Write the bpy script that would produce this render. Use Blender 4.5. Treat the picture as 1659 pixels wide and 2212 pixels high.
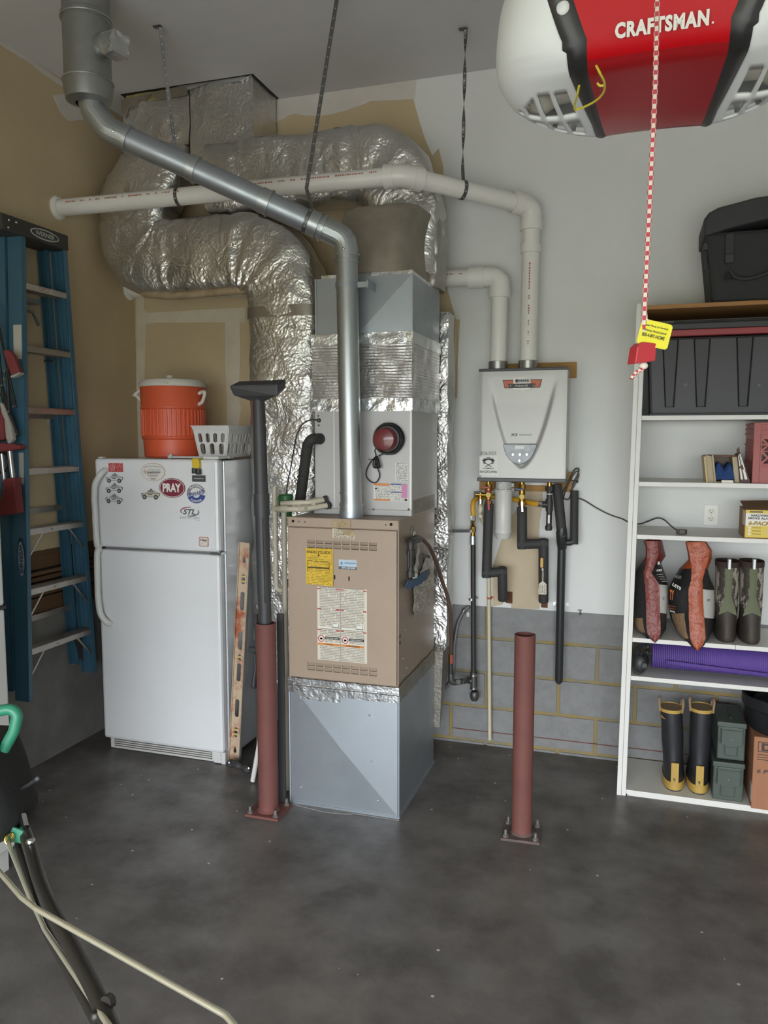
import bpy, bmesh, math, random
from mathutils import Vector, Matrix, noise
for o in list(bpy.data.objects): bpy.data.objects.remove(o)
S = bpy.context.scene
COL = S.collection
PI = math.pi
# ---------------------------------------------------------------- camera
FPX, YAW, PITCH, CAMH = 1700.0, 0.30885, 0.09565, 1.7713
cd = bpy.data.cameras.new('camera'); cam = bpy.data.objects.new('camera', cd); COL.objects.link(cam)
cd.sensor_fit = 'VERTICAL'; cd.sensor_height = 24.0; cd.lens = FPX / 2212 * 24.0
cd.clip_start = 0.05
cam.location = (0, 0, CAMH); cam.rotation_euler = (PI/2 - PITCH, 0, YAW)
S.camera = cam
# ---------------------------------------------------------------- light: overcast daylight through the open garage door
W = bpy.data.worlds.new('sky'); S.world = W; W.use_nodes = True
W.node_tree.nodes['Background'].inputs[0].default_value = (0.92, 0.97, 1.03, 1)
W.node_tree.nodes['Background'].inputs[1].default_value = 3.0
S.view_settings.view_transform = 'Standard'; S.view_settings.look = 'None'
S.view_settings.exposure = 2.15; S.view_settings.gamma = 1.0; S.view_settings.use_curve_mapping = False
DX0, DX1, DZ, DY = -2.65, 2.3, 2.3, -2.3      # door opening
ld = bpy.data.lights.new('garage_door_daylight', 'AREA'); ld.shape = 'RECTANGLE'
ld.size = DX1 - DX0; ld.size_y = DZ - 0.02; ld.cycles.is_portal = True
lo = bpy.data.objects.new('garage_door_daylight', ld); COL.objects.link(lo)
lo.location = ((DX0+DX1)/2, DY, DZ/2 + 0.01); lo.rotation_euler = (PI/2, 0, 0)
# ---------------------------------------------------------------- pixel -> place helpers (photo frame 1659 x 2212)
_f = Vector((-math.sin(YAW)*math.cos(PITCH), math.cos(YAW)*math.cos(PITCH), -math.sin(PITCH)))
_r = Vector((math.cos(YAW), math.sin(YAW), 0)); _u = _r.cross(_f); _c = Vector((0, 0, CAMH))
def ray(x, y): return _f + (x-829.5)/FPX*_r - (y-1106)/FPX*_u
def aY(x, y, Y): d = ray(x, y); return _c + d*(Y/d.y)
def aX(x, y, X): d = ray(x, y); return _c + d*(X/d.x)
def aZ(x, y, Z): d = ray(x, y); return _c + d*((Z-CAMH)/d.z)
def aD(x, y, D): return _c + ray(x, y)*D
# ---------------------------------------------------------------- materials
def lin(h):
    c = [int(h[i:i+2], 16)/255 for i in (0, 2, 4)]
    return tuple(x/12.92 if x <= 0.04045 else ((x+0.055)/1.055)**2.4 for x in c) + (1,)
_M = {}
def mat(name, col, rough=0.5, metal=0.0, var=0.0, vs=8.0, bump=0.0, bs=60.0, col2=None, spec=0.5, detail=4, coat=0.0, lo=0.35, hi=0.65, stretch=None, trans=0.0, rv=0.0):
    if name in _M: return _M[name]
    m = bpy.data.materials.new(name); m.use_nodes = True; _M[name] = m
    nt = m.node_tree; b = nt.nodes['Principled BSDF']
    b.inputs['Roughness'].default_value = rough; b.inputs['Metallic'].default_value = metal
    b.inputs['Specular IOR Level'].default_value = spec; b.inputs['Coat Weight'].default_value = coat
    if trans: b.inputs['Transmission Weight'].default_value = trans
    c = lin(col); b.inputs['Base Color'].default_value = c
    tc = nt.nodes.new('ShaderNodeTexCoord'); co = tc.outputs['Object']
    if stretch:
        mp = nt.nodes.new('ShaderNodeMapping'); mp.inputs['Scale'].default_value = stretch
        nt.links.new(co, mp.inputs[0]); co = mp.outputs[0]
    if col2 or var or rv:
        n = nt.nodes.new('ShaderNodeTexNoise'); n.inputs['Scale'].default_value = vs; n.inputs['Detail'].default_value = detail
        n.inputs['Roughness'].default_value = 0.65
        nt.links.new(co, n.inputs['Vector'])
        r = nt.nodes.new('ShaderNodeValToRGB')
        r.color_ramp.elements[0].position = lo; r.color_ramp.elements[1].position = hi
        c2 = lin(col2) if col2 else tuple(max(0, x*(1-var)) for x in c[:3]) + (1,)
        r.color_ramp.elements[0].color = c2; r.color_ramp.elements[1].color = c
        nt.links.new(n.outputs[0], r.inputs[0]); nt.links.new(r.outputs[0], b.inputs['Base Color'])
        if rv:
            mr = nt.nodes.new('ShaderNodeMapRange'); mr.inputs[1].default_value = lo; mr.inputs[2].default_value = hi
            mr.inputs[3].default_value = rough + rv; mr.inputs[4].default_value = max(0.03, rough - rv)
            nt.links.new(n.outputs[0], mr.inputs[0]); nt.links.new(mr.outputs[0], b.inputs['Roughness'])
    if bump:
        n2 = nt.nodes.new('ShaderNodeTexNoise'); n2.inputs['Scale'].default_value = bs; n2.inputs['Detail'].default_value = 3
        bp = nt.nodes.new('ShaderNodeBump'); bp.inputs['Strength'].default_value = bump; bp.inputs['Distance'].default_value = 0.01
        nt.links.new(co, n2.inputs['Vector']); nt.links.new(n2.outputs[0], bp.inputs['Height']); nt.links.new(bp.outputs[0], b.inputs['Normal'])
    return m
def printed(name, paper, ink, lines, words=30.0, ax=(0, 2), gap=0.45, rough=0.55, thr=0.47):
    """flat print: rows of illegible small type on paper"""
    if name in _M: return _M[name]
    m = mat(name, paper, rough); nt = m.node_tree; b = nt.nodes['Principled BSDF']
    tc = nt.nodes.new('ShaderNodeTexCoord'); sp = nt.nodes.new('ShaderNodeSeparateXYZ'); nt.links.new(tc.outputs['Generated'], sp.inputs[0])
    def math_(op, a, bv):
        n = nt.nodes.new('ShaderNodeMath'); n.operation = op
        for i, x in enumerate((a, bv)):
            if x is None: continue
            if isinstance(x, (int, float)): n.inputs[i].default_value = x
            else: nt.links.new(x, n.inputs[i])
        return n.outputs[0]
    u, v = sp.outputs[ax[0]], sp.outputs[ax[1]]
    row = math_('MULTIPLY', v, lines); fr = math_('FRACT', row, None); fl = math_('FLOOR', row, None)
    cb = nt.nodes.new('ShaderNodeCombineXYZ'); nt.links.new(math_('MULTIPLY', u, words), cb.inputs[0]); nt.links.new(math_('MULTIPLY', fl, 7.31), cb.inputs[1])
    n = nt.nodes.new('ShaderNodeTexNoise'); n.inputs['Scale'].default_value = 1.0; n.inputs['Detail'].default_value = 2; nt.links.new(cb.outputs[0], n.inputs['Vector'])
    on = math_('MULTIPLY', math_('GREATER_THAN', n.outputs[0], thr), math_('GREATER_THAN', fr, gap))
    edge = math_('MULTIPLY', math_('GREATER_THAN', u, 0.05), math_('LESS_THAN', u, 0.95)); on = math_('MULTIPLY', on, edge)
    mx = nt.nodes.new('ShaderNodeMix'); mx.data_type = 'RGBA'
    nt.links.new(on, mx.inputs[0]); mx.inputs[6].default_value = lin(paper); mx.inputs[7].default_value = lin(ink)
    nt.links.new(mx.outputs[2], b.inputs['Base Color'])
    return m
def foil_mat(name, col='d8d6d2', rough=0.33, s1=7.0, s2=60.0, st=0.42, var=0.12):
    m = mat(name, col, rough, 0.9, var=var, vs=2.5, rv=0.08); nt = m.node_tree; b = nt.nodes['Principled BSDF']
    tc = nt.nodes.new('ShaderNodeTexCoord')
    a = nt.nodes.new('ShaderNodeTexNoise'); a.inputs['Scale'].default_value = s1; a.inputs['Detail'].default_value = 5; a.inputs['Distortion'].default_value = 1.0
    v = nt.nodes.new('ShaderNodeTexVoronoi'); v.inputs['Scale'].default_value = s2
    nt.links.new(tc.outputs['Object'], a.inputs['Vector'])
    mixv = nt.nodes.new('ShaderNodeVectorMath'); mixv.operation = 'MULTIPLY_ADD'; mixv.inputs[1].default_value = (0.08, 0.08, 0.08)
    nt.links.new(a.outputs['Color'], mixv.inputs[0]); nt.links.new(tc.outputs['Object'], mixv.inputs[2]); nt.links.new(mixv.outputs[0], v.inputs['Vector'])
    b1 = nt.nodes.new('ShaderNodeBump'); b1.inputs['Strength'].default_value = st; b1.inputs['Distance'].default_value = 0.05
    b2 = nt.nodes.new('ShaderNodeBump'); b2.inputs['Strength'].default_value = st*0.9; b2.inputs['Distance'].default_value = 0.006
    nt.links.new(a.outputs[0], b1.inputs['Height']); nt.links.new(v.outputs['Distance'], b2.inputs['Height'])
    nt.links.new(b1.outputs[0], b2.inputs['Normal']); nt.links.new(b2.outputs[0], b.inputs['Normal'])
    return m
# ---------------------------------------------------------------- mesh builder
class MB:
    def __init__(s): s.v = []; s.f = []; s.m = []
    def add(s, vs, fs, mi=0):
        k = len(s.v); s.v += [Vector(v) for v in vs]; s.f += [tuple(i+k for i in f) for f in fs]; s.m += [mi]*len(fs); return s
    def box(s, x0, x1, y0, y1, z0, z1, mi=0):
        return s.add([(x0,y0,z0),(x1,y0,z0),(x1,y1,z0),(x0,y1,z0),(x0,y0,z1),(x1,y0,z1),(x1,y1,z1),(x0,y1,z1)],
                     [(0,3,2,1),(4,5,6,7),(0,1,5,4),(1,2,6,5),(2,3,7,6),(3,0,4,7)], mi)
    def obox(s, c, sz, R=None, mi=0):
        t = MB().box(-sz[0]/2, sz[0]/2, -sz[1]/2, sz[1]/2, -sz[2]/2, sz[2]/2)
        R = R or Matrix.Identity(3); return s.add([R @ v + Vector(c) for v in t.v], t.f, mi)
    def bar(s, a, b, w, t, up=(0,0,1), mi=0):
        a = Vector(a); b = Vector(b); d = (b-a); L = d.length; d.normalize(); up = Vector(up)
        x = d.cross(up); x.normalize(); y = x.cross(d)
        R = Matrix((x, d, y)).transposed(); return s.obox((a+b)/2, (w, L, t), R, mi)
    def tube(s, pts, r, n=12, mi=0, cap=True, ell=None):
        pts = [Vector(p) for p in pts]; k = len(pts); rs = r if isinstance(r, (list, tuple)) else [r]*k
        T = []
        for i in range(k):
            a = pts[max(0, i-1)]; b = pts[min(k-1, i+1)]; d = b-a
            if d.length < 1e-9: d = Vector((0, 0, 1))
            T.append(d.normalized())
        N = T[0].orthogonal().normalized()
        vs = []; fs = []
        for i in range(k):
            N = (N - T[i]*N.dot(T[i])).normalized(); B = T[i].cross(N)
            sc = 1.0
            if 0 < i < k-1:
                d1 = (pts[i]-pts[i-1]).normalized(); c = max(0.5, d1.dot(T[i])); sc = 1/c
            for j in range(n):
                a = 2*PI*j/n; vs.append(pts[i] + (N*math.cos(a) + B*math.sin(a))*rs[i]*(sc if sc < 1.4 else 1.4))
        for i in range(k-1):
            for j in range(n):
                fs.append((i*n+j, i*n+(j+1)%n, (i+1)*n+(j+1)%n, (i+1)*n+j))
        if cap: fs.append(tuple(range(n-1, -1, -1))); fs.append(tuple(range((k-1)*n, k*n)))
        return s.add(vs, fs, mi)
    def cyl(s, a, b, r, r2=None, n=20, mi=0, cap=True):
        return s.tube([a, b], [r, r if r2 is None else r2], n, mi, cap)
    def lathe(s, prof, c=(0,0,0), n=28, mi=0, axis=(0,0,1), close=False):
        A = Vector(axis).normalized(); N = A.orthogonal().normalized(); B = A.cross(N); c = Vector(c)
        vs = [c + A*z + (N*math.cos(2*PI*j/n) + B*math.sin(2*PI*j/n))*max(r, 1e-5) for r, z in prof for j in range(n)]
        k = len(prof); fs = [(i*n+j, i*n+(j+1)%n, (i+1)*n+(j+1)%n, (i+1)*n+j) for i in range(k-1) for j in range(n)]
        if close: fs += [((k-1)*n+j, (k-1)*n+(j+1)%n, (j+1)%n, j) for j in range(n)]
        return s.add(vs, fs, mi)
    def prism(s, poly, a, b, pl='Y', mi=0):
        def P(u, v, w): return (u, w, v) if pl == 'Y' else ((w, u, v) if pl == 'X' else (u, v, w))
        n = len(poly); vs = [P(u, v, a) for u, v in poly] + [P(u, v, b) for u, v in poly]
        fs = [tuple(range(n)), tuple(range(2*n-1, n-1, -1))] + [(i, i+n, (i+1)%n+n, (i+1)%n) for i in range(n)]
        return s.add(vs, fs, mi)
    def ball(s, c, r, n=14, mi=0):
        r = (r, r, r) if isinstance(r, (int, float)) else r; c = Vector(c); h = n//2
        vs = []; fs = []
        for i in range(h+1):
            t = PI*i/h
            for j in range(n):
                a = 2*PI*j/n; vs.append(c + Vector((r[0]*math.sin(t)*math.cos(a), r[1]*math.sin(t)*math.sin(a), r[2]*math.cos(t))))
        for i in range(h):
            for j in range(n): fs.append((i*n+j, i*n+(j+1)%n, (i+1)*n+(j+1)%n, (i+1)*n+j))
        return s.add(vs, fs, mi)
    def grid(s, rows, mi=0, closed=False):
        k = len(rows); n = len(rows[0]); vs = [p for r in rows for p in r]; fs = []
        for i in range(k-1):
            for j in range(n if closed else n-1): fs.append((i*n+j, i*n+(j+1)%n, (i+1)*n+(j+1)%n, (i+1)*n+j))
        return s.add(vs, fs, mi)
    def xf(s, fn): s.v = [Vector(fn(v)) for v in s.v]; return s
    def mesh(s, name, mats, off=(0,0,0), smooth=35, recalc=True):
        me = bpy.data.meshes.new(name); o = Vector(off)
        me.from_pydata([v-o for v in s.v], [], s.f)
        for m in (mats if isinstance(mats, (list, tuple)) else [mats]): me.materials.append(m)
        me.polygons.foreach_set('material_index', s.m)
        bm = bmesh.new(); bm.from_mesh(me)
        bmesh.ops.remove_doubles(bm, verts=bm.verts, dist=1e-6)
        if recalc: bmesh.ops.recalc_face_normals(bm, faces=bm.faces)
        bm.to_mesh(me); bm.free()
        if smooth: me.shade_smooth(); me.set_sharp_from_angle(angle=math.radians(smooth))
        else: me.shade_flat()
        me.update(); return me
def link(name, me, parent=None):
    o = bpy.data.objects.new(name, me); COL.objects.link(o)
    if parent: o.parent = parent
    return o
def bev(o, w, seg=2, ang=40):
    m = o.modifiers.new('bevel', 'BEVEL'); m.width = w; m.segments = seg; m.limit_method = 'ANGLE'; m.angle_limit = math.radians(ang); return o
def wpos(o):
    p = Vector(o.location)
    while o.parent: o = o.parent; p += Vector(o.location)
    return p
def thing(name, label, cat, loc, group=None):
    o = bpy.data.objects.new(name, None); COL.objects.link(o); o.location = loc; o.empty_display_size = 0.05
    o['label'] = label; o['category'] = cat
    if group: o['group'] = group
    return o
TINY = {'printed_line', 'strap_hole', 'loop_hole', 'rivet', 'screw', 'louvre_shadow', 'slot', 'socket_slots', 'print_frame', 'edge_crack', 'tread', 'rib', 'small_print', 'box_rule', 'rail_rib', 'hinge_ribs'}
APART = {'elbow_hub', 'fitting_hub', 'joint_band', 'hinge_cover', 'bead', 'foot', 'collar', 'chrome_knob', 'corner_seam', 'coupling', 'trap_collar', 'pipe_inlet', 'sleeve_joint', 'vial_holder', 'elbow_ring', 'pipe_seam', 'end_bolt', 'hang_hook', 'steel_leg', 'corner_strip', 'seam', 'window_glass', 'side_stripe', 'head', 'bolt', 'white_plate', 'cover_rim', 'tee_band', 'recess_edge', 'cleat_screw', 'orange_rule', 'lower_handle', 'service_lever'}
def pieces(mb):
    p = list(range(len(mb.v)))
    def find(a):
        while p[a] != a: p[a] = p[p[a]]; a = p[a]
        return a
    for f in mb.f:
        for i in f[1:]: p[find(i)] = find(f[0])
    groups = {}
    for f, m in zip(mb.f, mb.m): groups.setdefault(find(f[0]), []).append((f, m))
    out = []
    for fs in groups.values():
        ids = {}; q = MB()
        for f, m in fs:
            for i in f:
                if i not in ids: ids[i] = len(q.v); q.v.append(mb.v[i])
            q.f.append(tuple(ids[i] for i in f)); q.m.append(m)
        out.append(q)
    return out
def part(parent, name, mb, mats, smooth=35, bevel=0, label=None, local=False):
    """a mesh child; mb is in world coordinates unless local"""
    if name in APART:
        ps = pieces(mb)
        if len(ps) > 1:
            for q in ps[1:]: o = link(name, q.mesh(name, mats, wpos(parent), smooth), parent); bevel and bev(o, bevel)
            mb = ps[0]
    off = (0, 0, 0) if local else wpos(parent)
    o = link(name, mb.mesh(name, mats, off, smooth), parent)
    if bevel: bev(o, bevel)
    if label: o['label'] = label
    if name in TINY and len(pieces(mb)) > 1: o['kind'] = 'stuff'
    return o
def solo(name, mb, mats, label, cat, group=None, smooth=35, bevel=0, origin=None):
    lo = Vector([min(v[i] for v in mb.v) for i in range(3)]); hi = Vector([max(v[i] for v in mb.v) for i in range(3)])
    c = Vector(origin) if origin else Vector(((lo.x+hi.x)/2, (lo.y+hi.y)/2, lo.z))
    o = link(name, mb.mesh(name, mats, c, smooth)); o.location = c
    o['label'] = label; o['category'] = cat
    if group: o['group'] = group
    if bevel: bev(o, bevel)
    return o
def struct(name, mb, mats, smooth=0, parent=None, bevel=0):
    o = link(name, mb.mesh(name, mats, (0,0,0) if not parent else wpos(parent), smooth), parent)
    if not parent: o['kind'] = 'structure'
    if bevel: bev(o, bevel)
    return o
def fillet(pts, r, n=8):
    pts = [Vector(p) for p in pts]; out = [pts[0]]
    for i in range(1, len(pts)-1):
        p = pts[i]; a = (pts[i-1]-p); b = (pts[i+1]-p)
        rr = r[i-1] if isinstance(r, (list, tuple)) else r
        th = a.angle(b)
        if th > PI-0.02: out.append(p); continue
        d = min(rr/math.tan(th/2), a.length*0.49, b.length*0.49)
        A = p + a.normalized()*d; B = p + b.normalized()*d
        R_ = d*math.tan(th/2); bis = (a.normalized()+b.normalized()).normalized(); C = p + bis*math.sqrt(R_*R_+d*d)
        u = (A-C); w = (B-C); ang = u.angle(w)
        for k in range(n+1):
            t = k/n; out.append(C + (u*math.sin((1-t)*ang) + w*math.sin(t*ang))/math.sin(ang))
    out.append(pts[-1]); return out
def spline(pts, n=8):
    pts = [Vector(p) for p in pts]; P = [pts[0]*2-pts[1]] + pts + [pts[-1]*2-pts[-2]]; out = []
    for i in range(1, len(P)-2):
        a, b, c, d = P[i-1:i+3]
        for k in range(n):
            t = k/n; out.append(0.5*((2*b) + (c-a)*t + (2*a-5*b+4*c-d)*t*t + (3*b-a-3*c+d)*t**3))
    out.append(pts[-1]); return out
_fc = {}
def text_mb(body, w=None, h=None, bold=0.0, shear=0.0, depth=0.0006, spacing=1.0):
    """lettering as flat geometry: centred, x right, y up, thickness along z; scaled to w and/or h"""
    key = (body, bold, shear, spacing)
    if key not in _fc:
        cu = bpy.data.curves.new('lettering', 'FONT'); cu.body = body; cu.offset = bold; cu.shear = shear; cu.resolution_u = 3; cu.space_character = spacing
        ob = bpy.data.objects.new('lettering', cu); COL.objects.link(ob)
        dg = bpy.context.evaluated_depsgraph_get(); me = bpy.data.meshes.new_from_object(ob.evaluated_get(dg))
        vs = [v.co.copy() for v in me.vertices]; fs = [tuple(p.vertices) for p in me.polygons]
        bpy.data.objects.remove(ob); bpy.data.curves.remove(cu); bpy.data.meshes.remove(me); _fc[key] = (vs, fs)
    vs, fs = _fc[key]
    x0 = min(v.x for v in vs); x1 = max(v.x for v in vs); y0 = min(v.y for v in vs); y1 = max(v.y for v in vs)
    sx = w/(x1-x0) if w else None; sy = h/(y1-y0) if h else None
    sx = sx or sy; sy = sy or sx
    out = MB(); n = len(vs)
    P = [Vector(((v.x-(x0+x1)/2)*sx, (v.y-(y0+y1)/2)*sy, 0)) for v in vs]
    out.add([p + Vector((0, 0, depth)) for p in P], fs); return out
def text(parent, body, c, mats, w=None, h=None, xd=(1,0,0), yd=(0,0,1), bold=0.0, shear=0.0, spacing=1.0, name='lettering', warp=None):
    xd = Vector(xd).normalized(); yd = Vector(yd).normalized(); nd = xd.cross(yd); c = Vector(c)
    t = text_mb(body, w, h, bold, shear, spacing=spacing)
    if warp: t.xf(warp)
    t.xf(lambda v: c + xd*v.x + yd*v.y + nd*v.z)
    o = link(name, t.mesh(name, mats, wpos(parent), 0, recalc=False), parent); return o
def ellipse(cx, cz, a, b, n=40): return [(cx+a*math.cos(2*PI*i/n), cz+b*math.sin(2*PI*i/n)) for i in range(n)]
def rrect(x0, x1, z0, z1, r, n=5):
    out = []
    for cx, cz, a0 in ((x1-r, z1-r, 0), (x0+r, z1-r, 90), (x0+r, z0+r, 180), (x1-r, z0+r, 270)):
        for k in range(n+1):
            a = math.radians(a0+90*k/n); out.append((cx+r*math.cos(a), cz+r*math.sin(a)))
    return out
rnd = random.Random(7)
# ================================================================ the setting
XL, YW, ZC = -3.042, 4.350, 3.714
XR = 3.4
tan = mat('bare_drywall', 'c9b592', 0.85, var=0.12, vs=1.6, bump=0.04, bs=120)
white = mat('wall_paint', 'dfe0dc', 0.6, var=0.05, vs=2.0, bump=0.03, bs=140)
ceilm = mat('ceiling_paint', 'd3d1cf', 0.85, var=0.06, vs=1.2, bump=0.05, bs=90)
mudm = mat('joint_compound', 'd6cbb6', 0.8, var=0.12, vs=6, bump=0.08, bs=40)
conc = mat('stem_concrete', '7d7a75', 0.85, var=0.25, vs=5, bump=0.15, bs=50)
blockm = mat('grey_block', '8f8f8e', 0.85, var=0.16, vs=18, bump=0.25, bs=160)
mortar = mat('mortar', 'a08a4c', 0.9, col2='86806f', vs=3.0, bump=0.3, bs=90)
flr = mat('floor_concrete', '716d69', 0.42, col2='54504c', vs=3.4, detail=12, bump=0.05, bs=70, lo=0.36, hi=0.62, rv=0.1)
# scattered pale flecks on the slab
_nt = flr.node_tree; _b = _nt.nodes['Principled BSDF']; _src = _b.inputs['Base Color'].links[0].from_socket
_tc = _nt.nodes.new('ShaderNodeTexCoord'); _vo = _nt.nodes.new('ShaderNodeTexVoronoi'); _vo.inputs['Scale'].default_value = 9.0
_nt.links.new(_tc.outputs['Object'], _vo.inputs['Vector'])
_lt = _nt.nodes.new('ShaderNodeMath'); _lt.operation = 'LESS_THAN'; _lt.inputs[1].default_value = 0.05; _nt.links.new(_vo.outputs['Distance'], _lt.inputs[0])
_n3 = _nt.nodes.new('ShaderNodeTexNoise'); _n3.inputs['Scale'].default_value = 2.3; _n3.inputs['Detail'].default_value = 6; _nt.links.new(_tc.outputs['Object'], _n3.inputs['Vector'])
_rp = _nt.nodes.new('ShaderNodeValToRGB'); _rp.color_ramp.elements[0].position = 0.56; _rp.color_ramp.elements[1].position = 0.76; _nt.links.new(_n3.outputs[0], _rp.inputs[0])
_mu = _nt.nodes.new('ShaderNodeMath'); _mu.operation = 'MULTIPLY'; _mu.inputs[1].default_value = 0.22; _nt.links.new(_rp.outputs[0], _mu.inputs[0])
_mxa = _nt.nodes.new('ShaderNodeMix'); _mxa.data_type = 'RGBA'; _nt.links.new(_mu.outputs[0], _mxa.inputs[0]); _nt.links.new(_src, _mxa.inputs[6]); _mxa.inputs[7].default_value = lin('a3a2a2')
_mxb = _nt.nodes.new('ShaderNodeMix'); _mxb.data_type = 'RGBA'; _nt.links.new(_lt.outputs[0], _mxb.inputs[0]); _nt.links.new(_mxa.outputs[2], _mxb.inputs[6]); _mxb.inputs[7].default_value = lin('c9c4bb')
_nt.links.new(_mxb.outputs[2], _b.inputs['Base Color'])

struct('floor', MB().box(XL-0.2, XR+0.2, DY, YW+0.2, -0.12, 0), flr)
struct('ceiling', MB().box(XL-0.2, XR+0.2, DY-0.15, YW+0.2, ZC, ZC+0.1), ceilm)
struct('driveway', MB().box(-4, 4, -14, DY-0.001, -0.14, -0.02), mat('driveway_concrete', 'a09c94', 0.9, var=0.1, vs=1.0))  # unseen slab, added to bounce daylight in through the door
struct('ground', MB().box(-150, 150, -300, DY-0.16, -0.3, -0.06), mat('lawn_ground', '6d7358', 0.95, var=0.2, vs=0.5))  # unseen, spread wide and kept dark so the upper walls get less light
wb = struct('wall_back', MB().box(XL-0.15, XR+0.15, YW, YW+0.15, 0.815, ZC), tan)
def wallpatch(pts, m, name, t=0.0015, mb=None):
    """coat of paint or compound on the back wall, outline given by photo points"""
    poly = [(p.x, min(p.z, ZC-0.001)) for p in (aY(x, y, YW) if not isinstance(x, str) else Vector((y[0], 0, y[1])) for x, y in pts)]
    return struct(name, MB().prism(poly, YW-t, YW+0.001), m, 0, wb)
wallpatch([('w', (-1.8, ZC)), (893, 212), (900, 240), (908, 268), (920, 305), (934, 336), (948, 320), (958, 362), (960, 600), (985, 690), (980, 800), ('w', (-0.98, 0.815)), ('w', (XR, 0.815)), ('w', (XR, ZC))], white, 'white_paint')
wallpatch([('w', (XL, ZC)), ('w', (-1.2, ZC)), (896, 214), (860, 216), (800, 219), (790, 224), (745, 240), (720, 246), (705, 249), (660, 251), (640, 246), (627, 249), (612, 258), (598, 262), (560, 268), ('w', (XL, 3.55))], mat('ceiling_joint', 'd3cdc4', 0.8, var=0.08, vs=5), 'joint_compound', 0.0022)
wallpatch([(295, 560), (312, 560), (311, 668), (318, 676), (530, 664), (530, 696), (340, 697), (316, 700), (315, 720), (313, 800), (312, 1000), (294, 1000)], mudm, 'joint_compound', 0.002)
wallpatch([(487, 690), (518, 690), (520, 780), (516, 860), (521, 880), (514, 940), (515, 1000), (490, 1000), (491, 870), (487, 790)], mudm, 'joint_compound', 0.0025)
# bare tan areas left round the heater pipes
wallpatch([(1064, 1225), (1085, 1160), (1104, 1115), (1130, 1085), (1130, 1030), (1172, 1030), (1172, 1092), (1166, 1128), (1165, 1160), (1172, 1180), (1172, 1290), (1165, 1316), (1104, 1313.4), (1104, 1306), (1088, 1300), (1085, 1306), (1064, 1310)], mat('tan_patch', 'c9b89c', 0.85, var=0.1, vs=4), 'bare_patch', 0.0022)
wallpatch([(985, 690), (994, 690), (989, 780), (988, 860), (982, 860)], tan, 'bare_patch', 0.0022)
rust = mat('rusty_pipe_hole', '6e4530', 0.9, var=0.4, vs=30)
for px, py, w, h in ((1100, 1290, 14, 26), (1176, 1307, 14, 12)):
    a = aY(px-w/2, py-h/2, YW); b = aY(px+w/2, py+h/2, YW)
    struct('pipe_hole', MB().box(a.x, b.x, YW-0.003, YW, b.z, a.z), rust, 0, wb)
# concrete block stem wall under the drywall: every block its own piece, mortar recessed
ws = struct('wall_block', MB().box(XL-0.15, XR+0.15, YW+0.014, YW+0.15, -0.1, 0.815), mortar)
J0 = -0.168; Z0 = 0.631; J = 0.019
for row, (z0, z1) in enumerate(((Z0, 0.815), (Z0-0.2032, Z0), (Z0-0.4064, Z0-0.2032), (Z0-0.6096, Z0-0.4064), (-0.06, Z0-0.6096))):
    off = J0 + (0.2032 if row in (0, 2, 4) else 0.0)
    base = None
    for k in range(-8, 10):
        xa = off + 0.4064*k; xb = xa + 0.4064
        if xb < XL+0.02 or xa > XR: continue
        xa = max(xa, XL)
        mb = MB().box(xa+J/2, xb-J/2, YW+0.006+rnd.uniform(-0.0015, 0.0015), YW+0.03, z0+(J/2 if row else 0.0)-(0 if row else 0.0)+ (J/2 if not row else 0), z1-(J/2 if row else 0))
        struct('block', mb, blockm, 0, ws, 0.002)
# red chalk line snapped on the lowest course
struct('chalk_line', MB().box(-0.97, 0.9, YW+0.0025, YW+0.0065, 0.081, 0.0845), mat('chalk', '7a4038', 0.9), 0, ws)
# left wall
wl = struct('wall_left', MB().box(XL-0.15, XL, DY, YW+0.15, 1.16, ZC), tan)
struct('wall_left_stem', MB().box(XL-0.15, XL+0.004, DY, YW+0.15, -0.1, 0.815), conc)
woodm = mat('old_framing', '6f5236', 0.8, var=0.35, vs=3, stretch=(1, 0.25, 8))
tr = struct('trim_1', MB().box(XL-0.15, XL-0.02, DY, YW+0.15, 0.815, 1.16), mat('dark_gap', '2c241c', 0.9))
for z0, z1, p in ((0.817, 0.905, 0.0), (0.912, 0.985, -0.004), (0.998, 1.02, 0.012), (1.03, 1.05, 0.014), (1.062, 1.158, 0.0)):
    struct('framing_board', MB().box(XL-0.05, XL+p, DY, YW, z0, z1), woodm, 0, tr, 0.002)
def leftpatch(pts, m, name, t=0.002):
    poly = [(p.y, min(p.z, ZC-0.001)) for p in (aX(x, y, XL) for x, y in pts)]
    return struct(name, MB().prism(poly, XL-0.001, XL+t, 'X'), m, 0, wl)
leftpatch([(114, 206), (132, 246), (150, 262), (182, 258), (215, 270), (232, 258), (200, 215), (160, 200)], mat('ceiling_joint', 'd3cdc4'), 'joint_compound')
leftpatch([(0, 70), (0, 96), (40, 122), (62, 134), (80, 150), (120, 178), (160, 204), (170, 200), (60, 110)], mat('ceiling_joint', 'd3cdc4'), 'joint_compound', 0.0015)
leftpatch([(100, 908), (108, 902), (113, 906), (118, 902), (121, 908), (116, 916), (110, 921), (103, 916)], mudm, 'patch', 0.0015)
# right wall and the front wall with the open door
struct('wall_right', MB().box(XR, XR+0.15, DY-0.15, YW+0.15, -0.1, ZC), white)
struct('wall_front', MB().box(XL-0.15, DX0, DY-0.15, DY, -0.1, ZC).box(DX1, XR+0.15, DY-0.15, DY, -0.1, ZC).box(DX0, DX1, DY-0.15, DY, DZ, ZC), white)
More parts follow.
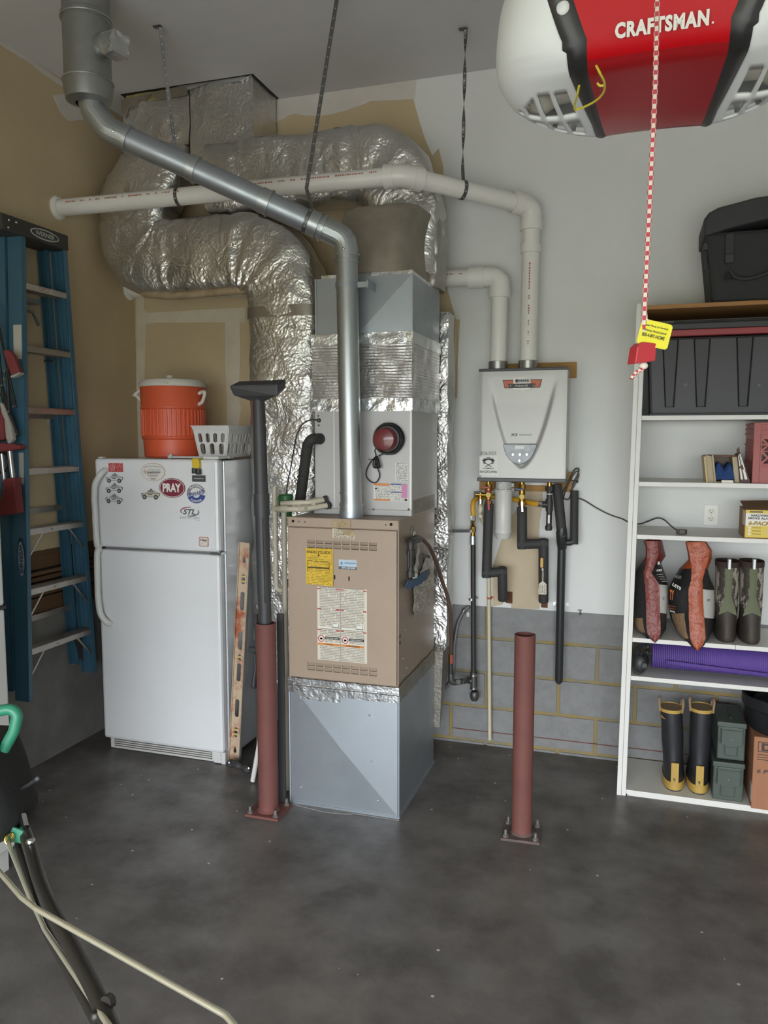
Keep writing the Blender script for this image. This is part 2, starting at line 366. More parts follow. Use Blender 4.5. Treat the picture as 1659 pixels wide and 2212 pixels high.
# ================================================================ furnace column
FX0, FX1, FY = -1.548, -1.003, 3.36
galv = mat('galvanised', 'a9b0b6', 0.42, 0.75, var=0.08, vs=4, rv=0.04)
galv2 = mat('galvanised_pipe', 'b2b7b8', 0.38, 0.85, var=0.07, vs=160)
foil = foil_mat('duct_foil')
foil_tape = foil_mat('foil_tape', 'd6d8d9', 0.25, 9, 70, 0.16)
screw = mat('screw_steel', 'b9bbba', 0.3, 1.0)
blackp = mat('black_plastic', '353537', 0.45)
# ---- sheet metal base box (return plenum) with cross-broken panels
t = thing('base_plenum', 'galvanised sheet metal box on the floor under the tan furnace', 'plenum', ((FX0+FX1)/2, 3.69, 0))
def xpanel(x0, x1, z0, z1, y, bulge, pl='Y', diag=True):
    """cross-broken sheet: centre pushed out, folded along the diagonals"""
    def P(a, b, d): return (a, y-d, b) if pl == 'Y' else (y+d, a, b)
    cx, cz = (x0+x1)/2, (z0+z1)/2
    vs = [P(x0, z0, 0), P(x1, z0, 0), P(x1, z1, 0), P(x0, z1, 0), P(cx, cz, bulge)]
    return MB().add(vs, [(0, 1, 4), (1, 2, 4), (2, 3, 4), (3, 0, 4)])
mbx = MB().box(FX0+0.002, FX1-0.002, FY+0.004, 4.03, 0.004, 0.60)
part(t, 'carcass', mbx, galv, 0)
part(t, 'front_panel', xpanel(FX0, FX1, 0.008, 0.60, FY+0.002, 0.015), galv, 0)
part(t, 'side_panel', xpanel(FY, 4.03, 0.008, 0.60, FX1, 0.007, 'X'), galv, 0)
part(t, 'base_flange', MB().box(FX0-0.004, FX1+0.006, FY-0.006, FY+0.006, 0, 0.012).box(FX1-0.006, FX1+0.008, FY, 4.03, 0, 0.012), galv, 0)
part(t, 'corner_seam', MB().cyl((FX1+0.002, FY-0.001, 0.01), (FX1+0.002, FY-0.001, 0.6), 0.006, n=8).cyl((FX0, FY-0.001, 0.01), (FX0, FY-0.001, 0.6), 0.005, n=8), galv)
def tape(x0, x1, z0, z1, y, n=40, amp=0.004, top=None):
    rows = []
    for j in range(5):
        r = []
        for i in range(n+1):
            u = i/n; x = x0+(x1-x0)*u; lo = z0 + amp*noise.noise((x*30, 1.3, 0)); hi = z1 + amp*noise.noise((x*30, 7.3, 0))
            r.append((x, y - 0.002 - 0.002*noise.noise((x*50, j*1.7, 3)), lo+(hi-lo)*j/4))
        rows.append(r)
    return MB().grid(rows)
tp = tape(FX0-0.006, FX1+0.005, 0.555, 0.628, FY-0.004)
tp.add(tape(FX0+0.06, FX0+0.26, 0.53, 0.58, FY-0.007).v, tape(0, 1, 0, 1, 0).f)
part(t, 'foil_tape', tp, foil_tape)
part(t, 'tape_lip', MB().cyl((FX0-0.004, FY-0.004, 0.596), (FX1+0.006, FY-0.004, 0.594), 0.007, n=8), foil_tape)
sd = MB(); rows = []
for j in range(4): rows.append([(FX1+0.004+0.002*noise.noise((i*0.7, j, 0)), FY-0.004+0.68*i/24, 0.555+0.08*j/3+0.006*noise.noise((i*0.5, j*2, 4))) for i in range(25)])
part(t, 'side_tape', MB().grid(rows), mat('dull_tape', '9c968c', 0.5, 0.6, var=0.3, vs=20, bump=0.3, bs=60))
sc = MB()
for x, z in ((-1.49, 0.50), (-1.14, 0.485), (-1.13, 0.265), (-1.31, 0.275), (-1.10, 0.08), (-1.49, 0.09)): sc.ball((x, FY-0.006, z), 0.005, 8)
part(t, 'screw', sc, screw)
part(t, 'floor_grout', MB().prism([(-1.56, 3.35), (-1.35, 3.315), (-1.24, 3.33), (-1.22, 3.345), (-0.995, 3.345), (-0.995, 3.36), (-1.56, 3.362)], 0, 0.003, 'Z'), mat('grout', '8b8a88', 0.9, var=0.2, vs=20))
# ---- furnace
t = thing('furnace', 'tan upright gas furnace with yellow energy guide on its front', 'furnace', ((FX0+FX1)/2, 3.69, 0.60))
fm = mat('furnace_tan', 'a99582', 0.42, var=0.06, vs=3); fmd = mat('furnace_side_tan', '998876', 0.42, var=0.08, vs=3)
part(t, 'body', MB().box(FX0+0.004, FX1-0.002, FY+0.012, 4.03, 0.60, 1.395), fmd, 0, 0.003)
part(t, 'top_rail', MB().box(FX0+0.002, FX1, FY-0.002, FY+0.03, 1.352, 1.396), fm, 0, 0.003)
pn = MB().box(FX0+0.002, FX1-0.008, FY-0.006, FY+0.012, 0.632, 1.349)
pn_o = part(t, 'front_panel', pn, fm, 0, 0.004)
lou = MB(); dk = mat('louvre_dark', '594b3c', 0.8)
def louvers(py0, py1):
    a = aY(664, py0, FY-0.006); b = aY(817, py1, FY-0.006); x0, x1 = a.x, b.x; w = (x1-x0)/8
    z1 = (a.z); hh = 0.0165
    for r in range(2):
        for k in range(8):
            xa = x0+w*k; za = z1 - r*0.021 - hh
            lou.box(xa, xa+w*0.84, FY-0.0065, FY-0.0055, za, za+hh)
            xa += w*0.06; hood = MB().add([(xa, FY-0.0065, za+hh), (xa+w*0.78, FY-0.0065, za+hh), (xa+w*0.78, FY-0.0065, za), (xa, FY-0.0065, za), (xa, FY-0.011, za+0.005), (xa+w*0.78, FY-0.011, za+0.005)],
                            [(0, 1, 5, 4), (0, 4, 3), (1, 2, 5)])
            part(pn_o, 'louvre', hood, fmd, 0)
louvers(1166, 1184); louvers(1430, 1450)
part(t, 'louvre_shadow', lou, dk, 0)
hs = MB()
for x in (FX0+0.03, FX1-0.035): hs.box(x-0.006, x+0.006, FY-0.003, FY, 1.372, 1.384)
for px, py in ((723, 1246), (754, 1249)):
    a = aY(px, py, FY-0.006); hs.box(a.x-0.003, a.x+0.003, FY-0.0075, FY-0.006, a.z-0.012, a.z+0.008)
for y, z in ((FY+0.03, 0.86), (FY+0.03, 0.83)): hs.box(FX1-0.003, FX1-0.0005, y-0.005, y+0.005, z-0.008, z+0.008)
part(t, 'slot', hs, mat('hole_black', '17150f', 0.9), 0)
ss = MB()
for x in (FX0+0.06, FX0+0.09, FX1-0.06): ss.ball((x, FY-0.002, 1.376), 0.0045, 8)
for y, z in ((3.44, 1.30), (3.47, 1.36), (3.44, 0.98), (3.47, 0.87), (3.44, 0.74), (3.5, 0.68), (3.44, 0.66), (3.46, 1.22)): ss.ball((FX1-0.002, y, z), 0.005, 8)
part(t, 'screw', ss, screw)
# labels on the front
def label_rect(px0, py0, px1, py1, Y):
    a = aY(px0, py0, Y); b = aY(px1, py1, Y); return a.x, b.x, b.z, a.z
red = mat('print_red', 'b5433f', 0.5); blk = mat('print_black', '2a2a2a', 0.55); whtp = mat('print_white', 'e6e3da', 0.5); orng = mat('print_orange', 'd8893f', 0.5); blu = mat('print_blue', '2e4f8f', 0.5)
x0, x1, z0, z1 = label_rect(685, 1267, 793, 1434, FY-0.007)
wl_ = part(t, 'instruction_label', MB().box(x0, x1, FY-0.0075, FY-0.006, z0, z1), printed('fine_print', 'd8d1c0', '9a948a', 46, 26, thr=0.40, gap=0.5), 0)
w = x1-x0; h = z1-z0; yb = FY-0.0085
def strip(parent, nm, m, u0, u1, v0, v1, y=yb, d=0.0012): return part(parent, nm, MB().box(x0+w*u0, x0+w*u1, y, y+d, z0+h*v0, z0+h*v1), m, 0)
for v in (0.975, 0.70, 0.415):
    for u0, u1 in ((0.0, 0.08), (0.38, 0.46), (0.48, 0.54), (0.92, 0.99)): strip(wl_, 'red_band', red, u0, u1, v-0.008, v+0.008)
for u in (0.0, 0.485):
    strip(wl_, 'warning_band', orng, u+0.01, u+0.455, 0.205, 0.235); strip(wl_, 'safety_band', blk, u+0.16, u+0.455, 0.29, 0.325)
    strip(wl_, 'white_gap', whtp, u+0.01, u+0.455, 0.236, 0.246); strip(wl_, 'white_gap', whtp, u+0.01, u+0.15, 0.246, 0.345)
    text(wl_, 'WARNING' if u == 0 else 'AVERTISSEMENT', (x0+w*(u+0.24), yb-0.0008, z0+h*0.22), blk, w=w*(0.16 if u == 0 else 0.28), bold=0.01)
    text(wl_, 'FOR YOUR SAFETY' if u == 0 else 'AVERTISSEMENT', (x0+w*(u+0.31), yb-0.0008, z0+h*0.307), whtp, w=w*0.25, h=0.006, bold=0.01)
    ring = MB().lathe([(0.0125, 0), (0.0165, 0), (0.0165, 0.0012), (0.0125, 0.0012)], (x0+w*(u+0.08), yb, z0+h*0.295), 24, axis=(0, -1, 0), close=True)
    part(wl_, 'warning_ring', ring, red); strip(wl_, 'flame_mark', blk, u+0.055, u+0.105, 0.28, 0.305)
    strip(wl_, 'white_gap', whtp, u+0.02, u+0.44, 0.44, 0.46); strip(wl_, 'diagram', whtp, u+0.30, u+0.45, 0.45, 0.53)
    strip(wl_, 'diagram_line', blk, u+0.31, u+0.315, 0.46, 0.52, yb-0.0006); strip(wl_, 'diagram_line', blk, u+0.31, u+0.40, 0.515, 0.52, yb-0.0006); strip(wl_, 'diagram_line', blk, u+0.43, u+0.436, 0.46, 0.52, yb-0.0006)
strip(wl_, 'column_rule', mat('rule_grey', '9a958a', 0.6), 0.468, 0.476, 0.0, 1.0)
# torn label near the top
x0, x1, z0, z1 = label_rect(718, 1124, 766, 1165, FY-0.007); w = x1-x0; h = z1-z0
part(t, 'label_scrap', MB().box(x0, x0+w*0.82, FY-0.0075, FY-0.006, z0+h*0.64, z1), mat('aged_label', 'b7a37c', 0.5, col2='8f7a58', vs=60), 0)
part(t, 'torn_label', MB().prism([(x0, z0+h*0.03), (x0+w, z0), (x0+w, z0+h*0.36), (x0+w*0.9, z0+h*0.5), (x0+w*0.75, z0+h*0.54), (x0+w*0.55, z0+h*0.38), (x0+w*0.35, z0+h*0.5), (x0+w*0.2, z0+h*0.56), (x0, z0+h*0.58)], FY-0.0075, FY-0.006), printed('torn_print', 'ccc2a8', '6d675c', 9, 24), 0)
part(t, 'peeled_flap', MB().prism([(x0+w*0.45, z0+h*0.28), (x0+w*0.62, z0+h*0.52), (x0+w*0.85, z0+h*0.55), (x0+w*1.0, z0+h*0.4), (x0+w*0.95, z0+h*0.12), (x0+w*0.7, z0+h*0.2)], FY-0.011, FY-0.0085), mat('aged_label', 'b7a37c'), 0)
# water company magnet
x0, x1, z0, z1 = label_rect(732, 1208, 771, 1231, FY-0.007); w = x1-x0; h = z1-z0
m_ = solo('company_magnet', MB().box(x0, x1, FY-0.0095, FY-0.006, z0, z1), mat('magnet_pale', 'b9c6cf', 0.4), 'pale blue water company magnet with phone number on the furnace front', 'magnet', smooth=0)
part(m_, 'navy_band', MB().box(x0, x1, FY-0.0105, FY-0.0095, z0, z0+h*0.28), mat('print_navy', '4a5a6c', 0.5), 0)
text(m_, '(804) 269-0202', (x0+w*0.55, FY-0.0108, z0+h*0.14), whtp, w=w*0.75, h=h*0.2, bold=0.02)
part(m_, 'drop_logo', MB().prism([(x0+w*0.16+0.006*math.sin(a)*(1 if math.cos(a) < 0.6 else 0.4), z0+h*0.62+0.009*math.cos(a)) for a in [k*PI/8 for k in range(16)]], FY-0.0105, FY-0.0095), mat('print_sky', '6f9cc0', 0.5), 0)
part(m_, 'company_name', MB().box(x0+w*0.32, x0+w*0.95, FY-0.0105, FY-0.0095, z0+h*0.58, z0+h*0.72), mat('print_sky', '6f9cc0'), 0)
# energy guide sheet, hung by its top edge and curling
x0, x1, z0, z1 = label_rect(660, 1183, 719, 1265, FY-0.010); w = x1-x0; h = z1-z0
def egy(u, v): return FY-0.0085-0.004*(1-v)*(0.5+0.5*math.cos(u*5))-0.006*(1-v)**2*u
rows = [[(x0+w*(u/12)+0.003*(1-v/12), egy(u/12, v/12), z0+h*(v/12)-0.003*(u/12)*(1-v/12)) for u in range(13)] for v in range(13)]
yel = printed('energy_print', 'd9b32f', '8f7826', 24, 9, thr=0.46, gap=0.62)
eg = solo('energy_guide_sheet', MB().grid(rows), yel, 'bright yellow energy guide sheet stuck on the furnace front', 'label')
part(eg, 'heading_patch', MB().box(x0+w*0.04, x1-w*0.03, FY-0.0145, FY-0.0135, z0+h*0.80, z0+h*0.965), mat('energy_yellow', 'd9b32f', 0.55), 0)
text(eg, 'ENERGYGUIDE', (x0+w*0.5, FY-0.0152, z0+h*0.895), mat('egy_ink', '41380f', 0.6), w=w*0.87, h=h*0.075, bold=0.02)
part(eg, 'arrow', MB().prism([(x0+w*0.44, z0+h*0.815), (x0+w*0.5, z0+h*0.79), (x0+w*0.56, z0+h*0.815), (x0+w*0.52, z0+h*0.812), (x0+w*0.52, z0+h*0.86), (x0+w*0.48, z0+h*0.86), (x0+w*0.48, z0+h*0.812)], FY-0.0152, FY-0.0145), mat('egy_ink', '41380f'), 0)
part(eg, 'rating_bar', MB().box(x0+w*0.08, x1-w*0.12, FY-0.0150, FY-0.0125, z0+h*0.455, z0+h*0.485), mat('egy_ink', '41380f'), 0)
part(eg, 'box_rule', MB().box(x0+w*0.08, x0+w*0.085, FY-0.0150, FY-0.0125, z0+h*0.36, z0+h*0.64).box(x1-w*0.125, x1-w*0.12, FY-0.0150, FY-0.0125, z0+h*0.36, z0+h*0.64).box(x0+w*0.08, x1-w*0.12, FY-0.0150, FY-0.0125, z0+h*0.64, z0+h*0.645), mat('egy_ink', '41380f'), 0)
# ---- air conditioning coil cabinet and the galvanised and wrapped boxes above it
CY = 3.555; CX0, CX1 = -1.488, -1.0
t = thing('coil_cabinet', 'light grey coil cabinet standing on top of the tan furnace', 'coil cabinet', ((CX0+CX1)/2, 3.8, 1.395))
cg = mat('coil_grey', 'b4b2b0', 0.4, 0.15, var=0.04, vs=3)
part(t, 'body', MB().box(CX0, CX1, CY, 4.06, 1.395, 1.905), cg, 0, 0.003)
part(t, 'base_rim', MB().box(CX0-0.004, CX1+0.004, CY-0.008, CY+0.01, 1.397, 1.425), cg, 0, 0.002)
part(t, 'corner_strip', MB().box(CX1-0.008, CX1+0.003, CY-0.004, CY+0.01, 1.425, 1.9).box(CX0+0.098, CX0+0.105, CY-0.003, CY, 1.425, 1.9), mat('coil_edge', 'cfcdca', 0.35, 0.2), 0, 0.001)
sp = MB()
for px, py in ((688, 898), (689, 919), (716, 1098), (808, 1100), (884, 1100)):
    a = aY(px, py, CY); sp.ball((a.x, CY-0.004 if py < 1000 else CY-0.009, max(a.z, 1.41)), 0.0055, 8)
part(t, 'screw', sp, screw)
x0, x1, z0, z1 = label_rect(854, 1000, 882, 1041, CY-0.002); part(t, 'rating_plate', MB().box(x0, x1, CY-0.0025, CY, z0, z1), printed('plate_print', 'dddcd6', '6a6a6a', 20, 16), 0)
x0, x1, z0, z1 = label_rect(807, 1044, 882, 1083, CY-0.002); w = x1-x0; h = z1-z0
lb = part(t, 'warning_label', MB().box(x0, x1, CY-0.0025, CY, z0, z1), printed('coil_print', 'dedbd2', '8a8888', 16, 30), 0)
for u0, u1, v0, v1, m in ((0, 0.47, 0.88, 1, orng), (0, 0.47, 0.0, 0.1, orng), (0.49, 0.8, 0.93, 1, blu), (0.49, 0.8, 0.48, 0.54, blu), (0.81, 0.98, 0.2, 0.97, mat('print_pink', 'c684ab', 0.5)), (0.04, 0.1, 0.65, 0.75, blk), (0.9, 0.97, 0.02, 0.14, blk)):
    part(lb, 'print_block', MB().box(x0+w*u0, x0+w*u1, CY-0.0035, CY-0.0025, z0+h*v0, z0+h*v1), m, 0)
part(t, 'tape_patch', MB().box(CX1, CX1+0.003, 3.58, 4.0, 1.40, 1.47), mat('dull_tape', '9c968c'), 0)
t = thing('wrapped_plenum', 'foil-wrapped plenum box between the grey coil cabinet and the plain galvanised box', 'plenum', ((CX0+CX1)/2, 3.8, 1.905))
qm = foil_mat('quilted_foil', 'cfcdca', 0.30, 5, 60, 0.15); nt = qm.node_tree; b = nt.nodes['Principled BSDF']
tc = nt.nodes.new('ShaderNodeTexCoord'); wv = nt.nodes.new('ShaderNodeTexWave'); wv.bands_direction = 'Z'; wv.inputs['Scale'].default_value = 22.0; wv.inputs['Distortion'].default_value = 0.8
ck = nt.nodes.new('ShaderNodeTexVoronoi'); ck.inputs['Scale'].default_value = 70; nt.links.new(tc.outputs['Object'], wv.inputs['Vector']); nt.links.new(tc.outputs['Object'], ck.inputs['Vector'])
bp = nt.nodes.new('ShaderNodeBump'); bp.inputs['Strength'].default_value = 0.4; bp.inputs['Distance'].default_value = 0.006
old = b.inputs['Normal'].links[0].from_socket; nt.links.new(old, bp.inputs['Normal']); nt.links.new(wv.outputs[1], bp.inputs['Height'])
nt.links.new(bp.outputs[0], b.inputs['Normal'])
def wrapped(x0, x1, y0, y1, z0, z1, amp, f=9.0, n=(26, 20, 22), r=0.012):
    """a box skin with soft lumpy faces"""
    def sk(P): 
        d = Vector((noise.noise(P*f), noise.noise(P*f+Vector((9, 3, 1))), noise.noise(P*f+Vector((2, 8, 5)))*0.3)); return P + d*amp
    rows = []
    per = []
    for i in range(n[0]): per.append((x0+(x1-x0)*i/n[0], y0))
    for i in range(n[1]): per.append((x1, y0+(y1-y0)*i/n[1]))
    for i in range(n[0]): per.append((x1-(x1-x0)*i/n[0], y1))
    for i in range(n[1]): per.append((x0, y1-(y1-y0)*i/n[1]))
    for k in range(n[2]+1): rows.append([sk(Vector((a, b_, z0+(z1-z0)*k/n[2]))) for a, b_ in per])
    mb = MB().grid(rows, closed=True); c = len(per); mb.f.append(tuple(range(c-1, -1, -1))); mb.f.append(tuple(range(n[2]*c, (n[2]+1)*c))); mb.m += [0, 0]; return mb
part(t, 'foil_wrap', wrapped(CX0-0.006, CX1+0.004, CY-0.008, 4.08, 1.905, 2.245, 0.005, 14), qm, 50)
part(t, 'tape_band', wrapped(CX0-0.010, CX1+0.008, CY-0.012, 4.085, 2.20, 2.255, 0.004, 22), foil_tape, 50)
part(t, 'tape_band', wrapped(CX0-0.010, CX1+0.008, CY-0.012, 4.085, 1.89, 1.95, 0.004, 22), foil_tape, 50)
BY = 3.555
t = thing('sheet_metal_plenum', 'bare galvanised box with diagonal crease under the grey flexible duct connection', 'plenum', (-1.23, 3.8, 2.245))
part(t, 'carcass', MB().box(-1.474, -1.0, BY+0.004, 4.09, 2.25, 2.515), galv, 0)
xa, xb, za, zb = -1.476, -0.999, 2.25, 2.516
part(t, 'front_panel', MB().add([(xa, BY+0.003, za), (-1.26, BY-0.012, za), (xb, BY+0.003, za), (xb, BY+0.003, zb), (xa, BY+0.003, zb), (xa, BY+0.004, zb), (xb, BY+0.004, za)], [(0, 1, 4), (1, 3, 4), (1, 2, 3)]), galv, 0)
part(t, 'side_panel', xpanel(BY, 4.09, za, zb, -1.0, 0.006, 'X'), galv, 0)
part(t, 'seam', MB().box(xb-0.004, xb+0.004, BY-0.003, BY+0.004, za, zb).box(xa-0.004, xa+0.004, BY-0.002, BY+0.004, za, zb), galv, 0)
# red reel of cord on the coil cabinet
a = aY(840, 948, CY)
t = thing('alarm_light', 'round red lens lamp with coiled black cord on the coil cabinet', 'lamp', (a.x, CY, a.z-0.07))
c = Vector((a.x+0.006, CY, a.z))
part(t, 'housing', MB().lathe([(0.0, 0), (0.066, 0), (0.068, 0.01), (0.066, 0.035), (0.060, 0.05), (0.058, 0.05), (0.0, 0.05)], c, 30, axis=(0, -1, 0)), blackp)
coil = MB()
for k in range(7):
    pts = [c + Vector((math.cos(a_)*(0.069+0.004*math.sin(k*2.1)), -0.008-0.006*k+0.003*math.sin(a_*3+k), math.sin(a_)*(0.069+0.004*math.cos(k*1.3)))) for a_ in [2*PI*i/28 for i in range(29)]]
    coil.tube(pts, 0.0032, 6)
part(t, 'cord_coil', coil, mat('black_cord', '241f1f', 0.5))
part(t, 'lens', MB().lathe([(0.0, 0.088), (0.03, 0.087), (0.048, 0.083), (0.054, 0.075), (0.056, 0.05), (0.0, 0.05)], c + Vector((-0.006, 0, -0.002)), 30, axis=(0, -1, 0)), mat('red_lens', '6a2024', 0.3, coat=0.3))
dd = MB(); p0 = aY(810, 975, CY-0.02)
dd.tube(spline([c+Vector((-0.05, -0.045, -0.04)), aY(810, 973, CY-0.05), aY(812, 985, CY-0.04), aY(803, 995, CY-0.02), aY(793, 1012, CY-0.015), aY(791, 1028, CY-0.012), aY(800, 1040, CY-0.012), aY(812, 1042, CY-0.012), aY(820, 1028, CY-0.012), aY(815, 1010, CY-0.015), aY(811, 1000, CY-0.02), aY(813, 985, CY-0.03)], 8), 0.003, 6)
for k in range(4): dd.tube(spline([aY(812+k, 985, CY-0.02-0.004*k), aY(806+k*4, 1000, CY-0.02), aY(808+k*3, 1010, CY-0.015), aY(815+k*2, 1008, CY-0.02-0.004*k), aY(817, 990, CY-0.025)], 6), 0.003, 6)
dd.tube(spline([aY(818, 985, CY-0.02), aY(838, 976, CY-0.01), aY(856, 972, CY-0.02), c+Vector((0.045, -0.03, -0.05))], 6), 0.003, 6)
dd.tube([aY(796, 992, CY-0.012), aY(812, 994, CY-0.012)], 0.0015, 5)
part(t, 'dangling_cord', dd, mat('black_cord', '241f1f'))
# ================================================================ ducts
def resample(pts, step):
    pts = [Vector(p) for p in pts]; out = [pts[0]]
    for a, b in zip(pts, pts[1:]):
        n = max(1, int((b-a).length/step+0.5))
        for k in range(1, n+1): out.append(a+(b-a)*k/n)
    return out
def duct(path, w, d, r_corner=0.09, amp=0.012, m=44, seed=0.0, step=0.016):
    pts = resample(path, step); k = len(pts); rows = []; yv = Vector((0, 1, 0)); sl = 0
    ws = w if callable(w) else (lambda t: w); ds = d if callable(d) else (lambda t: d)
    TT = [(pts[min(k-1, i+1)]-pts[max(0, i-1)]).normalized() for i in range(k)]
    bend = [0.35+min(1.0, TT[max(0, i-9)].angle(TT[min(k-1, i+9)])*1.3) for i in range(k)]
    for i, p in enumerate(pts):
        T = (pts[min(k-1, i+1)]-pts[max(0, i-1)]).normalized(); N = T.cross(yv).normalized(); row = []
        t = i/(k-1); W_, D_ = ws(t), ds(t)
        for j in range(m):
            a = 2*PI*j/m; ca, sa = math.cos(a), math.sin(a); e = 0.42
            u = math.copysign(abs(ca)**e, ca)*W_/2; v = math.copysign(abs(sa)**e, sa)*D_/2
            q = p + N*u + yv*v
            wr = (0.35-abs(noise.noise(Vector((i*0.22+seed, a*0.8+noise.noise(q*3)*1.2, 0.3)))))*amp*1.5*bend[i] + noise.noise(q*5+Vector((seed, 0, 0)))*amp*1.1 + (0.3-abs(noise.noise(q*16)))*amp*0.5
            s_ = 1 + wr/max(0.05, math.hypot(u, v))
            row.append(p + (N*u + yv*v)*s_)
        rows.append(row)
    mb = MB().grid(rows, closed=True); n = m
    mb.f.append(tuple(range(n-1, -1, -1))); mb.f.append(tuple(range((k-1)*n, k*n))); mb.m += [0, 0]
    return mb
DYC, DD = 4.055, 0.27
# return duct: ceiling -> left elbow -> across -> down beside the furnace
pathB = fillet([(-2.64, DYC+0.075, 3.43), (-2.665, DYC+0.03, 3.30), (-2.78, DYC, 3.12), (-2.78, DYC, 2.78), (-1.84, DYC, 2.775), (-1.84, DYC, 0.62)], [0.15, 0.2, 0.24, 0.27], 12)
t = thing('return_duct', 'big foil-wrapped duct curving from ceiling across and down beside the refrigerator', 'duct', (-1.84, DYC, 0.16))
part(t, 'foil_wrap', duct(pathB, lambda u: 0.42 if u > 0.12 else 0.40, DD, amp=0.014), foil, 60)
part(t, 'boot', duct([(-1.84, DYC, 0.66), (-1.80, DYC, 0.45), (-1.70, DYC, 0.25), (-1.62, DYC, 0.16)], lambda u: 0.42-0.16*u, DD-0.02, amp=0.012, seed=4), foil, 60)
part(t, 'tape_band', duct([(-1.84, DYC, 2.47), (-1.84, DYC, 2.41)], 0.432, DD+0.012, amp=0.004, seed=9, step=0.02), mat('grey_tape', 'aaa39b', 0.35, 0.8, var=0.2, vs=9), 60)
part(t, 'bare_liner', MB().tube(spline([(-2.72, DYC-0.09, 2.585), (-2.5, DYC-0.10, 2.560), (-2.2, DYC-0.10, 2.565), (-2.06, DYC-0.08, 2.572)], 8), [0.012]+[0.022]*23+[0.012], 10), mat('liner_paper', 'b09a7c', 0.7, var=0.3, vs=14), 60)
# supply duct: up from the plenum, elbow left, across to the ceiling boxes
pathA = fillet([(-1.17, DYC, 2.60), (-1.17, DYC, 3.18), (-2.30, DYC+0.02, 3.188)], 0.24, 16)
t = thing('supply_duct', 'foil-wrapped supply duct arching left from the plenum top behind the white pipe', 'duct', (-1.22, DYC, 2.515))
part(t, 'foil_wrap', duct(pathA, 0.37, DD-0.02, amp=0.016, seed=2.2), foil, 60)
gb = mat('dusty_wrap', 'a39a8c', 0.5, 0.55, var=0.25, vs=5, bump=0.35, bs=18)
rows = []
for k in range(15):
    v = k/14; z = 2.515+0.36*v; xa = -1.44+0.035*v**2; xb = -1.015+0.0*v-0.03*math.sin(v*PI); ya = 3.60+0.10*v**2; yb_ = 4.165; row = []
    for j in range(40):
        a = 2*PI*j/40; ca, sa = math.cos(a), math.sin(a); e = 0.35; cx, cy = (xa+xb)/2, (ya+yb_)/2
        q = Vector((cx+math.copysign(abs(ca)**e, ca)*(xb-xa)/2, cy+math.copysign(abs(sa)**e, sa)*(yb_-ya)/2, z))
        q.x += noise.noise(q*7)*0.014; q.y += noise.noise(q*7+Vector((5, 5, 5)))*0.014; row.append(q)
    rows.append(row)
mb = MB().grid(rows, closed=True); mb.f.append(tuple(range(14*40, 15*40))); mb.m.append(0)
part(t, 'duct_collar', mb, gb, 60)
part(t, 'collar_tape', wrapped(-1.455, -1.005, 3.575, 4.10, 2.505, 2.535, 0.004, 25), foil_tape, 50)
mb = duct([(-1.03, 4.07, 2.53), (-1.015, 4.07, 2.75), (-1.02, 4.08, 2.95), (-1.05, 4.08, 3.08)], 0.09, 0.20, amp=0.015, seed=7)
part(t, 'side_wrap', mb, mat('grey_side_wrap', 'b9b6b0', 0.35, 0.85, var=0.3, vs=8, bump=0.4, bs=16), 60)
# two boxes through the ceiling
t = thing('ceiling_duct_box', 'foil-covered square duct box going through the ceiling above the arching duct', 'duct', (-2.235, 4.18, 3.29))
part(t, 'foil_wrap', wrapped(-2.425, -2.035, 4.035, 4.325, 3.25, ZC+0.03, 0.006, 8), foil, 50)
part(t, 'ragged_edge', MB().prism([(-2.43, ZC-0.03), (-2.30, ZC-0.004), (-2.28, ZC-0.035), (-2.2, ZC-0.02), (-2.1, ZC-0.024), (-2.035, ZC-0.002), (-2.035, ZC), (-2.43, ZC)], 4.022, 4.03), foil_tape, 0)
t = thing('ceiling_duct_box', 'foil duct box in the ceiling corner with yellow insulation showing at its torn top', 'duct', (-2.64, 4.18, 3.40))
part(t, 'foil_wrap', wrapped(-2.85, -2.432, 4.03, 4.325, 3.40, ZC-0.05, 0.010, 8), foil, 50)
part(t, 'torn_foil', MB().prism([(-2.86, 3.63), (-2.83, 3.58), (-2.81, 3.63), (-2.76, 3.64), (-2.73, 3.67), (-2.70, 3.66), (-2.66, 3.69), (-2.60, 3.655), (-2.43, 3.66), (-2.43, ZC), (-2.86, ZC-0.03)], 4.02, 4.026), gb, 0)
part(t, 'insulation', wrapped(-2.84, -2.44, 4.04, 4.31, ZC-0.06, ZC+0.02, 0.012, 12), mat('glass_wool', 'b7a872', 0.95, var=0.3, vs=20, bump=0.5, bs=60), 50)
struct('trim_2', MB().box(-2.86, -2.022, 4.015, 4.342, ZC-0.002, ZC+0.01), mat('dark_gap', '2c241c'))  # dark sheet standing in for the shade of the hole round the boxes
# wrapped chase behind the furnace on its right
t = thing('return_drop', 'foil-wrapped vertical duct squeezed between the furnace back and the white wall', 'duct', (-1.15, 4.2, 0.2))
part(t, 'foil_wrap', wrapped(-1.32, -0.952, 4.10, 4.235, 0.62, 2.42, 0.012, 10, (20, 16, 80)), foil, 60)
part(t, 'boot', MB().add([(-1.3, 4.035, 0.62), (-0.955, 4.035, 0.62), (-0.955, 4.20, 0.62), (-1.3, 4.20, 0.62), (-1.3, 4.035, 0.2), (-0.97, 4.035, 0.2), (-0.97, 4.19, 0.42), (-1.3, 4.19, 0.42)], [(0, 1, 2, 3), (4, 7, 6, 5), (0, 4, 5, 1), (1, 5, 6, 2), (2, 6, 7, 3), (3, 7, 4, 0)]), mat('dull_tape', '9c968c'), 0)
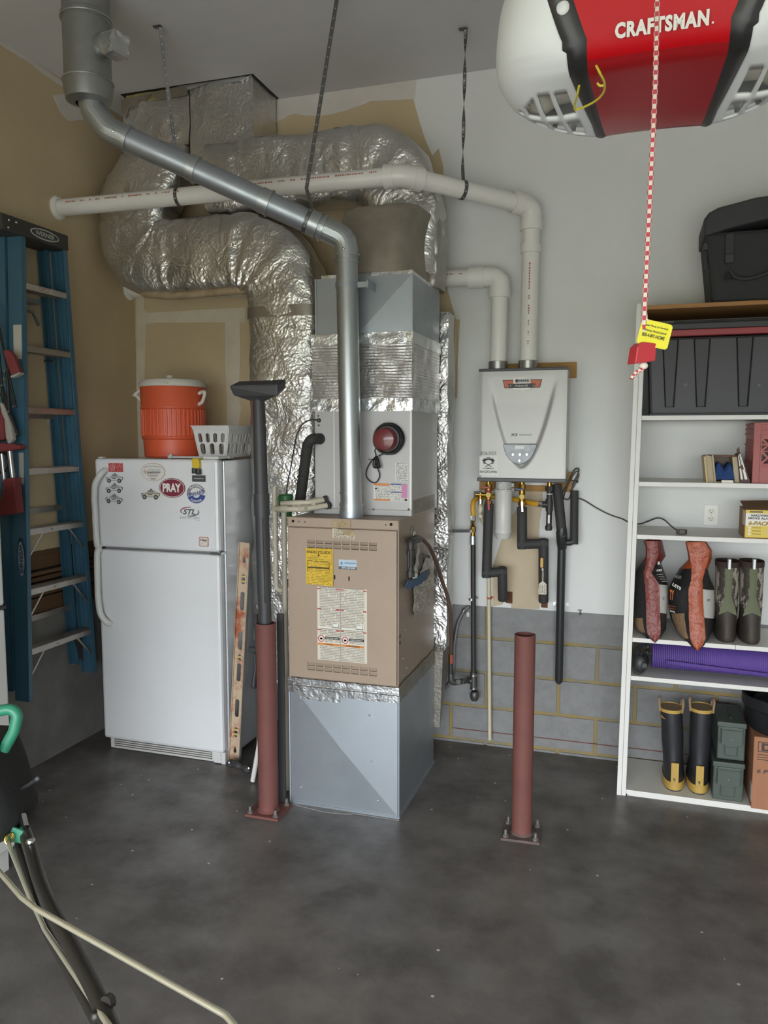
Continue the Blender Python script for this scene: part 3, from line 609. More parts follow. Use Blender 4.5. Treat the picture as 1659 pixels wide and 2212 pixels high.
# ================================================================ flue pipe
FR = 0.05
fb = Vector((-1.262, 3.45, 1.395)); f1 = Vector((-1.280, 3.45, 2.665)); f2 = Vector((-2.255, 3.07, 3.115)); f3 = Vector((-2.335, 3.04, 3.20))
f3 = Vector((-2.33, 3.04, 3.22)); ft = Vector((-2.322, 3.04, ZC))
t = thing('flue_pipe', 'galvanised flue pipe rising from the furnace and slanting up to the ceiling', 'flue pipe', (-1.262, 3.45, 1.395))
part(t, 'collar', MB().cyl(fb, fb+Vector((0, 0, 0.03)), 0.056, n=24), galv)
part(t, 'starter_collar', MB().cyl(fb+Vector((0, 0, 0.03)), fb+Vector((0, 0, 0.07)), 0.054, n=24).cyl(fb+Vector((0, 0, 0.055)), fb+Vector((0, 0, 0.063)), 0.057, n=24), galv2)
up = (f1-fb).normalized()
part(t, 'lower_pipe', MB().cyl(fb+Vector((0, 0, 0.05)), f1-up*0.05, FR, n=28), galv2)
part(t, 'pipe_seam', MB().cyl(f1-up*0.11, f1-up*0.10, 0.054, n=28).cyl(fb+up*0.11, fb+up*0.118, 0.053, n=28), galv2)
sl = (f2-f1).normalized()
elb = fillet([f1-up*0.09, f1, f1+sl*0.13], 0.09, 3)
part(t, 'elbow', MB().tube(elb, 0.0535, 24), galv2, 12)
rings = MB()
for q, dr in ((f1-up*0.075, up), (f1+sl*0.115, sl)): rings.cyl(q-dr*0.006, q+dr*0.006, 0.0605, n=24)
q0 = f1+sl*0.10; L = (f2-f1).length
for s_, w_ in ((0.17, 0.05), (0.40, 0.04), (0.745, 0.03)): rings.cyl(f1+sl*(s_-w_/2), f1+sl*(s_+w_/2), 0.057, n=24).cyl(f1+sl*(s_-w_/2-0.008), f1+sl*(s_-w_/2), 0.0615, n=24)
part(t, 'joint_band', rings, galv2)
part(t, 'slanted_pipe', MB().cyl(q0, f2-sl*0.03, 0.052, n=28), galv)
elb2 = fillet([f2-sl*0.10, f2, f2+Vector((-0.055, -0.02, 0.075)), f3+Vector((0, 0, 0.06))], 0.05, 2)
part(t, 'upper_elbow', MB().tube(elb2, 0.055, 24), galv2, 12)
part(t, 'elbow_ring', MB().cyl(f2-sl*0.10, f2-sl*0.085, 0.061, n=24).cyl(f3+Vector((0, 0, 0.04)), f3+Vector((0, 0, 0.052)), 0.061, n=24), galv2)
part(t, 'vent_section', MB().lathe([(0.055, 0.0), (0.095, 0.012), (0.103, 0.05), (0.106, 0.09), (0.1, 0.095), (0.1, 0.335), (0.106, 0.34), (0.106, 0.365), (0.1, 0.37), (0.101, 0.47), (0.115, 0.494)], f3+Vector((0.003, 0, 0.0)), 32), mat('galv_dull', '9a9c98', 0.4, 0.75, var=0.12, vs=10))
part(t, 'bead', MB().lathe([(0.108, 0), (0.111, 0.004), (0.108, 0.008)], f3+Vector((0.003, 0, 0.088)), 32).lathe([(0.108, 0), (0.111, 0.004), (0.108, 0.008)], f3+Vector((0.003, 0, 0.345)), 32), galv2)
bz = f3+Vector((0.003, 0, 0.225)); bd = Vector((0.98, -0.15, 0)).normalized()
part(t, 'side_branch', MB().lathe([(0.047, 0.08), (0.05, 0.085), (0.05, 0.12), (0.046, 0.122), (0.046, 0.17), (0.0, 0.172)], bz, 24, axis=bd), galv2)
tf = wrapped(-0.035, 0.035, -0.04, 0.04, -0.06, 0.03, 0.012, 40, (6, 6, 8)); R_ = Matrix.Rotation(-0.15, 3, 'Z')
part(t, 'foil_plug', tf.xf(lambda v: bz + bd*0.165 + R_ @ v), foil_tape, 50)
sc = MB()
for p_ in (f1+Vector((0.004, -0.052, -0.055)), f2-sl*0.06+Vector((0.0, -0.055, 0.0)), f3+Vector((0.01, -0.054, 0.02))): sc.ball(p_, 0.007, 8)
part(t, 'screw', sc, screw)
# standoff clip between flue and plenum
part(t, 'standoff_band', MB().cyl((-1.279, 3.45, 2.445), (-1.279, 3.45, 2.47), 0.0525, n=24).box(-1.235, -1.175, 3.448, 3.454, 2.445, 2.47).box(-1.18, -1.174, 3.44, 3.56, 2.44, 2.475), galv)
# ================================================================ white PVC vent pipes of the water heater
pvc = mat('pvc_white', 'e8e5de', 0.32, var=0.04, vs=5); pvcink = mat('pvc_red_print', 'b0685c', 0.5)
PR = 0.0445
def pipe_print(parent, a, b, up_, n=10, seed=1, side=(0, -1, 0)):
    """a line of small red type along the pipe, raised by a hair on its front"""
    r = random.Random(seed); a = Vector(a); b = Vector(b); d = (b-a).normalized(); L = (b-a).length
    nrm = (Vector(side)*0.86+Vector(up_)*0.5).normalized(); tng = d.cross(nrm).normalized(); mb = MB(); s_ = 0.01
    while s_ < L-0.02:
        w_ = r.uniform(0.004, 0.012); h_ = 0.009
        p = a+d*(s_+w_/2)+nrm*(PR+0.0003); R = Matrix((d, tng, nrm)).transposed(); mb.obox(p, (w_, h_*r.uniform(0.6, 1), 0.0008), R); s_ += w_ + (0.004 if r.random() < 0.85 else 0.03)
    return part(parent, 'printed_line', mb, pvcink, 0)
pA = aX(132, 449, XL+0.02); pB = aZ(872, 379, 3.03); pB = Vector((pB.x, pB.y, 3.03)); HVY = 4.24; hx = aY(1141, 770, HVY).x
pC = Vector((hx+0.005, HVY, aY(1143, 447, HVY).z)); pD = Vector((hx, HVY, 2.165))
t = thing('vent_pipe', 'long white plastic vent pipe from the left wall to the water heater', 'pipe', (pA.x, pA.y, pA.z-0.05))
d1 = (pB-pA).normalized(); d2 = (pC-pB).normalized(); d3 = (pD-pC).normalized()
part(t, 'long_run', MB().cyl(pA, pB, PR, n=28), pvc); part(t, 'wall_flange', MB().lathe([(0.064, -0.008), (0.064, 0.004), (0.056, 0.014), (0.052, 0.02), (0.045, 0.02)], pA-d1*0.02, 28, axis=d1), pvc)
part(t, 'diagonal_run', MB().cyl(pB, pC, PR, n=28), pvc); part(t, 'drop', MB().cyl(pC, pD, PR, n=28), pvc)
part(t, 'bend_fitting', MB().tube([pB-d1*0.075, pB-d1*0.02, pB+d2*0.02, pB+d2*0.075], 0.0525, 28), pvc)
part(t, 'fitting_hub', MB().cyl(pB-d1*0.095, pB-d1*0.045, 0.0575, n=28).cyl(pB+d2*0.045, pB+d2*0.095, 0.0575, n=28), pvc)
part(t, 'elbow_fitting', MB().tube(fillet([pC-d2*0.10, pC, pC+d3*0.10], 0.07, 8), 0.0525, 28), pvc)
part(t, 'elbow_hub', MB().cyl(pC-d2*0.115, pC-d2*0.07, 0.057, n=28).cyl(pC+d3*0.075, pC+d3*0.12, 0.057, n=28).cyl(pC+d3*0.19, pC+d3*0.235, 0.0525, n=28), pvc)
pipe_print(t, pA+d1*0.05, pA+d1*0.75, (0, 0, 0.6), seed=3); pipe_print(t, pA+d1*1.15, pB-d1*0.1, (0, 0, 0.6), seed=4); pipe_print(t, pB+d2*0.1, pC-d2*0.13, (0, 0, 0.6), seed=5)
pipe_print(t, pC+d3*0.28, pD-d3*0.06, (0.1, 0, 0), seed=6)
# second, shorter pipe
qx = aY(1076, 770, HVY).x; qD = Vector((qx, HVY, 2.165)); qC = Vector((qx+0.004, HVY, aY(1072, 598, HVY).z)); qA = Vector((XL+0.015, 4.298, aX(275, 627, XL).z))
e1 = (qC-qA).normalized(); e2 = (qD-qC).normalized()
t = thing('vent_pipe', 'shorter white plastic vent pipe turning left behind the ducts at the heater', 'pipe', (qA.x, qA.y, qA.z-0.05))
part(t, 'hidden_run', MB().cyl(qA, qC, PR, n=24), pvc); part(t, 'drop', MB().cyl(qC, qD, PR, n=24), pvc)
part(t, 'wall_flange', MB().lathe([(0.058, -0.008), (0.058, 0.004), (0.05, 0.014), (0.045, 0.016)], qA-e1*0.01, 24, axis=e1), pvc)
part(t, 'elbow_fitting', MB().tube(fillet([qC-e1*0.12, qC, qC+e2*0.1], 0.07, 8), 0.0525, 24), pvc)
part(t, 'elbow_hub', MB().cyl(qC-e1*0.165, qC-e1*0.08, 0.0565, n=24).cyl(qC+e2*0.06, qC+e2*0.11, 0.0575, n=24), pvc)
pipe_print(t, qC-e1*0.34, qC-e1*0.18, (0, 0, 0.6), seed=8)
# perforated hanger straps
strm = mat('strap_steel', '6d6d6b', 0.45, 0.8); holem = mat('hole_pale', 'b9b5ad', 0.6)
def strap(label, top, mid, loop_c, loop_d, R, twist=0.0):
    top = Vector(top); mid = Vector(mid); t = thing('hanger_strap', label, 'strap', top, 'hanger straps')
    d = (mid-top).normalized(); L = (mid-top).length; mb = MB(); rows = []; n = 60; holes = MB()
    s0 = Vector((math.cos(YAW), math.sin(YAW), 0))
    for i in range(n+1):
        a = twist*i/n; s_ = s0*math.cos(a) + d.cross(s0)*math.sin(a); p = top+d*L*i/n; nn = d.cross(s_).normalized()*0.0008
        rows.append([p-s_*0.009-nn, p+s_*0.009-nn, p+s_*0.009+nn, p-s_*0.009+nn])
        if i % 3 == 1:
            fwd = d.cross(s_).normalized(); R3 = Matrix((s_, d, fwd)).transposed(); holes.obox(p, (0.0055, 0.0055, 0.0026), R3)
    mb.grid(rows, closed=True)
    part(t, 'strap_band', mb, strm, 0)
    part(t, 'strap_hole', holes, holem, 0)
    part(t, 'ceiling_tab', MB().obox(top+Vector((-0.012, 0, -0.004)), (0.04, 0.02, 0.006)).ball(top+Vector((-0.012, 0, -0.008)), 0.006, 8), strm, 0)
    ld_ = Vector(loop_d).normalized(); lp = MB(); nn = []
    upv = (Vector((0, 0, 1))-ld_*ld_.z).normalized(); sd = ld_.cross(upv); rr = []
    for i in range(29):
        a = 2*PI*i/28; o = (upv*math.cos(a)+sd*math.sin(a)); p = Vector(loop_c)+o*(R+0.0015)
        rr.append([p-ld_*0.009, p+ld_*0.009, p+ld_*0.009+o*0.0018, p-ld_*0.009+o*0.0018])
    lp.grid(rr, closed=True); part(t, 'loop', lp, strm, 40)
    lh = MB()
    for i in range(0, 28, 3):
        a = 2*PI*i/28; o = (upv*math.cos(a)+sd*math.sin(a)); R3 = Matrix((ld_, o.cross(ld_), o)).transposed(); lh.obox(Vector(loop_c)+o*(R+0.003), (0.006, 0.006, 0.002), R3)
    part(t, 'loop_hole', lh, holem, 0)
    br = MB().bar(mid, Vector(loop_c)+upv*R, 0.018, 0.002, (0.3, 1, 0)); part(t, 'strap_tail', br, strm, 0); return t
def on_line(a, b, px):
    lo_, hi_ = 0.0, 1.0
    def sx(p): d = p-_c; return 829.5+FPX*d.dot(_r)/d.dot(_f)
    for _ in range(40):
        m_ = (lo_+hi_)/2
        if sx(a+(b-a)*m_) < px: lo_ = m_
        else: hi_ = m_
    return a+(b-a)*lo_
l1 = on_line(pA, pB, 387); strap('perforated strap holding the long white pipe near the ceiling duct boxes', aZ(345, 55, ZC-0.003), l1+Vector((-0.002, 0, PR+0.07)), l1, d1, PR)
l2 = f1+sl*0.19; strap('perforated strap holding the slanted flue just above its lower elbow', aZ(729, -10, ZC-0.003), l2+Vector((0.0, -0.01, 0.14)), l2, sl, 0.056, 0.3)
l3 = on_line(pB, pC, 999); strap('twisted perforated strap holding the white pipe beside its bend fitting', aZ(1006, 60, ZC-0.003), l3+Vector((0, 0, PR+0.06)), l3, d2, PR, 9.0)
# ================================================================ condensate plumbing left of the furnace
cpv = mat('pvc_cream', 'cdc5b0', 0.4, var=0.06, vs=8); foam = mat('black_foam', '343331', 0.75, bump=0.15, bs=80)
yq = 3.48
t = thing('condensate_drain', 'cream plastic condensate pipes with trap hanging beside the furnace', 'drain pipe', (aY(617, 1640, yq).x, yq, 0))
cr = 0.0135
vx = aY(617, 1300, yq)
part(t, 'riser', MB().cyl((vx.x, yq, 0.003), (vx.x-0.004, yq, aY(617, 1100, yq).z), cr, n=14), cpv)
a = aY(699, 1080, CY-0.01); b1 = aY(650, 1086, yq); c1 = aY(608, 1088, yq)
part(t, 'upper_arm', MB().tube(fillet([a, b1+Vector((0.03, 0, 0)), b1, c1], 0.02), cr, 14), cpv)
a2 = aY(706, 1092, CY-0.03); b2 = aY(658, 1100, yq-0.03); c2 = aY(594, 1099, yq-0.03)
part(t, 'lower_arm', MB().tube(fillet([a2, b2, c2], 0.02), cr, 14), cpv)
part(t, 'coupling', MB().cyl(aY(606, 1099, yq-0.03), aY(622, 1099, yq-0.03), 0.0175, n=14).cyl(aY(650, 1100, yq-0.03), aY(662, 1098, yq-0.04), 0.0175, n=14).cyl(aY(672, 1094, CY-0.05), aY(684, 1091, CY-0.045), 0.017, n=14).cyl(aY(676, 1084, CY-0.03), aY(687, 1082, CY-0.03), 0.017, n=14), cpv)
yt = 3.56; ta = aY(593, 1052, yt); tb = aY(597, 1262, yt); tcx = aY(617, 1262, yt)
part(t, 'trap', MB().tube(fillet([ta, tb+Vector((0, 0, -0.03)), Vector((tcx.x, yt, tb.z-0.03)), Vector((tcx.x, yt, tb.z+0.03))], 0.022), cr, 14), cpv)
part(t, 'trap_collar', MB().cyl(aY(594, 1165, yt), aY(594.5, 1180, yt), 0.0165, n=14).cyl(aY(595, 1222, yt), aY(595.5, 1235, yt), 0.0165, n=14), cpv)
part(t, 'pipe_inlet', MB().cyl(aY(700, 1080, CY-0.012), aY(707, 1078, CY-0.003), 0.019, n=14).cyl(aY(705, 1092, CY-0.03), aY(709, 1091, CY-0.003), 0.019, n=14), foam)
g0 = aY(617, 1093, yq+0.05)
t = thing('float_switch', 'green cup-shaped float switch with thin cable above the condensate pipes', 'float switch', (g0.x, yq+0.05, g0.z-0.05))
gr = mat('green_plastic', '2f6b3a', 0.45, var=0.1)
part(t, 'cup', MB().lathe([(0, -0.05), (0.03, -0.05), (0.035, 0.0), (0.037, 0.045), (0.036, 0.052), (0.03, 0.058), (0, 0.06)], g0, 22), gr)
part(t, 'cable', MB().tube(spline([g0+Vector((0.004, 0, 0.055)), aY(622, 1040, yq+0.05), aY(630, 1000, yq+0.06), aY(640, 945, CY-0.06), aY(652, 918, CY-0.05), aY(668, 908, CY-0.04), aY(686, 907, CY-0.003)], 8), 0.0035, 7), blackp)
part(t, 'grommet', MB().lathe([(0, 0.012), (0.008, 0.01), (0.011, 0.0), (0, 0)], aY(689, 908, CY), 14, axis=(0, -1, 0)), blackp)
t = thing('suction_line', 'black foam-covered refrigerant line curving out of the coil cabinet', 'pipe', aY(648, 1082, 3.62))
ln = fillet([aY(690, 948, CY+0.0), aY(672, 948, CY-0.06), aY(664, 962, CY-0.04), aY(648, 1084, 3.60)], [0.04, 0.03], 8)
part(t, 'foam_sleeve', MB().tube(ln, 0.026, 16), foam); part(t, 'sleeve_joint', MB().cyl(aY(660, 985, CY-0.03), aY(659.5, 988, CY-0.03), 0.0275, n=16).cyl(aY(654, 1030, CY), aY(653.5, 1033, CY), 0.0275, n=16), foam)
part(t, 'collar', MB().lathe([(0.0, 0.01), (0.024, 0.01), (0.028, 0.0), (0.0, 0.0)], aY(691, 948, CY), 18, axis=(0, -1, 0)), blackp)
# ================================================================ refrigerator
def cutplate(outer, holes, th):
    """flat plate with real cut-outs (x, y plane, thickness along z centred)"""
    cu = bpy.data.curves.new('plate', 'CURVE'); cu.dimensions = '2D'; cu.fill_mode = 'BOTH'; cu.extrude = th/2
    for poly in [outer]+holes:
        sp = cu.splines.new('POLY'); sp.points.add(len(poly)-1); sp.use_cyclic_u = True
        for q, (x, y) in zip(sp.points, poly): q.co = (x, y, 0, 1)
    ob = bpy.data.objects.new('plate', cu); COL.objects.link(ob); dg = bpy.context.evaluated_depsgraph_get()
    me = bpy.data.meshes.new_from_object(ob.evaluated_get(dg)); mb = MB().add([v.co.copy() for v in me.vertices], [tuple(p.vertices) for p in me.polygons])
    bpy.data.objects.remove(ob); bpy.data.curves.remove(cu); bpy.data.meshes.remove(me); return mb
RX0, RX1, RY = -2.832, -2.066, 3.64
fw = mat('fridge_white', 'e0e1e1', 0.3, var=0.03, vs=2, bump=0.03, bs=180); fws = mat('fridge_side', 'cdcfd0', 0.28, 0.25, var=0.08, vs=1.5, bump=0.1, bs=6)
t = thing('refrigerator', 'white top-freezer refrigerator covered in magnets with an orange cooler on top', 'refrigerator', ((RX0+RX1)/2, 4.0, 0))
part(t, 'cabinet', MB().box(RX0+0.01, RX1, RY+0.062, 4.335, 0.02, 1.645), fws, 0, 0.006)
fd = part(t, 'freezer_door', MB().box(RX0, RX1-0.004, RY, RY+0.06, 1.163, 1.652), fw, 0, 0.016)
rd = part(t, 'refrigerator_door', MB().box(RX0, RX1-0.004, RY, RY+0.06, 0.068, 1.15), fw, 0, 0.016)
part(t, 'door_gasket', MB().box(RX0+0.015, RX1-0.015, RY+0.055, RY+0.064, 0.08, 1.64), mat('gasket', '8f8d88', 0.7), 0)
hm = mat('handle_white', 'cfcfcb', 0.35)
def handle(par, z_end, z_top, sgn):
    hx = RX0+0.022; pts = []
    if sgn > 0: ctrl = [(hx+0.055, RY-0.004, z_top), (hx+0.045, RY-0.03, z_top-0.02), (hx+0.012, RY-0.04, z_top-0.075), (hx, RY-0.038, z_top-0.15), (hx, RY-0.036, (z_top+z_end)/2), (hx, RY-0.03, z_end+0.02), (hx, RY-0.004, z_end)]
    else: ctrl = [(hx, RY-0.004, z_top), (hx, RY-0.03, z_top-0.02), (hx, RY-0.036, (z_top+z_end)/2), (hx+0.003, RY-0.038, z_end+0.14), (hx+0.014, RY-0.038, z_end+0.06), (hx+0.045, RY-0.028, z_end+0.012), (hx+0.055, RY-0.004, z_end)]
    mb = MB().tube(spline(ctrl, 7), 0.017, 12); part(par, 'door_handle', mb, hm)
handle(fd, 1.168, 1.59, 1); handle(rd, 0.735, 1.146, -1)
part(t, 'hinge_cover', MB().box(RX1-0.10, RX1-0.012, RY+0.02, RY+0.11, 1.652, 1.668).box(RX0+0.01, RX0+0.04, RY+0.02, RY+0.05, 1.652, 1.66), hm, 0, 0.004)
part(t, 'middle_hinge', MB().box(RX1-0.06, RX1+0.004, RY+0.004, RY+0.05, 1.150, 1.163).cyl((RX1-0.015, RY+0.02, 1.148), (RX1-0.015, RY+0.02, 1.166), 0.008, n=10), screw, 0)
part(t, 'hinge_ribs', MB().box(RX1-0.030, RX1-0.022, RY-0.003, RY, 1.18, 1.635).box(RX1-0.046, RX1-0.040, RY-0.002, RY, 1.18, 1.635), fw, 0, 0.001)
kb = MB().box(RX0+0.02, RX1-0.03, RY+0.03, RY+0.06, 0.002, 0.062); part(t, 'kick_plate', kb, hm, 0, 0.006)
for k in range(4): part(t, 'grille_slat', MB().box(RX0+0.05, RX1-0.09, RY+0.022, RY+0.032, 0.014+k*0.012, 0.020+k*0.012), mat('grille_white', 'c9c7c1', 0.4), 0)
part(t, 'grille_gap', MB().box(RX0+0.05, RX1-0.09, RY+0.0285, RY+0.0305, 0.012, 0.058), mat('grille_dark', '55524c', 0.8), 0)
part(t, 'corner_cap', MB().box(RX1-0.075, RX1-0.03, RY+0.015, RY+0.06, 0.005, 0.066), hm, 0, 0.004)
part(t, 'foot', MB().box(RX1-0.03, RX1-0.005, RY+0.02, RY+0.1, 0.0, 0.066).box(RX0+0.03, RX0+0.06, 4.2, 4.25, 0, 0.03), hm, 0, 0.003)
# magnets
MY = RY-0.002
def mg(px, py): return aY(px, py, MY)
def oval(px, py, pw, ph): c = mg(px, py); e = mg(px+pw/2, py-ph/2); return c, e.x-c.x, e.z-c.z
x0, x1, z0, z1 = label_rect(234.5, 1000, 265.5, 1020, MY)
o = solo('card_magnet', MB().box(x0, x1, MY-0.001, MY+0.002, z0, z1), printed('red_card', 'b8474a', 'd9a3a0', 9, 14, thr=0.55), 'rectangular red card magnet on the freezer door above the police cars', 'magnet', smooth=0)
part(o, 'round_emblem', MB().lathe([(0.0135, 0), (0.016, 0), (0.016, 0.001), (0.0135, 0.001)], (x0+(x1-x0)*0.28, MY-0.001, (z0+z1)/2), 20, axis=(0, -1, 0), close=True), mat('pale_red', 'dba8a5', 0.5))
text(o, 'A', (x0+(x1-x0)*0.28, MY-0.0016, (z0+z1)/2), mat('pale_red', 'dba8a5'), h=0.014, bold=0.02)
carw = mat('car_magnet_white', 'd3d4d3', 0.45); cary = mat('car_magnet_yellowed', 'cbc4b0', 0.45); card_ = mat('car_ink', '4a4a4a', 0.5)
def car(px, py, label, wpx=37, ang=0.0, tint=None):
    c = mg(px, py); w = mg(px+wpx, py).x-c.x; s_ = w/1.0
    def P(u, v): return (c.x+(u-0.5)*w, c.z+v*w+ang*(u-0.5)*w)
    body = [(0, 0.02), (0.02, -0.06), (0.1, -0.1), (0.9, -0.1), (0.98, -0.03), (1.0, 0.06), (0.95, 0.1), (0.78, 0.13), (0.66, 0.2), (0.6, 0.235), (0.55, 0.24), (0.5, 0.235), (0.42, 0.22), (0.3, 0.12), (0.08, 0.08)]
    o = solo('police_car_magnet', MB().prism([P(*q) for q in body], MY-0.0003, MY+0.002), card_, label, 'magnet', 'police car magnets', smooth=0)
    part(o, 'car_body', MB().prism([P(0.5+(a-0.5)*0.955, 0.05+(b-0.05)*0.9) for a, b in body], MY-0.0008, MY+0.001), tint or carw, 0)
    part(o, 'windows', MB().prism([P(*q) for q in ((0.34, 0.11), (0.44, 0.2), (0.58, 0.205), (0.7, 0.11))], MY-0.0014, MY-0.0006), card_, 0)
    part(o, 'window_glass', MB().prism([P(*q) for q in ((0.39, 0.12), (0.455, 0.185), (0.5, 0.185), (0.5, 0.12))], MY-0.0020, MY-0.0012).prism([P(*q) for q in ((0.53, 0.12), (0.53, 0.185), (0.575, 0.18), (0.63, 0.12))], MY-0.0020, MY-0.0012), mat('car_glass', '9b9d9e', 0.4), 0)
    part(o, 'light_bar', MB().prism([P(*q) for q in ((0.5, 0.235), (0.51, 0.275), (0.58, 0.275), (0.59, 0.235))], MY-0.0014, MY+0.0006), card_, 0)
    part(o, 'side_stripe', MB().prism([P(*q) for q in ((0.25, 0.055), (0.25, 0.075), (0.97, 0.085), (0.97, 0.065))], MY-0.0014, MY-0.0006).prism([P(*q) for q in ((0.38, 0.0), (0.38, 0.035), (0.6, 0.035), (0.6, 0.0))], MY-0.0014, MY-0.0006).prism([P(*q) for q in ((0.0, 0.01), (0.02, 0.05), (0.13, 0.07), (0.12, 0.04))], MY-0.0014, MY-0.0006), card_, 0)
    for u in (0.185, 0.79):
        q = P(u, -0.1); wh = part(o, 'wheel', MB().lathe([(0, 0.0016), (0.112*w, 0.0016), (0.112*w, 0)], (q[0], MY-0.0004, q[1]), 18, axis=(0, -1, 0)), card_)
        part(wh, 'hub', MB().lathe([(0, 0.0024), (0.05*w, 0.0024), (0.05*w, 0.001)], (q[0], MY-0.0004, q[1]), 12, axis=(0, -1, 0)), mat('car_hub', 'a9a9a6', 0.4))
car(247, 1034, 'flat police car magnet just below the red card magnet')
car(246.5, 1056, 'flat police car magnet, middle one of a column of three', ang=0.03)
car(246, 1079, 'flat police car magnet, lowest one of a column of three', ang=-0.06)
o_c = car(325, 1069, 'yellowed police car magnet beside the maroon PRAY oval', 41, 0.0, mat('car_magnet_yellowed', 'cbc4b0', 0.45))
c, a_, b_ = oval(330.5, 1019.5, 51, 38.5)
o = solo('sheriff_magnet', MB().prism(ellipse(c.x, c.z, a_, b_), MY-0.001, MY+0.002), mat('magnet_rim_orange', 'b98a5e', 0.45), 'white oval county sheriff magnet with thin orange rim', 'magnet', smooth=0)
part(o, 'face', MB().prism(ellipse(c.x, c.z, a_*0.97, b_*0.96), MY-0.002, MY-0.001), mat('magnet_white', 'dcdad4', 0.45), 0)
brn = mat('sheriff_ink', '4d3a33', 0.5)
text(o, 'SHERIFF', (c.x+0.005, MY-0.0021, c.z-0.003), brn, w=a_*1.18, h=b_*0.27, bold=0.025, shear=0.2)
text(o, 'HANOVER COUNTY', (c.x+0.009, MY-0.0021, c.z+b_*0.23), brn, w=a_*1.05, h=b_*0.12, bold=0.01, shear=0.2)
text(o, 'SUPPORT THOSE WHO PROTECT US', (c.x, MY-0.0021, c.z+b_*0.22), brn, w=a_*1.55, h=b_*0.11, bold=0.01, warp=lambda v: Vector((v.x*0.98, v.y+b_*0.42*math.sqrt(max(0, 1-(v.x/(a_*0.95))**2)), v.z)))
for k, ww in enumerate((0.95, 0.75, 0.0, 0.55, 0.3)):
    if ww: part(o, 'small_print', MB().box(c.x-a_*ww/2, c.x+a_*ww/2, MY-0.0028, MY-0.002, c.z-b_*(0.36+0.125*k), c.z-b_*(0.30+0.125*k)), mat('sheriff_grey', '8b7f76', 0.5), 0)
st = [(c.x-a_*0.66+a_*0.19*(1 if k % 2 == 0 else 0.42)*math.sin(k*PI/5), c.z-0.0+b_*0.33*(1 if k % 2 == 0 else 0.42)*math.cos(k*PI/5)) for k in range(10)]
part(o, 'star', MB().prism(st, MY-0.0026, MY-0.002), mat('star_tan', 'c9a98e', 0.5), 0)
c, a_, b_ = oval(372, 1054, 55, 41.5)
o = solo('pray_magnet', MB().prism(ellipse(c.x, c.z, a_, b_), MY-0.0022, MY+0.002), mat('maroon', '7d3040', 0.45), 'maroon oval magnet reading PRAY in white letters', 'magnet', smooth=0)
part(o, 'white_rim', cutplate(ellipse(0, 0, a_*0.95, b_*0.94), [ellipse(0, 0, a_*0.915, b_*0.89)], 0.0008).xf(lambda v: Vector((c.x+v.x, MY-0.0026-v.z, c.z+v.y))), whtp, 0)
text(o, 'PRAY', (c.x-0.001, MY-0.0024, c.z+0.001), whtp, w=a_*1.42, h=b_*0.88, bold=0.045)
x0, x1, z0, z1 = label_rect(415, 1026.5, 444, 1041, MY)
o = solo('small_dark_magnet', MB().box(x0, x1, MY-0.001, MY+0.002, z0, z1), mat('magnet_charcoal', '4a4a4c', 0.5), 'small charcoal rectangle magnet under the yellow flashlight', 'magnet', smooth=0)
part(o, 'printed_line', MB().box(x0+0.008, x1-0.008, MY-0.0016, MY-0.001, (z0+z1)/2-0.0022, (z0+z1)/2+0.0022), printed('tiny_line', '4a4a4c', 'b9b9b9', 1, 22, gap=0.0), 0)
c, a_, b_ = oval(424, 1066.5, 42, 43)
o = solo('upward_magnet', MB().prism(ellipse(c.x, c.z, a_, b_), MY-0.001, MY+0.002), mat('magnet_white', 'dcdad4'), 'round grey and blue sports magnet reading UPWARD', 'magnet', smooth=0)
gy = mat('upward_grey', '85888c', 0.5); bl = mat('upward_blue', '3a4b8c', 0.5)
def arc(r0, r1, a0, a1, n=24): return [(c.x+r1*a_*math.cos(math.radians(a0+(a1-a0)*k/n)), c.z+r1*b_*math.sin(math.radians(a0+(a1-a0)*k/n))) for k in range(n+1)] + [(c.x+r0*a_*math.cos(math.radians(a1+(a0-a1)*k/n)), c.z+r0*b_*math.sin(math.radians(a1+(a0-a1)*k/n))) for k in range(n+1)]
part(o, 'grey_arc', MB().prism(arc(0.6, 0.94, 10, 195), MY-0.002, MY-0.001), gy, 0); part(o, 'blue_arc', MB().prism(arc(0.4, 0.94, 205, 350), MY-0.002, MY-0.001), bl, 0)
def curved(s_, r, w_, sg=1): return lambda v: Vector(((r+sg*v.y)*a_*math.sin(v.x/(r*a_)), sg*(r*b_+sg*v.y)*math.cos(v.x/(r*a_)), v.z))
text(o, 'PLAY WITH', (c.x, MY-0.0022, c.z), whtp, w=a_*1.3, h=b_*0.19, bold=0.02, warp=lambda v: Vector(((0.77*a_+v.y)*math.sin(v.x/(0.77*a_)), (0.77*b_+v.y)*math.cos(v.x/(0.77*a_)), v.z)))
text(o, 'PURPOSE', (c.x, MY-0.0022, c.z), whtp, w=a_*1.15, h=b_*0.2, bold=0.02, warp=lambda v: Vector(((0.75*a_-v.y)*math.sin(v.x/(0.75*a_)), -(0.75*b_-v.y)*math.cos(v.x/(0.75*a_)), v.z)))
text(o, 'UPWARD', (c.x-0.001, MY-0.0026, c.z+0.0), bl, w=a_*1.75, h=b_*0.42, bold=0.02, shear=0.2, xd=(1, 0, 0.22), yd=(-0.22, 0, 1))
x0, x1, z0, z1 = label_rect(387, 1094, 431, 1124, MY); w = x1-x0; h = z1-z0
o = solo('speedtech_magnet', MB().box(x0-0.003, x1+0.003, MY-0.0006, MY+0.002, z0-0.002, z1+0.003), fw, 'white STL lights magnet with red and grey swoosh', 'magnet', smooth=0)
dg = mat('stl_grey', '53575b', 0.5)
text(o, 'STL', (x0+w*0.5, MY-0.0008, z0+h*0.62), dg, w=w*0.62, h=h*0.42, bold=0.03, shear=0.3)
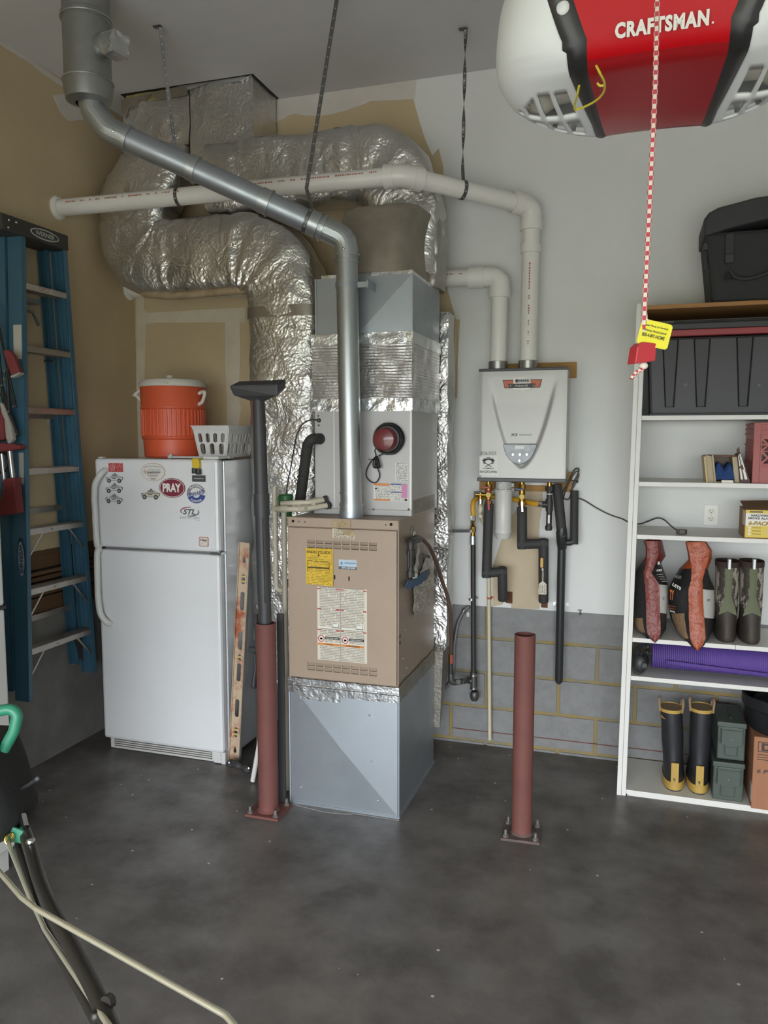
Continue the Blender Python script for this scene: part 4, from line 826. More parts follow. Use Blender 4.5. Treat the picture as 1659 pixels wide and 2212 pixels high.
text(o, 'SpeedTech Lights', (x0+w*0.5, MY-0.0008, z0+h*0.16), mat('stl_light', '7d8185', 0.5), w=w*0.98, h=h*0.2)
text(o, '.com', (x0+w*0.92, MY-0.0008, z0+h*0.0), mat('stl_light', '7d8185'), w=w*0.14)
def sw(a0, a1, m, rx, rz, cx, cz):
    n = 20; A = [math.radians(a0+(a1-a0)*k/n) for k in range(n+1)]
    part(o, 'swoosh', MB().prism([(cx+rx*math.cos(a), cz+rz*math.sin(a)) for a in A]+[(cx+rx*(0.93-0.05*math.sin(k/n*PI))*math.cos(A[n-k]), cz+rz*(0.86-0.12*math.sin(k/n*PI))*math.sin(A[n-k])) for k in range(n+1)], MY-0.0014, MY-0.0006), m, 0)
sw(80, 215, mat('stl_red', '9c3a4c', 0.5), w*0.46, h*0.34, x0+w*0.52, z0+h*0.66); sw(-110, 25, dg, w*0.44, h*0.36, x0+w*0.56, z0+h*0.62)
x0, x1, z0, z1 = label_rect(430, 1159.5, 450.5, 1181, MY); w = x1-x0; h = z1-z0
o = solo('help_magnet', MB().prism(rrect(x0, x1, z0, z1, 0.006), MY-0.001, MY+0.002), mat('help_red', 'a8504e', 0.5), 'small white square magnet with red border low on the freezer door', 'magnet', smooth=0)
part(o, 'face', MB().prism(rrect(x0+w*0.06, x1-w*0.06, z0+h*0.06, z1-h*0.06, 0.005), MY-0.0018, MY-0.001), printed('help_print', 'd8d2c6', '8d8379', 7, 10, thr=0.6), 0)
part(o, 'clear_band', MB().box(x0+w*0.1, x1-w*0.1, MY-0.0022, MY-0.0018, z0+h*0.48, z0+h*0.82), mat('help_paper', 'd8d2c6', 0.5), 0)
text(o, 'Help', (x0+w*0.5, MY-0.0024, z0+h*0.65), mat('help_ink', '6a5148', 0.5), w=w*0.74, h=h*0.33, bold=0.03)
# yellow flashlight hooked over the top edge
c = mg(427, 1003)
t = thing('flashlight', 'yellow and black double flashlight hooked on the freezer door top', 'flashlight', (c.x, RY-0.02, 1.60))
ym = mat('tool_yellow', 'd8b62c', 0.45)
part(t, 'body', MB().prism([(c.x-0.022, 1.655), (c.x+0.016, 1.655), (c.x+0.022, 1.63), (c.x+0.02, 1.605), (c.x-0.016, 1.603), (c.x-0.02, 1.625)], RY-0.026, RY-0.001), ym, 0, 0.004)
part(t, 'hook', MB().box(c.x-0.02, c.x+0.014, RY-0.02, RY+0.03, 1.652, 1.658), ym, 0, 0.002)
part(t, 'head', MB().lathe([(0, 0), (0.013, 0), (0.015, 0.004), (0.014, 0.03), (0, 0.03)], (c.x-0.011, RY-0.016, 1.578), 16).lathe([(0, 0), (0.013, 0), (0.015, 0.004), (0.014, 0.03), (0, 0.03)], (c.x+0.013, RY-0.016, 1.573), 16), blackp)
# ---- orange drink cooler
cc = Vector((-2.545, 3.985, 1.6525))
t = thing('drink_cooler', 'orange barrel drink cooler with white lid on the refrigerator', 'cooler', cc)
om = mat('cooler_orange', 'd95f3d', 0.42, var=0.05, vs=4); lw = mat('cooler_white', 'd6d0c6', 0.45)
part(t, 'barrel', MB().lathe([(0, 0), (0.158, 0), (0.166, 0.008), (0.172, 0.10), (0.181, 0.108), (0.182, 0.115), (0.178, 0.12), (0.178, 0.272), (0.184, 0.278), (0.185, 0.285), (0.181, 0.292), (0.183, 0.395), (0.178, 0.404), (0, 0.404)], cc, 48), om)
rb = MB()
for k in range(46):
    a = 2*PI*k/46; p = cc+Vector((math.cos(a)*0.1785, math.sin(a)*0.1785, 0.196)); rb.obox(p, (0.010, 0.013, 0.148), Matrix.Rotation(a, 3, 'Z'))
part(t, 'rib', rb, om, 0, 0.003)
ld_ = part(t, 'lid', MB().lathe([(0.186, 0.398), (0.190, 0.402), (0.188, 0.415), (0.181, 0.428), (0.172, 0.437), (0.12, 0.443), (0, 0.445)], cc, 48), lw)
part(ld_, 'lid_knob', MB().lathe([(0.022, 0.44), (0.022, 0.455), (0.017, 0.465), (0, 0.467)], cc+Vector((0, -0.03, 0)), 18), lw)
for s_ in (-1, 1):
    hp = [cc+Vector((s_*0.178, -0.02, 0.30)), cc+Vector((s_*0.205, -0.025, 0.315)), cc+Vector((s_*0.224, -0.03, 0.36)), cc+Vector((s_*0.205, -0.02, 0.37)), cc+Vector((s_*0.18, -0.02, 0.36))]
    if s_ < 0: hp = [cc+Vector((-0.176, -0.03, 0.305)), cc+Vector((-0.182, -0.04, 0.32)), cc+Vector((-0.212, -0.045, 0.352)), cc+Vector((-0.226, -0.045, 0.358)), cc+Vector((-0.19, -0.04, 0.385)), cc+Vector((-0.183, -0.03, 0.40))]
    part(t, 'carry_handle', MB().tube(spline(hp, 6), 0.010, 10), lw)
part(t, 'lid_tab', MB().box(cc.x+0.02, cc.x+0.085, cc.y-0.186, cc.y-0.174, 2.062, 2.072), lw, 0, 0.003)
# ---- glass shelf panel lying on the fridge
solo('plastic_tray', MB().box(-2.385, -2.09, 3.79, 3.85, 1.6525, 1.657).box(-2.43, -2.08, 3.782, 3.792, 1.653, 1.664), [mat('panel_white', 'cfd3d2', 0.25)], 'flat white tray edge lying on the refrigerator in front of the basket', 'tray', smooth=0, bevel=0.001)
solo('corner_clip', MB().box(-2.455, -2.43, 3.775, 3.80, 1.6525, 1.668).cyl((-2.442, 3.787, 1.66), (-2.442, 3.787, 1.676), 0.004, n=8), mat('panel_white', 'cfd3d2'), 'tiny white corner clip beside the orange cooler base', 'clip', smooth=0)
# ---- white slotted basket
bx0, bx1, by0, by1, bz0, bz1 = -2.305, -2.095, 3.805, 4.10, 1.665, 1.815
t = thing('plastic_basket', 'white slotted plastic basket on the refrigerator beside the cooler', 'basket', ((bx0+bx1)/2, 3.95, 1.6575))
bm_ = mat('basket_white', 'd3d3d1', 0.4)
def stadium(cx, cz, w, h): return rrect(cx-w/2, cx+w/2, cz-h/2, cz+h/2, min(w, h)/2*0.98, 4)
def wall_(L, H, nt_, nb): 
    holes = [stadium(-L/2+L*(k+0.5)/nt_, H*0.66, L/nt_*0.5, H*0.34) for k in range(nt_)] + [stadium(-L/2+L*(k+0.5)/nb, H*0.26, L/nb*0.52, H*0.40) for k in range(nb)]
    return cutplate([(-L/2-0.006, 0), (L/2+0.006, 0), (L/2+0.012, H), (-L/2-0.012, H)], holes, 0.003)
tp_ = 0.025
W1 = bx1-bx0-2*tp_; H1 = bz1-bz0
for y, s_ in ((by0, 1), (by1, -1)):
    part(t, 'end_wall', wall_(W1, H1, 4, 3).xf(lambda v: Vector(((bx0+bx1)/2+v.x*(1+0.22*v.y/H1), y+s_*(tp_*0.6*(1-v.y/H1))+v.z, bz0+v.y))), bm_, 0)
for x, s_ in ((bx0, 1), (bx1, -1)):
    part(t, 'side_wall', wall_(by1-by0-0.03, H1, 8, 6).xf(lambda v: Vector((x+s_*(tp_*(1-v.y/H1))+v.z, (by0+by1)/2+v.x*(1+0.06*v.y/H1), bz0+v.y))), bm_, 0)
part(t, 'floor_plate', MB().box(bx0+tp_-0.004, bx1-tp_+0.004, by0+0.012, by1-0.012, 1.6575, 1.668), bm_, 0)
rim = MB().box(bx0-0.008, bx1+0.006, by0-0.008, by0+0.004, bz1-0.004, bz1+0.016).box(bx0-0.008, bx1+0.006, by1-0.004, by1+0.008, bz1-0.004, bz1+0.016).box(bx0-0.008, bx0+0.004, by0, by1, bz1-0.004, bz1+0.016).box(bx1-0.004, bx1+0.006, by0, by1, bz1-0.004, bz1+0.016)
part(t, 'rim', rim, bm_, 0, 0.002)
part(t, 'rim_lip', MB().box(bx0-0.014, bx1+0.008, by0-0.014, by0-0.006, bz1+0.008, bz1+0.016), bm_, 0, 0.002)
# ================================================================ things between fridge and furnace
lvm = mat('level_worn', 'c0aa90', 0.5, col2='a25636', vs=9, detail=6, lo=0.36, hi=0.52); lvd = mat('level_inner', '8e877d', 0.5)
b0 = aY(503, 1644, 3.69)+Vector((0.011, 0, 0)); b1_ = aY(528, 1172, 3.69)+Vector((0.006, 0, 0)); lv = (b1_-b0); LL = lv.length
def kite(cx, cy, s_): return [(cx-0.006*s_, cy-0.012*s_), (cx, cy-0.016*s_), (cx+0.006*s_, cy-0.012*s_), (cx+0.008*s_, cy-0.004*s_), (cx+0.002*s_, cy+0.016*s_), (cx-0.002*s_, cy+0.016*s_), (cx-0.008*s_, cy-0.004*s_)]
holes = [stadium(0, LL*f, 0.026, LL*0.085) for f in (0.205, 0.37, 0.545, 0.71, 0.89-0.10)]
holes = [stadium(0, LL*f, 0.024, LL*0.083) for f in (0.25, 0.415, 0.56, 0.74)] + [kite(0, LL*0.055, 1.2), kite(0, LL*0.925, 1.2)]
holes += [stadium(0, LL*f, 0.02, LL*0.045) for f in (0.138, 0.838)] + [stadium(0, LL*0.485, 0.016, LL*0.026)]
ux = lv.normalized(); sx = Vector((0, -1, 0)).cross(ux)*-1
sx = ux.cross(Vector((0, 1, 0))).normalized(); sx = sx if sx.x > 0 else -sx
def LV(v): return b0+sx*v.x+ux*v.y+Vector((0, -1, 0))*v.z
t = thing('spirit_level', 'worn orange four-foot spirit level leaning beside the refrigerator', 'level', b0)
part(t, 'web', cutplate([(-0.030, 0), (0.030, 0), (0.030, LL), (-0.030, LL)], holes, 0.006).xf(LV), lvm, 0)
part(t, 'flange', MB().box(-0.0325, -0.0285, 0, LL, -0.012, 0.012).xf(LV), lvm, 0); part(t, 'flange', MB().box(0.0285, 0.0325, 0, LL, -0.012, 0.012).xf(LV), lvd, 0)
for f in (0.138, 0.838, 0.485):
    n_ = 2 if f != 0.485 else 1
    for k in range(n_):
        zz = LL*f+(k-0.5*(n_-1))*0.026; part(t, 'vial', MB().tube([(-0.018, zz, 0), (0.018, zz, 0)], 0.006, 10).xf(LV), mat('vial_amber', 'c9b472', 0.25)); part(t, 'vial_holder', MB().box(-0.02, -0.012, zz-0.009, zz+0.009, -0.005, 0.008).box(0.012, 0.02, zz-0.009, zz+0.009, -0.005, 0.008).xf(LV), mat('vial_block', 'bfb09a', 0.5), 0)
# bollards
bolm = mat('bollard_red', '74463f', 0.7, var=0.18, vs=6, bump=0.06, bs=60); plm = mat('plate_dirty', '6a5650', 0.75, col2='4e4a46', vs=10)
def bollard(x, y, label, r, tilt, pr, pm):
    t = thing('steel_bollard', label, 'bollard', (x, y, 0), 'steel bollards'); zt = 0.912
    part(t, 'post', MB().lathe([(r, 0.012), (r, zt), (r-0.006, zt), (r-0.006, 0.3), (0, 0.3)], (x, y, 0), 36), bolm)
    R = Matrix.Rotation(pr, 3, 'Z'); part(t, 'base_plate', MB().obox((x, y, 0.006), (0.17, 0.16, 0.012), R), pm, 0, 0.002)
    for a, b in ((-1, -1), (1, -1), (1, 1), (-1, 1)):
        q = R @ Vector((a*0.065, b*0.062, 0)); part(t, 'anchor_bolt', MB().cyl((x+q.x, y+q.y, 0.01), (x+q.x, y+q.y, 0.045), 0.007, n=10).cyl((x+q.x, y+q.y, 0.012), (x+q.x, y+q.y, 0.022), 0.013, n=6), mat('bolt_steel', '8d8b86', 0.5, 0.7))
    part(t, 'weld', MB().lathe([(r+0.008, 0.012), (r+0.005, 0.016), (r, 0.02)], (x, y, 0), 30), pm)
bollard(-1.610, 3.245, 'brick red steel bollard with a black vacuum tube stuck in it', 0.0465, 0, 0.0, bolm)
bollard(-0.437, 3.395, 'brick red open-topped steel bollard standing alone below the water heater', 0.0455, 0, 0.05, plm)
# shop vacuum wand standing in the bollard
t = thing('vacuum_wand', 'black vacuum wand with wide floor nozzle standing in the bollard', 'vacuum wand', (-1.606, 3.25, 0.35))
wm = mat('wand_black', '3d3d3e', 0.5, bump=0.03, bs=40)
wb_ = Vector((-1.604, 3.244, 0.35)); wt = Vector((-1.640, 3.265, 1.955)); wd = (wt-wb_).normalized(); WL = (wt-wb_).length
part(t, 'lower_tube', MB().cyl(wb_, wb_+wd*0.72, 0.027, 0.030, n=22), wm); part(t, 'middle_tube', MB().cyl(wb_+wd*0.70, wb_+wd*1.16, 0.0325, n=22), wm)
part(t, 'upper_tube', MB().cyl(wb_+wd*1.14, wb_+wd*1.46, 0.031, 0.030, n=22).cyl(wb_+wd*1.44, wb_+wd*WL, 0.029, 0.0275, n=22), wm)
part(t, 'collar', MB().cyl(wb_+wd*1.06, wb_+wd*1.16, 0.036, n=22).cyl(wb_+wd*0.50, wb_+wd*0.62, 0.0305, n=22), wm)
ribs = MB()
for k in range(6):
    a = k*PI/3; o_ = Vector((math.cos(a), math.sin(a), 0))*0.0315; ribs.bar(wb_+wd*0.66+o_, wb_+wd*1.05+o_, 0.004, 0.004)
part(t, 'rib', ribs, wm, 0)
nz = MB().add([(-0.125, -0.045, 0.045), (0.105, -0.045, 0.05), (0.125, 0.035, 0.055), (-0.105, 0.035, 0.05), (-0.112, -0.04, 0.0), (0.105, -0.05, 0.0), (0.118, 0.03, 0.015), (-0.1, 0.03, 0.012), (-0.035, -0.03, -0.03), (0.035, -0.03, -0.03), (0.035, 0.028, -0.03), (-0.035, 0.028, -0.03)],
    [(0, 1, 2, 3), (0, 4, 5, 1), (1, 5, 6, 2), (2, 6, 7, 3), (3, 7, 4, 0), (4, 8, 9, 5), (5, 9, 10, 6), (6, 10, 11, 7), (7, 11, 8, 4), (8, 11, 10, 9)])
Rn = Matrix.Rotation(0.12, 3, 'Z') @ Matrix.Rotation(0.28, 3, 'X')
part(t, 'nozzle', nz.xf(lambda v: wt + Vector((0.004, 0, 0.012)) + Rn @ v), wm, 0, 0.008)
# dark bar, clamp and plastic pipe scrap behind the bollard
k0 = aY(610, 1690, 3.335); k1 = aY(608, 1326, 3.335)
t = thing('steel_bar', 'flat black steel bar upright between red bollard and furnace base', 'bar', (k0.x, 3.335, 0))
part(t, 'bar', MB().box(k0.x-0.017, k0.x+0.017, 3.33, 3.342, 0.0, k1.z), mat('bar_black', '393738', 0.6, bump=0.05, bs=30), 0, 0.001)
part(t, 'hole_ring', MB().lathe([(0.004, 0), (0.008, 0), (0.008, 0.003), (0.004, 0.003)], aY(606, 1366, 3.33), 14, axis=(0, -1, 0), close=True), screw)
p0 = aZ(546, 1686, 0.012); p1 = aY(566, 1575, 3.40)
solo('pipe_offcut', MB().cyl(p0, p0+(p1-p0)*1.6, 0.0125, n=16), mat('pvc_white', 'dcd7cc'), 'thin white plastic pipe offcut leaning behind the left bollard', 'pipe')
cb0 = aY(553, 1640, 3.56)
t = thing('bar_clamp', 'black bar clamp standing in the gap behind the left bollard', 'clamp', (cb0.x, 3.56, 0))
part(t, 'bar', MB().box(cb0.x+0.008, cb0.x+0.024, 3.55, 3.562, 0.0, 0.87), mat('bar_black', '393738'), 0)
cj = aY(556, 1402, 3.555); part(t, 'jaw', MB().box(cb0.x-0.025, cb0.x+0.028, 3.545, 3.567, cj.z-0.02, cj.z+0.008), mat('bar_black', '393738'), 0, 0.004)
ch = aY(549, 1482, 3.545); part(t, 'grip', MB().tube([(cb0.x+0.012, 3.545, cj.z-0.02), (ch.x+0.012, 3.54, (cj.z+ch.z)/2), (ch.x, 3.54, ch.z)], [0.007, 0.010, 0.016], 12), blackp)
part(t, 'screw_knob', MB().ball(ch, (0.02, 0.012, 0.014), 12), blackp)
fl = aZ(512, 1662, 0.02)
t = thing('clamp_head', 'black iron clamp head lying on the floor below the level', 'clamp', (fl.x, fl.y, 0))
part(t, 'head', MB().tube(spline([fl+Vector((-0.07, 0.03, 0.012)), fl+Vector((-0.02, 0.015, 0.02)), fl+Vector((0.04, 0.0, 0.012)), fl+Vector((0.09, -0.02, 0.016))], 6), [0.014, 0.018, 0.022, 0.024, 0.02, 0.018, 0.018, 0.02, 0.022, 0.02, 0.016, 0.014, 0.016, 0.02, 0.022, 0.024, 0.022, 0.018, 0.012], 12), mat('bar_black', '393738'))
part(t, 'bolt', MB().ball(fl+Vector((-0.04, -0.01, 0.035)), 0.008, 8).ball(fl+Vector((0.085, -0.03, 0.03)), 0.009, 8), screw)
# ================================================================ stepladder hung on the left wall
LXF, LXM, LXB = -2.888, -2.972, -3.03
blue = mat('ladder_blue', '3d6579', 0.45, var=0.12, vs=4); alum = mat('ladder_aluminium', 'b3aca3', 0.38, 0.75, var=0.15, vs=12); capm = mat('ladder_cap', '3a3732', 0.55)
nt_, nb_ = aX(47, 541, LXF).y, aX(62, 1515, LXF).y; ft_, fb_ = aX(145, 541, LXF).y, aX(206, 1400, LXF).y
ztop = aX(145, 541, LXF).z; zbot = aX(55, 1520, LXF).z; zfb = aX(206, 1400, LXF).z
def ny(z): return nt_+(nb_-nt_)*(ztop-z)/(ztop-zbot)
def fy(z): return ft_+(fb_-ft_)*(ztop-z)/(ztop-zfb)
t = thing('stepladder', 'blue fibreglass stepladder hanging folded on the tan left wall', 'ladder', (-2.95, (ny(zbot)+fy(zbot))/2, zbot))
def rail(name, y_of, x0, x1, s_, zt, zb, th=0.004, fl=0.03, sh=0.0):
    mb = MB()
    for (xa, xb, ya, yb) in ((x0, x1, 0, th), (x1-th, x1, 0, fl), (x0, x0+th, 0, fl)):
        vs = [(x, y_of(z)+sh+s_*y, z) for z in (zb, zt) for x, y in ((xa, ya), (xb, ya), (xb, yb), (xa, yb))]
        mb.add(vs, [(0, 1, 2, 3), (7, 6, 5, 4), (0, 4, 5, 1), (1, 5, 6, 2), (2, 6, 7, 3), (3, 7, 4, 0)])
    return part(t, name, mb, blue, 0, 0.001)
nr = rail('front_rail', ny, LXM, LXF, 1, ztop+0.03, zbot); fr_ = rail('front_rail', fy, LXM, LXF, -1, ztop+0.03, zbot)
rail('rear_rail', ny, LXB, LXM-0.006, 1, ztop+0.02, zbot+0.05, sh=-0.012); rail('rear_rail', fy, LXB, LXM-0.006, -1, ztop+0.02, zbot+0.05, sh=-0.03)
mb = MB()
for y_of, s_ in ((fy, -1),):
    for x in (LXF-0.03, LXF-0.06): mb.add([(x+dx, y_of(z)+s_*(0.004+dy), z) for z in (zbot, ztop) for dx, dy in ((-0.003, 0), (0.003, 0), (0.003, 0.004), (-0.003, 0.004))], [(0, 1, 2, 3), (7, 6, 5, 4), (0, 4, 5, 1), (1, 5, 6, 2), (2, 6, 7, 3), (3, 7, 4, 0)])
part(t, 'rail_rib', mb, blue, 0)
# cap
zc0 = aX(145, 541, LXF+0.008).z; zc1 = aX(145, 508, LXF+0.008).z; cy0 = nt_-0.13; cy1 = aX(146, 540, LXF+0.008).y+0.01
cap = part(t, 'top_cap', MB().box(LXB-0.008, LXF+0.008, cy0, cy1, zc0, zc1), capm, 0, 0.006)
wc = Vector((LXF+0.0085, aX(97, 513, LXF+0.008).y, (zc0+zc1)/2)); wa = (aX(129, 520, LXF).y-aX(68, 505, LXF).y)/2; wbz = 0.026
part(cap, 'logo_oval', MB().prism(ellipse(wc.y, wc.z, wa, wbz, 36), wc.x, wc.x+0.0012, 'X'), mat('logo_grey', 'b9bab4', 0.5), 0)
part(cap, 'logo_inner', MB().prism(ellipse(wc.y, wc.z, wa*0.93, wbz*0.76, 36), wc.x+0.001, wc.x+0.0019, 'X'), capm, 0)
text(cap, 'WERNER', (wc.x+0.002, wc.y, wc.z), mat('logo_grey', 'b9bab4'), w=wa*1.35, h=wbz*0.85, xd=(0, 1, 0), bold=0.02)
rv = MB()
for px, py in ((19, 475), (35, 480), (18, 491)): p = aX(px, py, LXF+0.008); rv.ball(p, 0.006, 8)
part(cap, 'rivet', rv, screw)
# steps
zsteps = [aX(60, y, LXF).z for y in (612, 745, 872, 1006, 1142, 1275, 1406)]
zs = [zsteps[0]+(zsteps[-1]-zsteps[0])*k/6 for k in range(7)]
for k, z in enumerate(zs):
    ya, yb = ny(z)+0.004, fy(z)-0.004; st_ = part(t, 'step', MB().box(LXF-0.075, LXF-0.001, ya, yb, z-0.004, z).box(LXF-0.005, LXF-0.001, ya, yb, z-0.030, z).box(LXF-0.075, LXF-0.071, ya, yb, z-0.030, z), alum, 0, 0.001)
    tr_ = MB()
    for q in range(5): tr_.box(LXF-0.068+q*0.014, LXF-0.062+q*0.014, ya, yb, z, z+0.002)
    part(st_, 'tread', tr_, alum, 0)
    if k >= 4:
        for y_of, s_ in ((ny, 1), (fy, -1)):
            part(t, 'step_brace', MB().bar((LXF-0.012, y_of(z)+s_*0.13, z-0.026), (LXF-0.012, y_of(z-0.16)+s_*0.006, z-0.17), 0.010, 0.003, (1, 0, 0)), alum, 0)
    if k >= 4: part(st_, 'rivet', MB().ball((LXF, (ya+yb)/2-0.04, z-0.015), 0.005, 8), mat('rivet_dark', '8a867f', 0.5))
# warning sticker on the first step, pail shelf behind
z = zs[0]; part(t, 'step_sticker', MB().box(LXF-0.001, LXF+0.0005, ny(z)+0.10, ny(z)+0.20, z-0.026, z-0.004), printed('sticker_print', 'b9b4aa', '8a5a55', 4, 12, ax=(1, 2)), 0)
part(t, 'pail_shelf', MB().box(LXM-0.05, LXM+0.02, ny(z)+0.01, ny(z)+0.20, z-0.075, z-0.055).tube([(LXM, ny(z)+0.01, z-0.11), (LXM, ny(z)+0.16, z-0.12), (LXM, ny(z)+0.2, z-0.18)], 0.008, 8), mat('shelf_grey', '6f757a', 0.4, 0.5), 0)
for zz in (zs[2]-0.05, zs[4]+0.06, zs[6]+0.1): part(t, 'rear_bar', MB().box(LXB, LXB+0.012, ny(zz)-0.01, fy(zz)-0.03, zz, zz+0.03), alum, 0)
z = zs[6]
for y_of, s_ in ((ny, 1), (fy, -1)):
    pr_ = [(y_of(z)+s_*0.004, z-0.035), (y_of(z)+s_*0.10, z-0.035), (y_of(z)+s_*0.07, z-0.06), (y_of(z)+s_*0.045, z-0.11), (y_of(z)+s_*0.03, z-0.17), (y_of(z)+s_*0.004, z-0.20)]
    part(t, 'foot_gusset', MB().prism(pr_, LXM, LXM+0.006, 'X'), capm, 0)
# near rail stickers (on the web that faces the door)
yw = lambda z: ny(z)-0.001
za, zb_ = aX(40, 702, LXF-0.03).z, aX(38, 776, LXF-0.03).z
part(t, 'white_label', MB().add([(LXM+0.028, yw(zb_), zb_), (LXF-0.006, yw(zb_), zb_), (LXF-0.006, yw(za), za), (LXM+0.028, yw(za), za)], [(0, 1, 2, 3)]), mat('label_paper', 'b9b6ac', 0.5), 0)
za, zb_ = aX(40, 978, LXF-0.03).z, aX(40, 1046, LXF-0.03).z
part(t, 'small_label', MB().add([(LXF-0.036, yw(zb_), zb_), (LXF-0.006, yw(zb_), zb_), (LXF-0.006, yw(za), za), (LXF-0.036, yw(za), za)], [(0, 1, 2, 3)]), mat('label_tan', '9a978c', 0.5), 0)
zo = aX(40, 1208, LXF-0.04).z; oc = Vector(((LXM+LXF)/2+0.012, yw(zo)-0.0005, zo))
part(t, 'rail_logo', MB().prism(ellipse(oc.x, oc.z, 0.024, 0.108, 36), oc.y-0.0005, oc.y+0.003), mat('logo_navy', '22384f', 0.5), 0)
part(t, 'rail_logo_inner', MB().prism(ellipse(oc.x, oc.z, 0.019, 0.088, 36), oc.y-0.001, oc.y), mat('logo_dim', '8fa0ab', 0.5), 0)
text(t, 'WERNER', (oc.x, oc.y-0.0012, oc.z), mat('logo_navy', '22384f'), w=0.15, h=0.022, xd=(0, 0, -1), yd=(1, 0, 0), bold=0.02)
part(t, 'hang_hook', MB().tube([(XL-0.005, ny(zs[1])+0.05, zs[1]-0.045), (LXM-0.01, ny(zs[1])+0.05, zs[1]-0.045), (LXM-0.01, ny(zs[1])+0.05, zs[1]-0.02)], 0.006, 8).tube([(XL-0.005, fy(zs[1])-0.05, zs[1]-0.045), (LXM-0.01, fy(zs[1])-0.05, zs[1]-0.045), (LXM-0.01, fy(zs[1])-0.05, zs[1]-0.02)], 0.006, 8), blackp)
# ================================================================ folded red camp chair hung beside it
CYY = 3.13
def cp(px, py, d=0.0): return aY(px, py, CYY+d)
t = thing('camp_chair', 'folded red camp chair with black rods hanging beside the stepladder', 'chair', cp(15, 1110))
rodm = mat('chair_rod', '2a2926', 0.4, 0.4); redf = mat('chair_red', '7c3435', 0.8, var=0.15, vs=20); gryf = mat('chair_grey', 'a09a92', 0.8)
for (a, b) in (((-12, 660), (34, 880)), ((-6, 800), (20, 885)), ((14, 800), (20, 892)), ((2, 850), (22, 897)), ((22, 895), (40, 940)), ((-8, 700), (10, 900))): part(t, 'rod', MB().cyl(cp(*a), cp(*b), 0.0065, n=10), rodm)
rv = MB()
for px, py in ((10, 802), (10, 818), (4, 832), (29, 878), (18, 889), (34, 938)): rv.ball(cp(px, py, -0.008), 0.0055, 8)
part(t, 'rivet', rv, screw)
def pad(pts, m, th=0.03, name='fabric'): 
    P_ = [cp(*q) for q in pts]; part(t, name, MB().prism([(p.x, p.z) for p in P_], CYY-th/2, CYY+th/2), m, 0, 0.008)
pad([(10, 757), (22, 756), (33, 768), (40, 790), (47, 805), (28, 812), (20, 790)], redf, 0.03, 'arm_sleeve'); pad([(27, 812), (47, 804), (48, 808), (36, 815), (28, 817)], gryf, 0.034, 'sleeve_hem')
pad([(-15, 870), (2, 872), (8, 895), (14, 905), (16, 950), (-15, 955)], redf, 0.05, 'seat_fabric'); pad([(2, 868), (10, 872), (17, 890), (27, 920), (32, 950), (22, 962), (16, 945), (13, 908), (7, 893)], gryf, 0.03, 'seat_edge')
pad([(-15, 955), (30, 958), (48, 962), (52, 966), (48, 970), (26, 974), (-15, 978)], redf, 0.05, 'seat_roll')
part(t, 'steel_leg', MB().cyl(cp(21, 972), cp(28, 1035), 0.012, n=12).cyl(cp(4, 980), cp(10, 1040), 0.011, n=12), mat('chair_steel', 'a6a3a0', 0.3, 0.8))
pad([(14, 1034), (38, 1031), (42, 1070), (46, 1108), (12, 1114), (-2, 1112), (8, 1080), (14, 1060)], redf, 0.05, 'foot_pocket')
part(t, 'cup_ring', MB().tube([cp(4+12*math.cos(a), 1000+22*math.sin(a)) for a in [k*PI/10 for k in range(21)]], 0.006, 8), rodm)
# ================================================================ second white refrigerator, mostly out of frame
gx = -2.372; gc = aX(20, 1500, gx); gy1 = gc.y; gzt = aX(5, 1034, gx).z; gsp = aX(12, 1311, gx).z
t = thing('refrigerator', 'white refrigerator against the left wall with the folded red chair behind it', 'refrigerator', (gx-0.32, gy1-0.36, 0))
part(t, 'cabinet', MB().box(XL+0.03, gx-0.065, gy1-0.72, gy1-0.002, 0.02, gzt-0.008), fws, 0, 0.006)
for nm, z0, z1 in (('freezer_door', gsp+0.006, gzt), ('refrigerator_door', 0.10, gsp-0.006)):
    d_ = part(t, nm, MB().box(gx-0.06, gx, gy1-0.72, gy1, z0, z1), mat('fridge_white_two', 'cfcfca', 0.35), 0, 0.012)
    part(d_, 'door_handle', MB().tube(spline([(gx, gy1-0.66, z0+0.06), (gx+0.035, gy1-0.66, z0+0.1), (gx+0.035, gy1-0.66, z1-0.1), (gx, gy1-0.66, z1-0.06)], 6), 0.012, 10), hm)
part(t, 'hinge', MB().box(gx-0.05, gx+0.004, gy1-0.06, gy1+0.002, gsp-0.006, gsp+0.006), mat('hinge_dark', '3b3a38', 0.5), 0)
part(t, 'kick_plate', MB().box(gx-0.08, gx-0.03, gy1-0.70, gy1-0.01, 0.0, 0.095), hm, 0, 0.004)
# ================================================================ lawn mower handle at the lower left
t = thing('lawn_mower', 'push lawn mower handle with black bag and brass coloured bail rods', 'lawn mower', (-2.05, 1.15, 0))
gtube = mat('mower_green', '2f7f63', 0.4); tubem = mat('mower_black_tube', '322f2b', 0.4, 0.2); rodz = mat('zinc_rod', 'e2dfc8', 0.3, 0.75)
bagm = mat('mower_bag', '1d1f1d', 0.85, bump=0.2, bs=60)
part(t, 'handle_tube', MB().tube(spline([aD(30, 1745, 1.80), aD(58, 1810, 1.70), aD(82, 1890, 1.58), aD(110, 1960, 1.46), aD(165, 2065, 1.32), aD(215, 2165, 1.2), aD(245, 2235, 1.14), aD(300, 2330, 1.08)], 8), 0.0135, 16), tubem)
part(t, 'inner_tube', MB().tube(spline([aD(40, 1830, 1.72), aD(62, 1900, 1.62), aD(92, 1990, 1.48), aD(140, 2080, 1.36), aD(195, 2180, 1.24), aD(230, 2250, 1.17)], 8), 0.009, 14), tubem)
part(t, 'bail_rod', MB().tube(fillet([aD(14, 1812, 1.70), aD(68, 1946, 1.52), aD(84, 1978, 1.48), aD(97, 2008, 1.44), aD(245, 2230, 1.12)], 0.03, 5), 0.0048, 12), rodz)
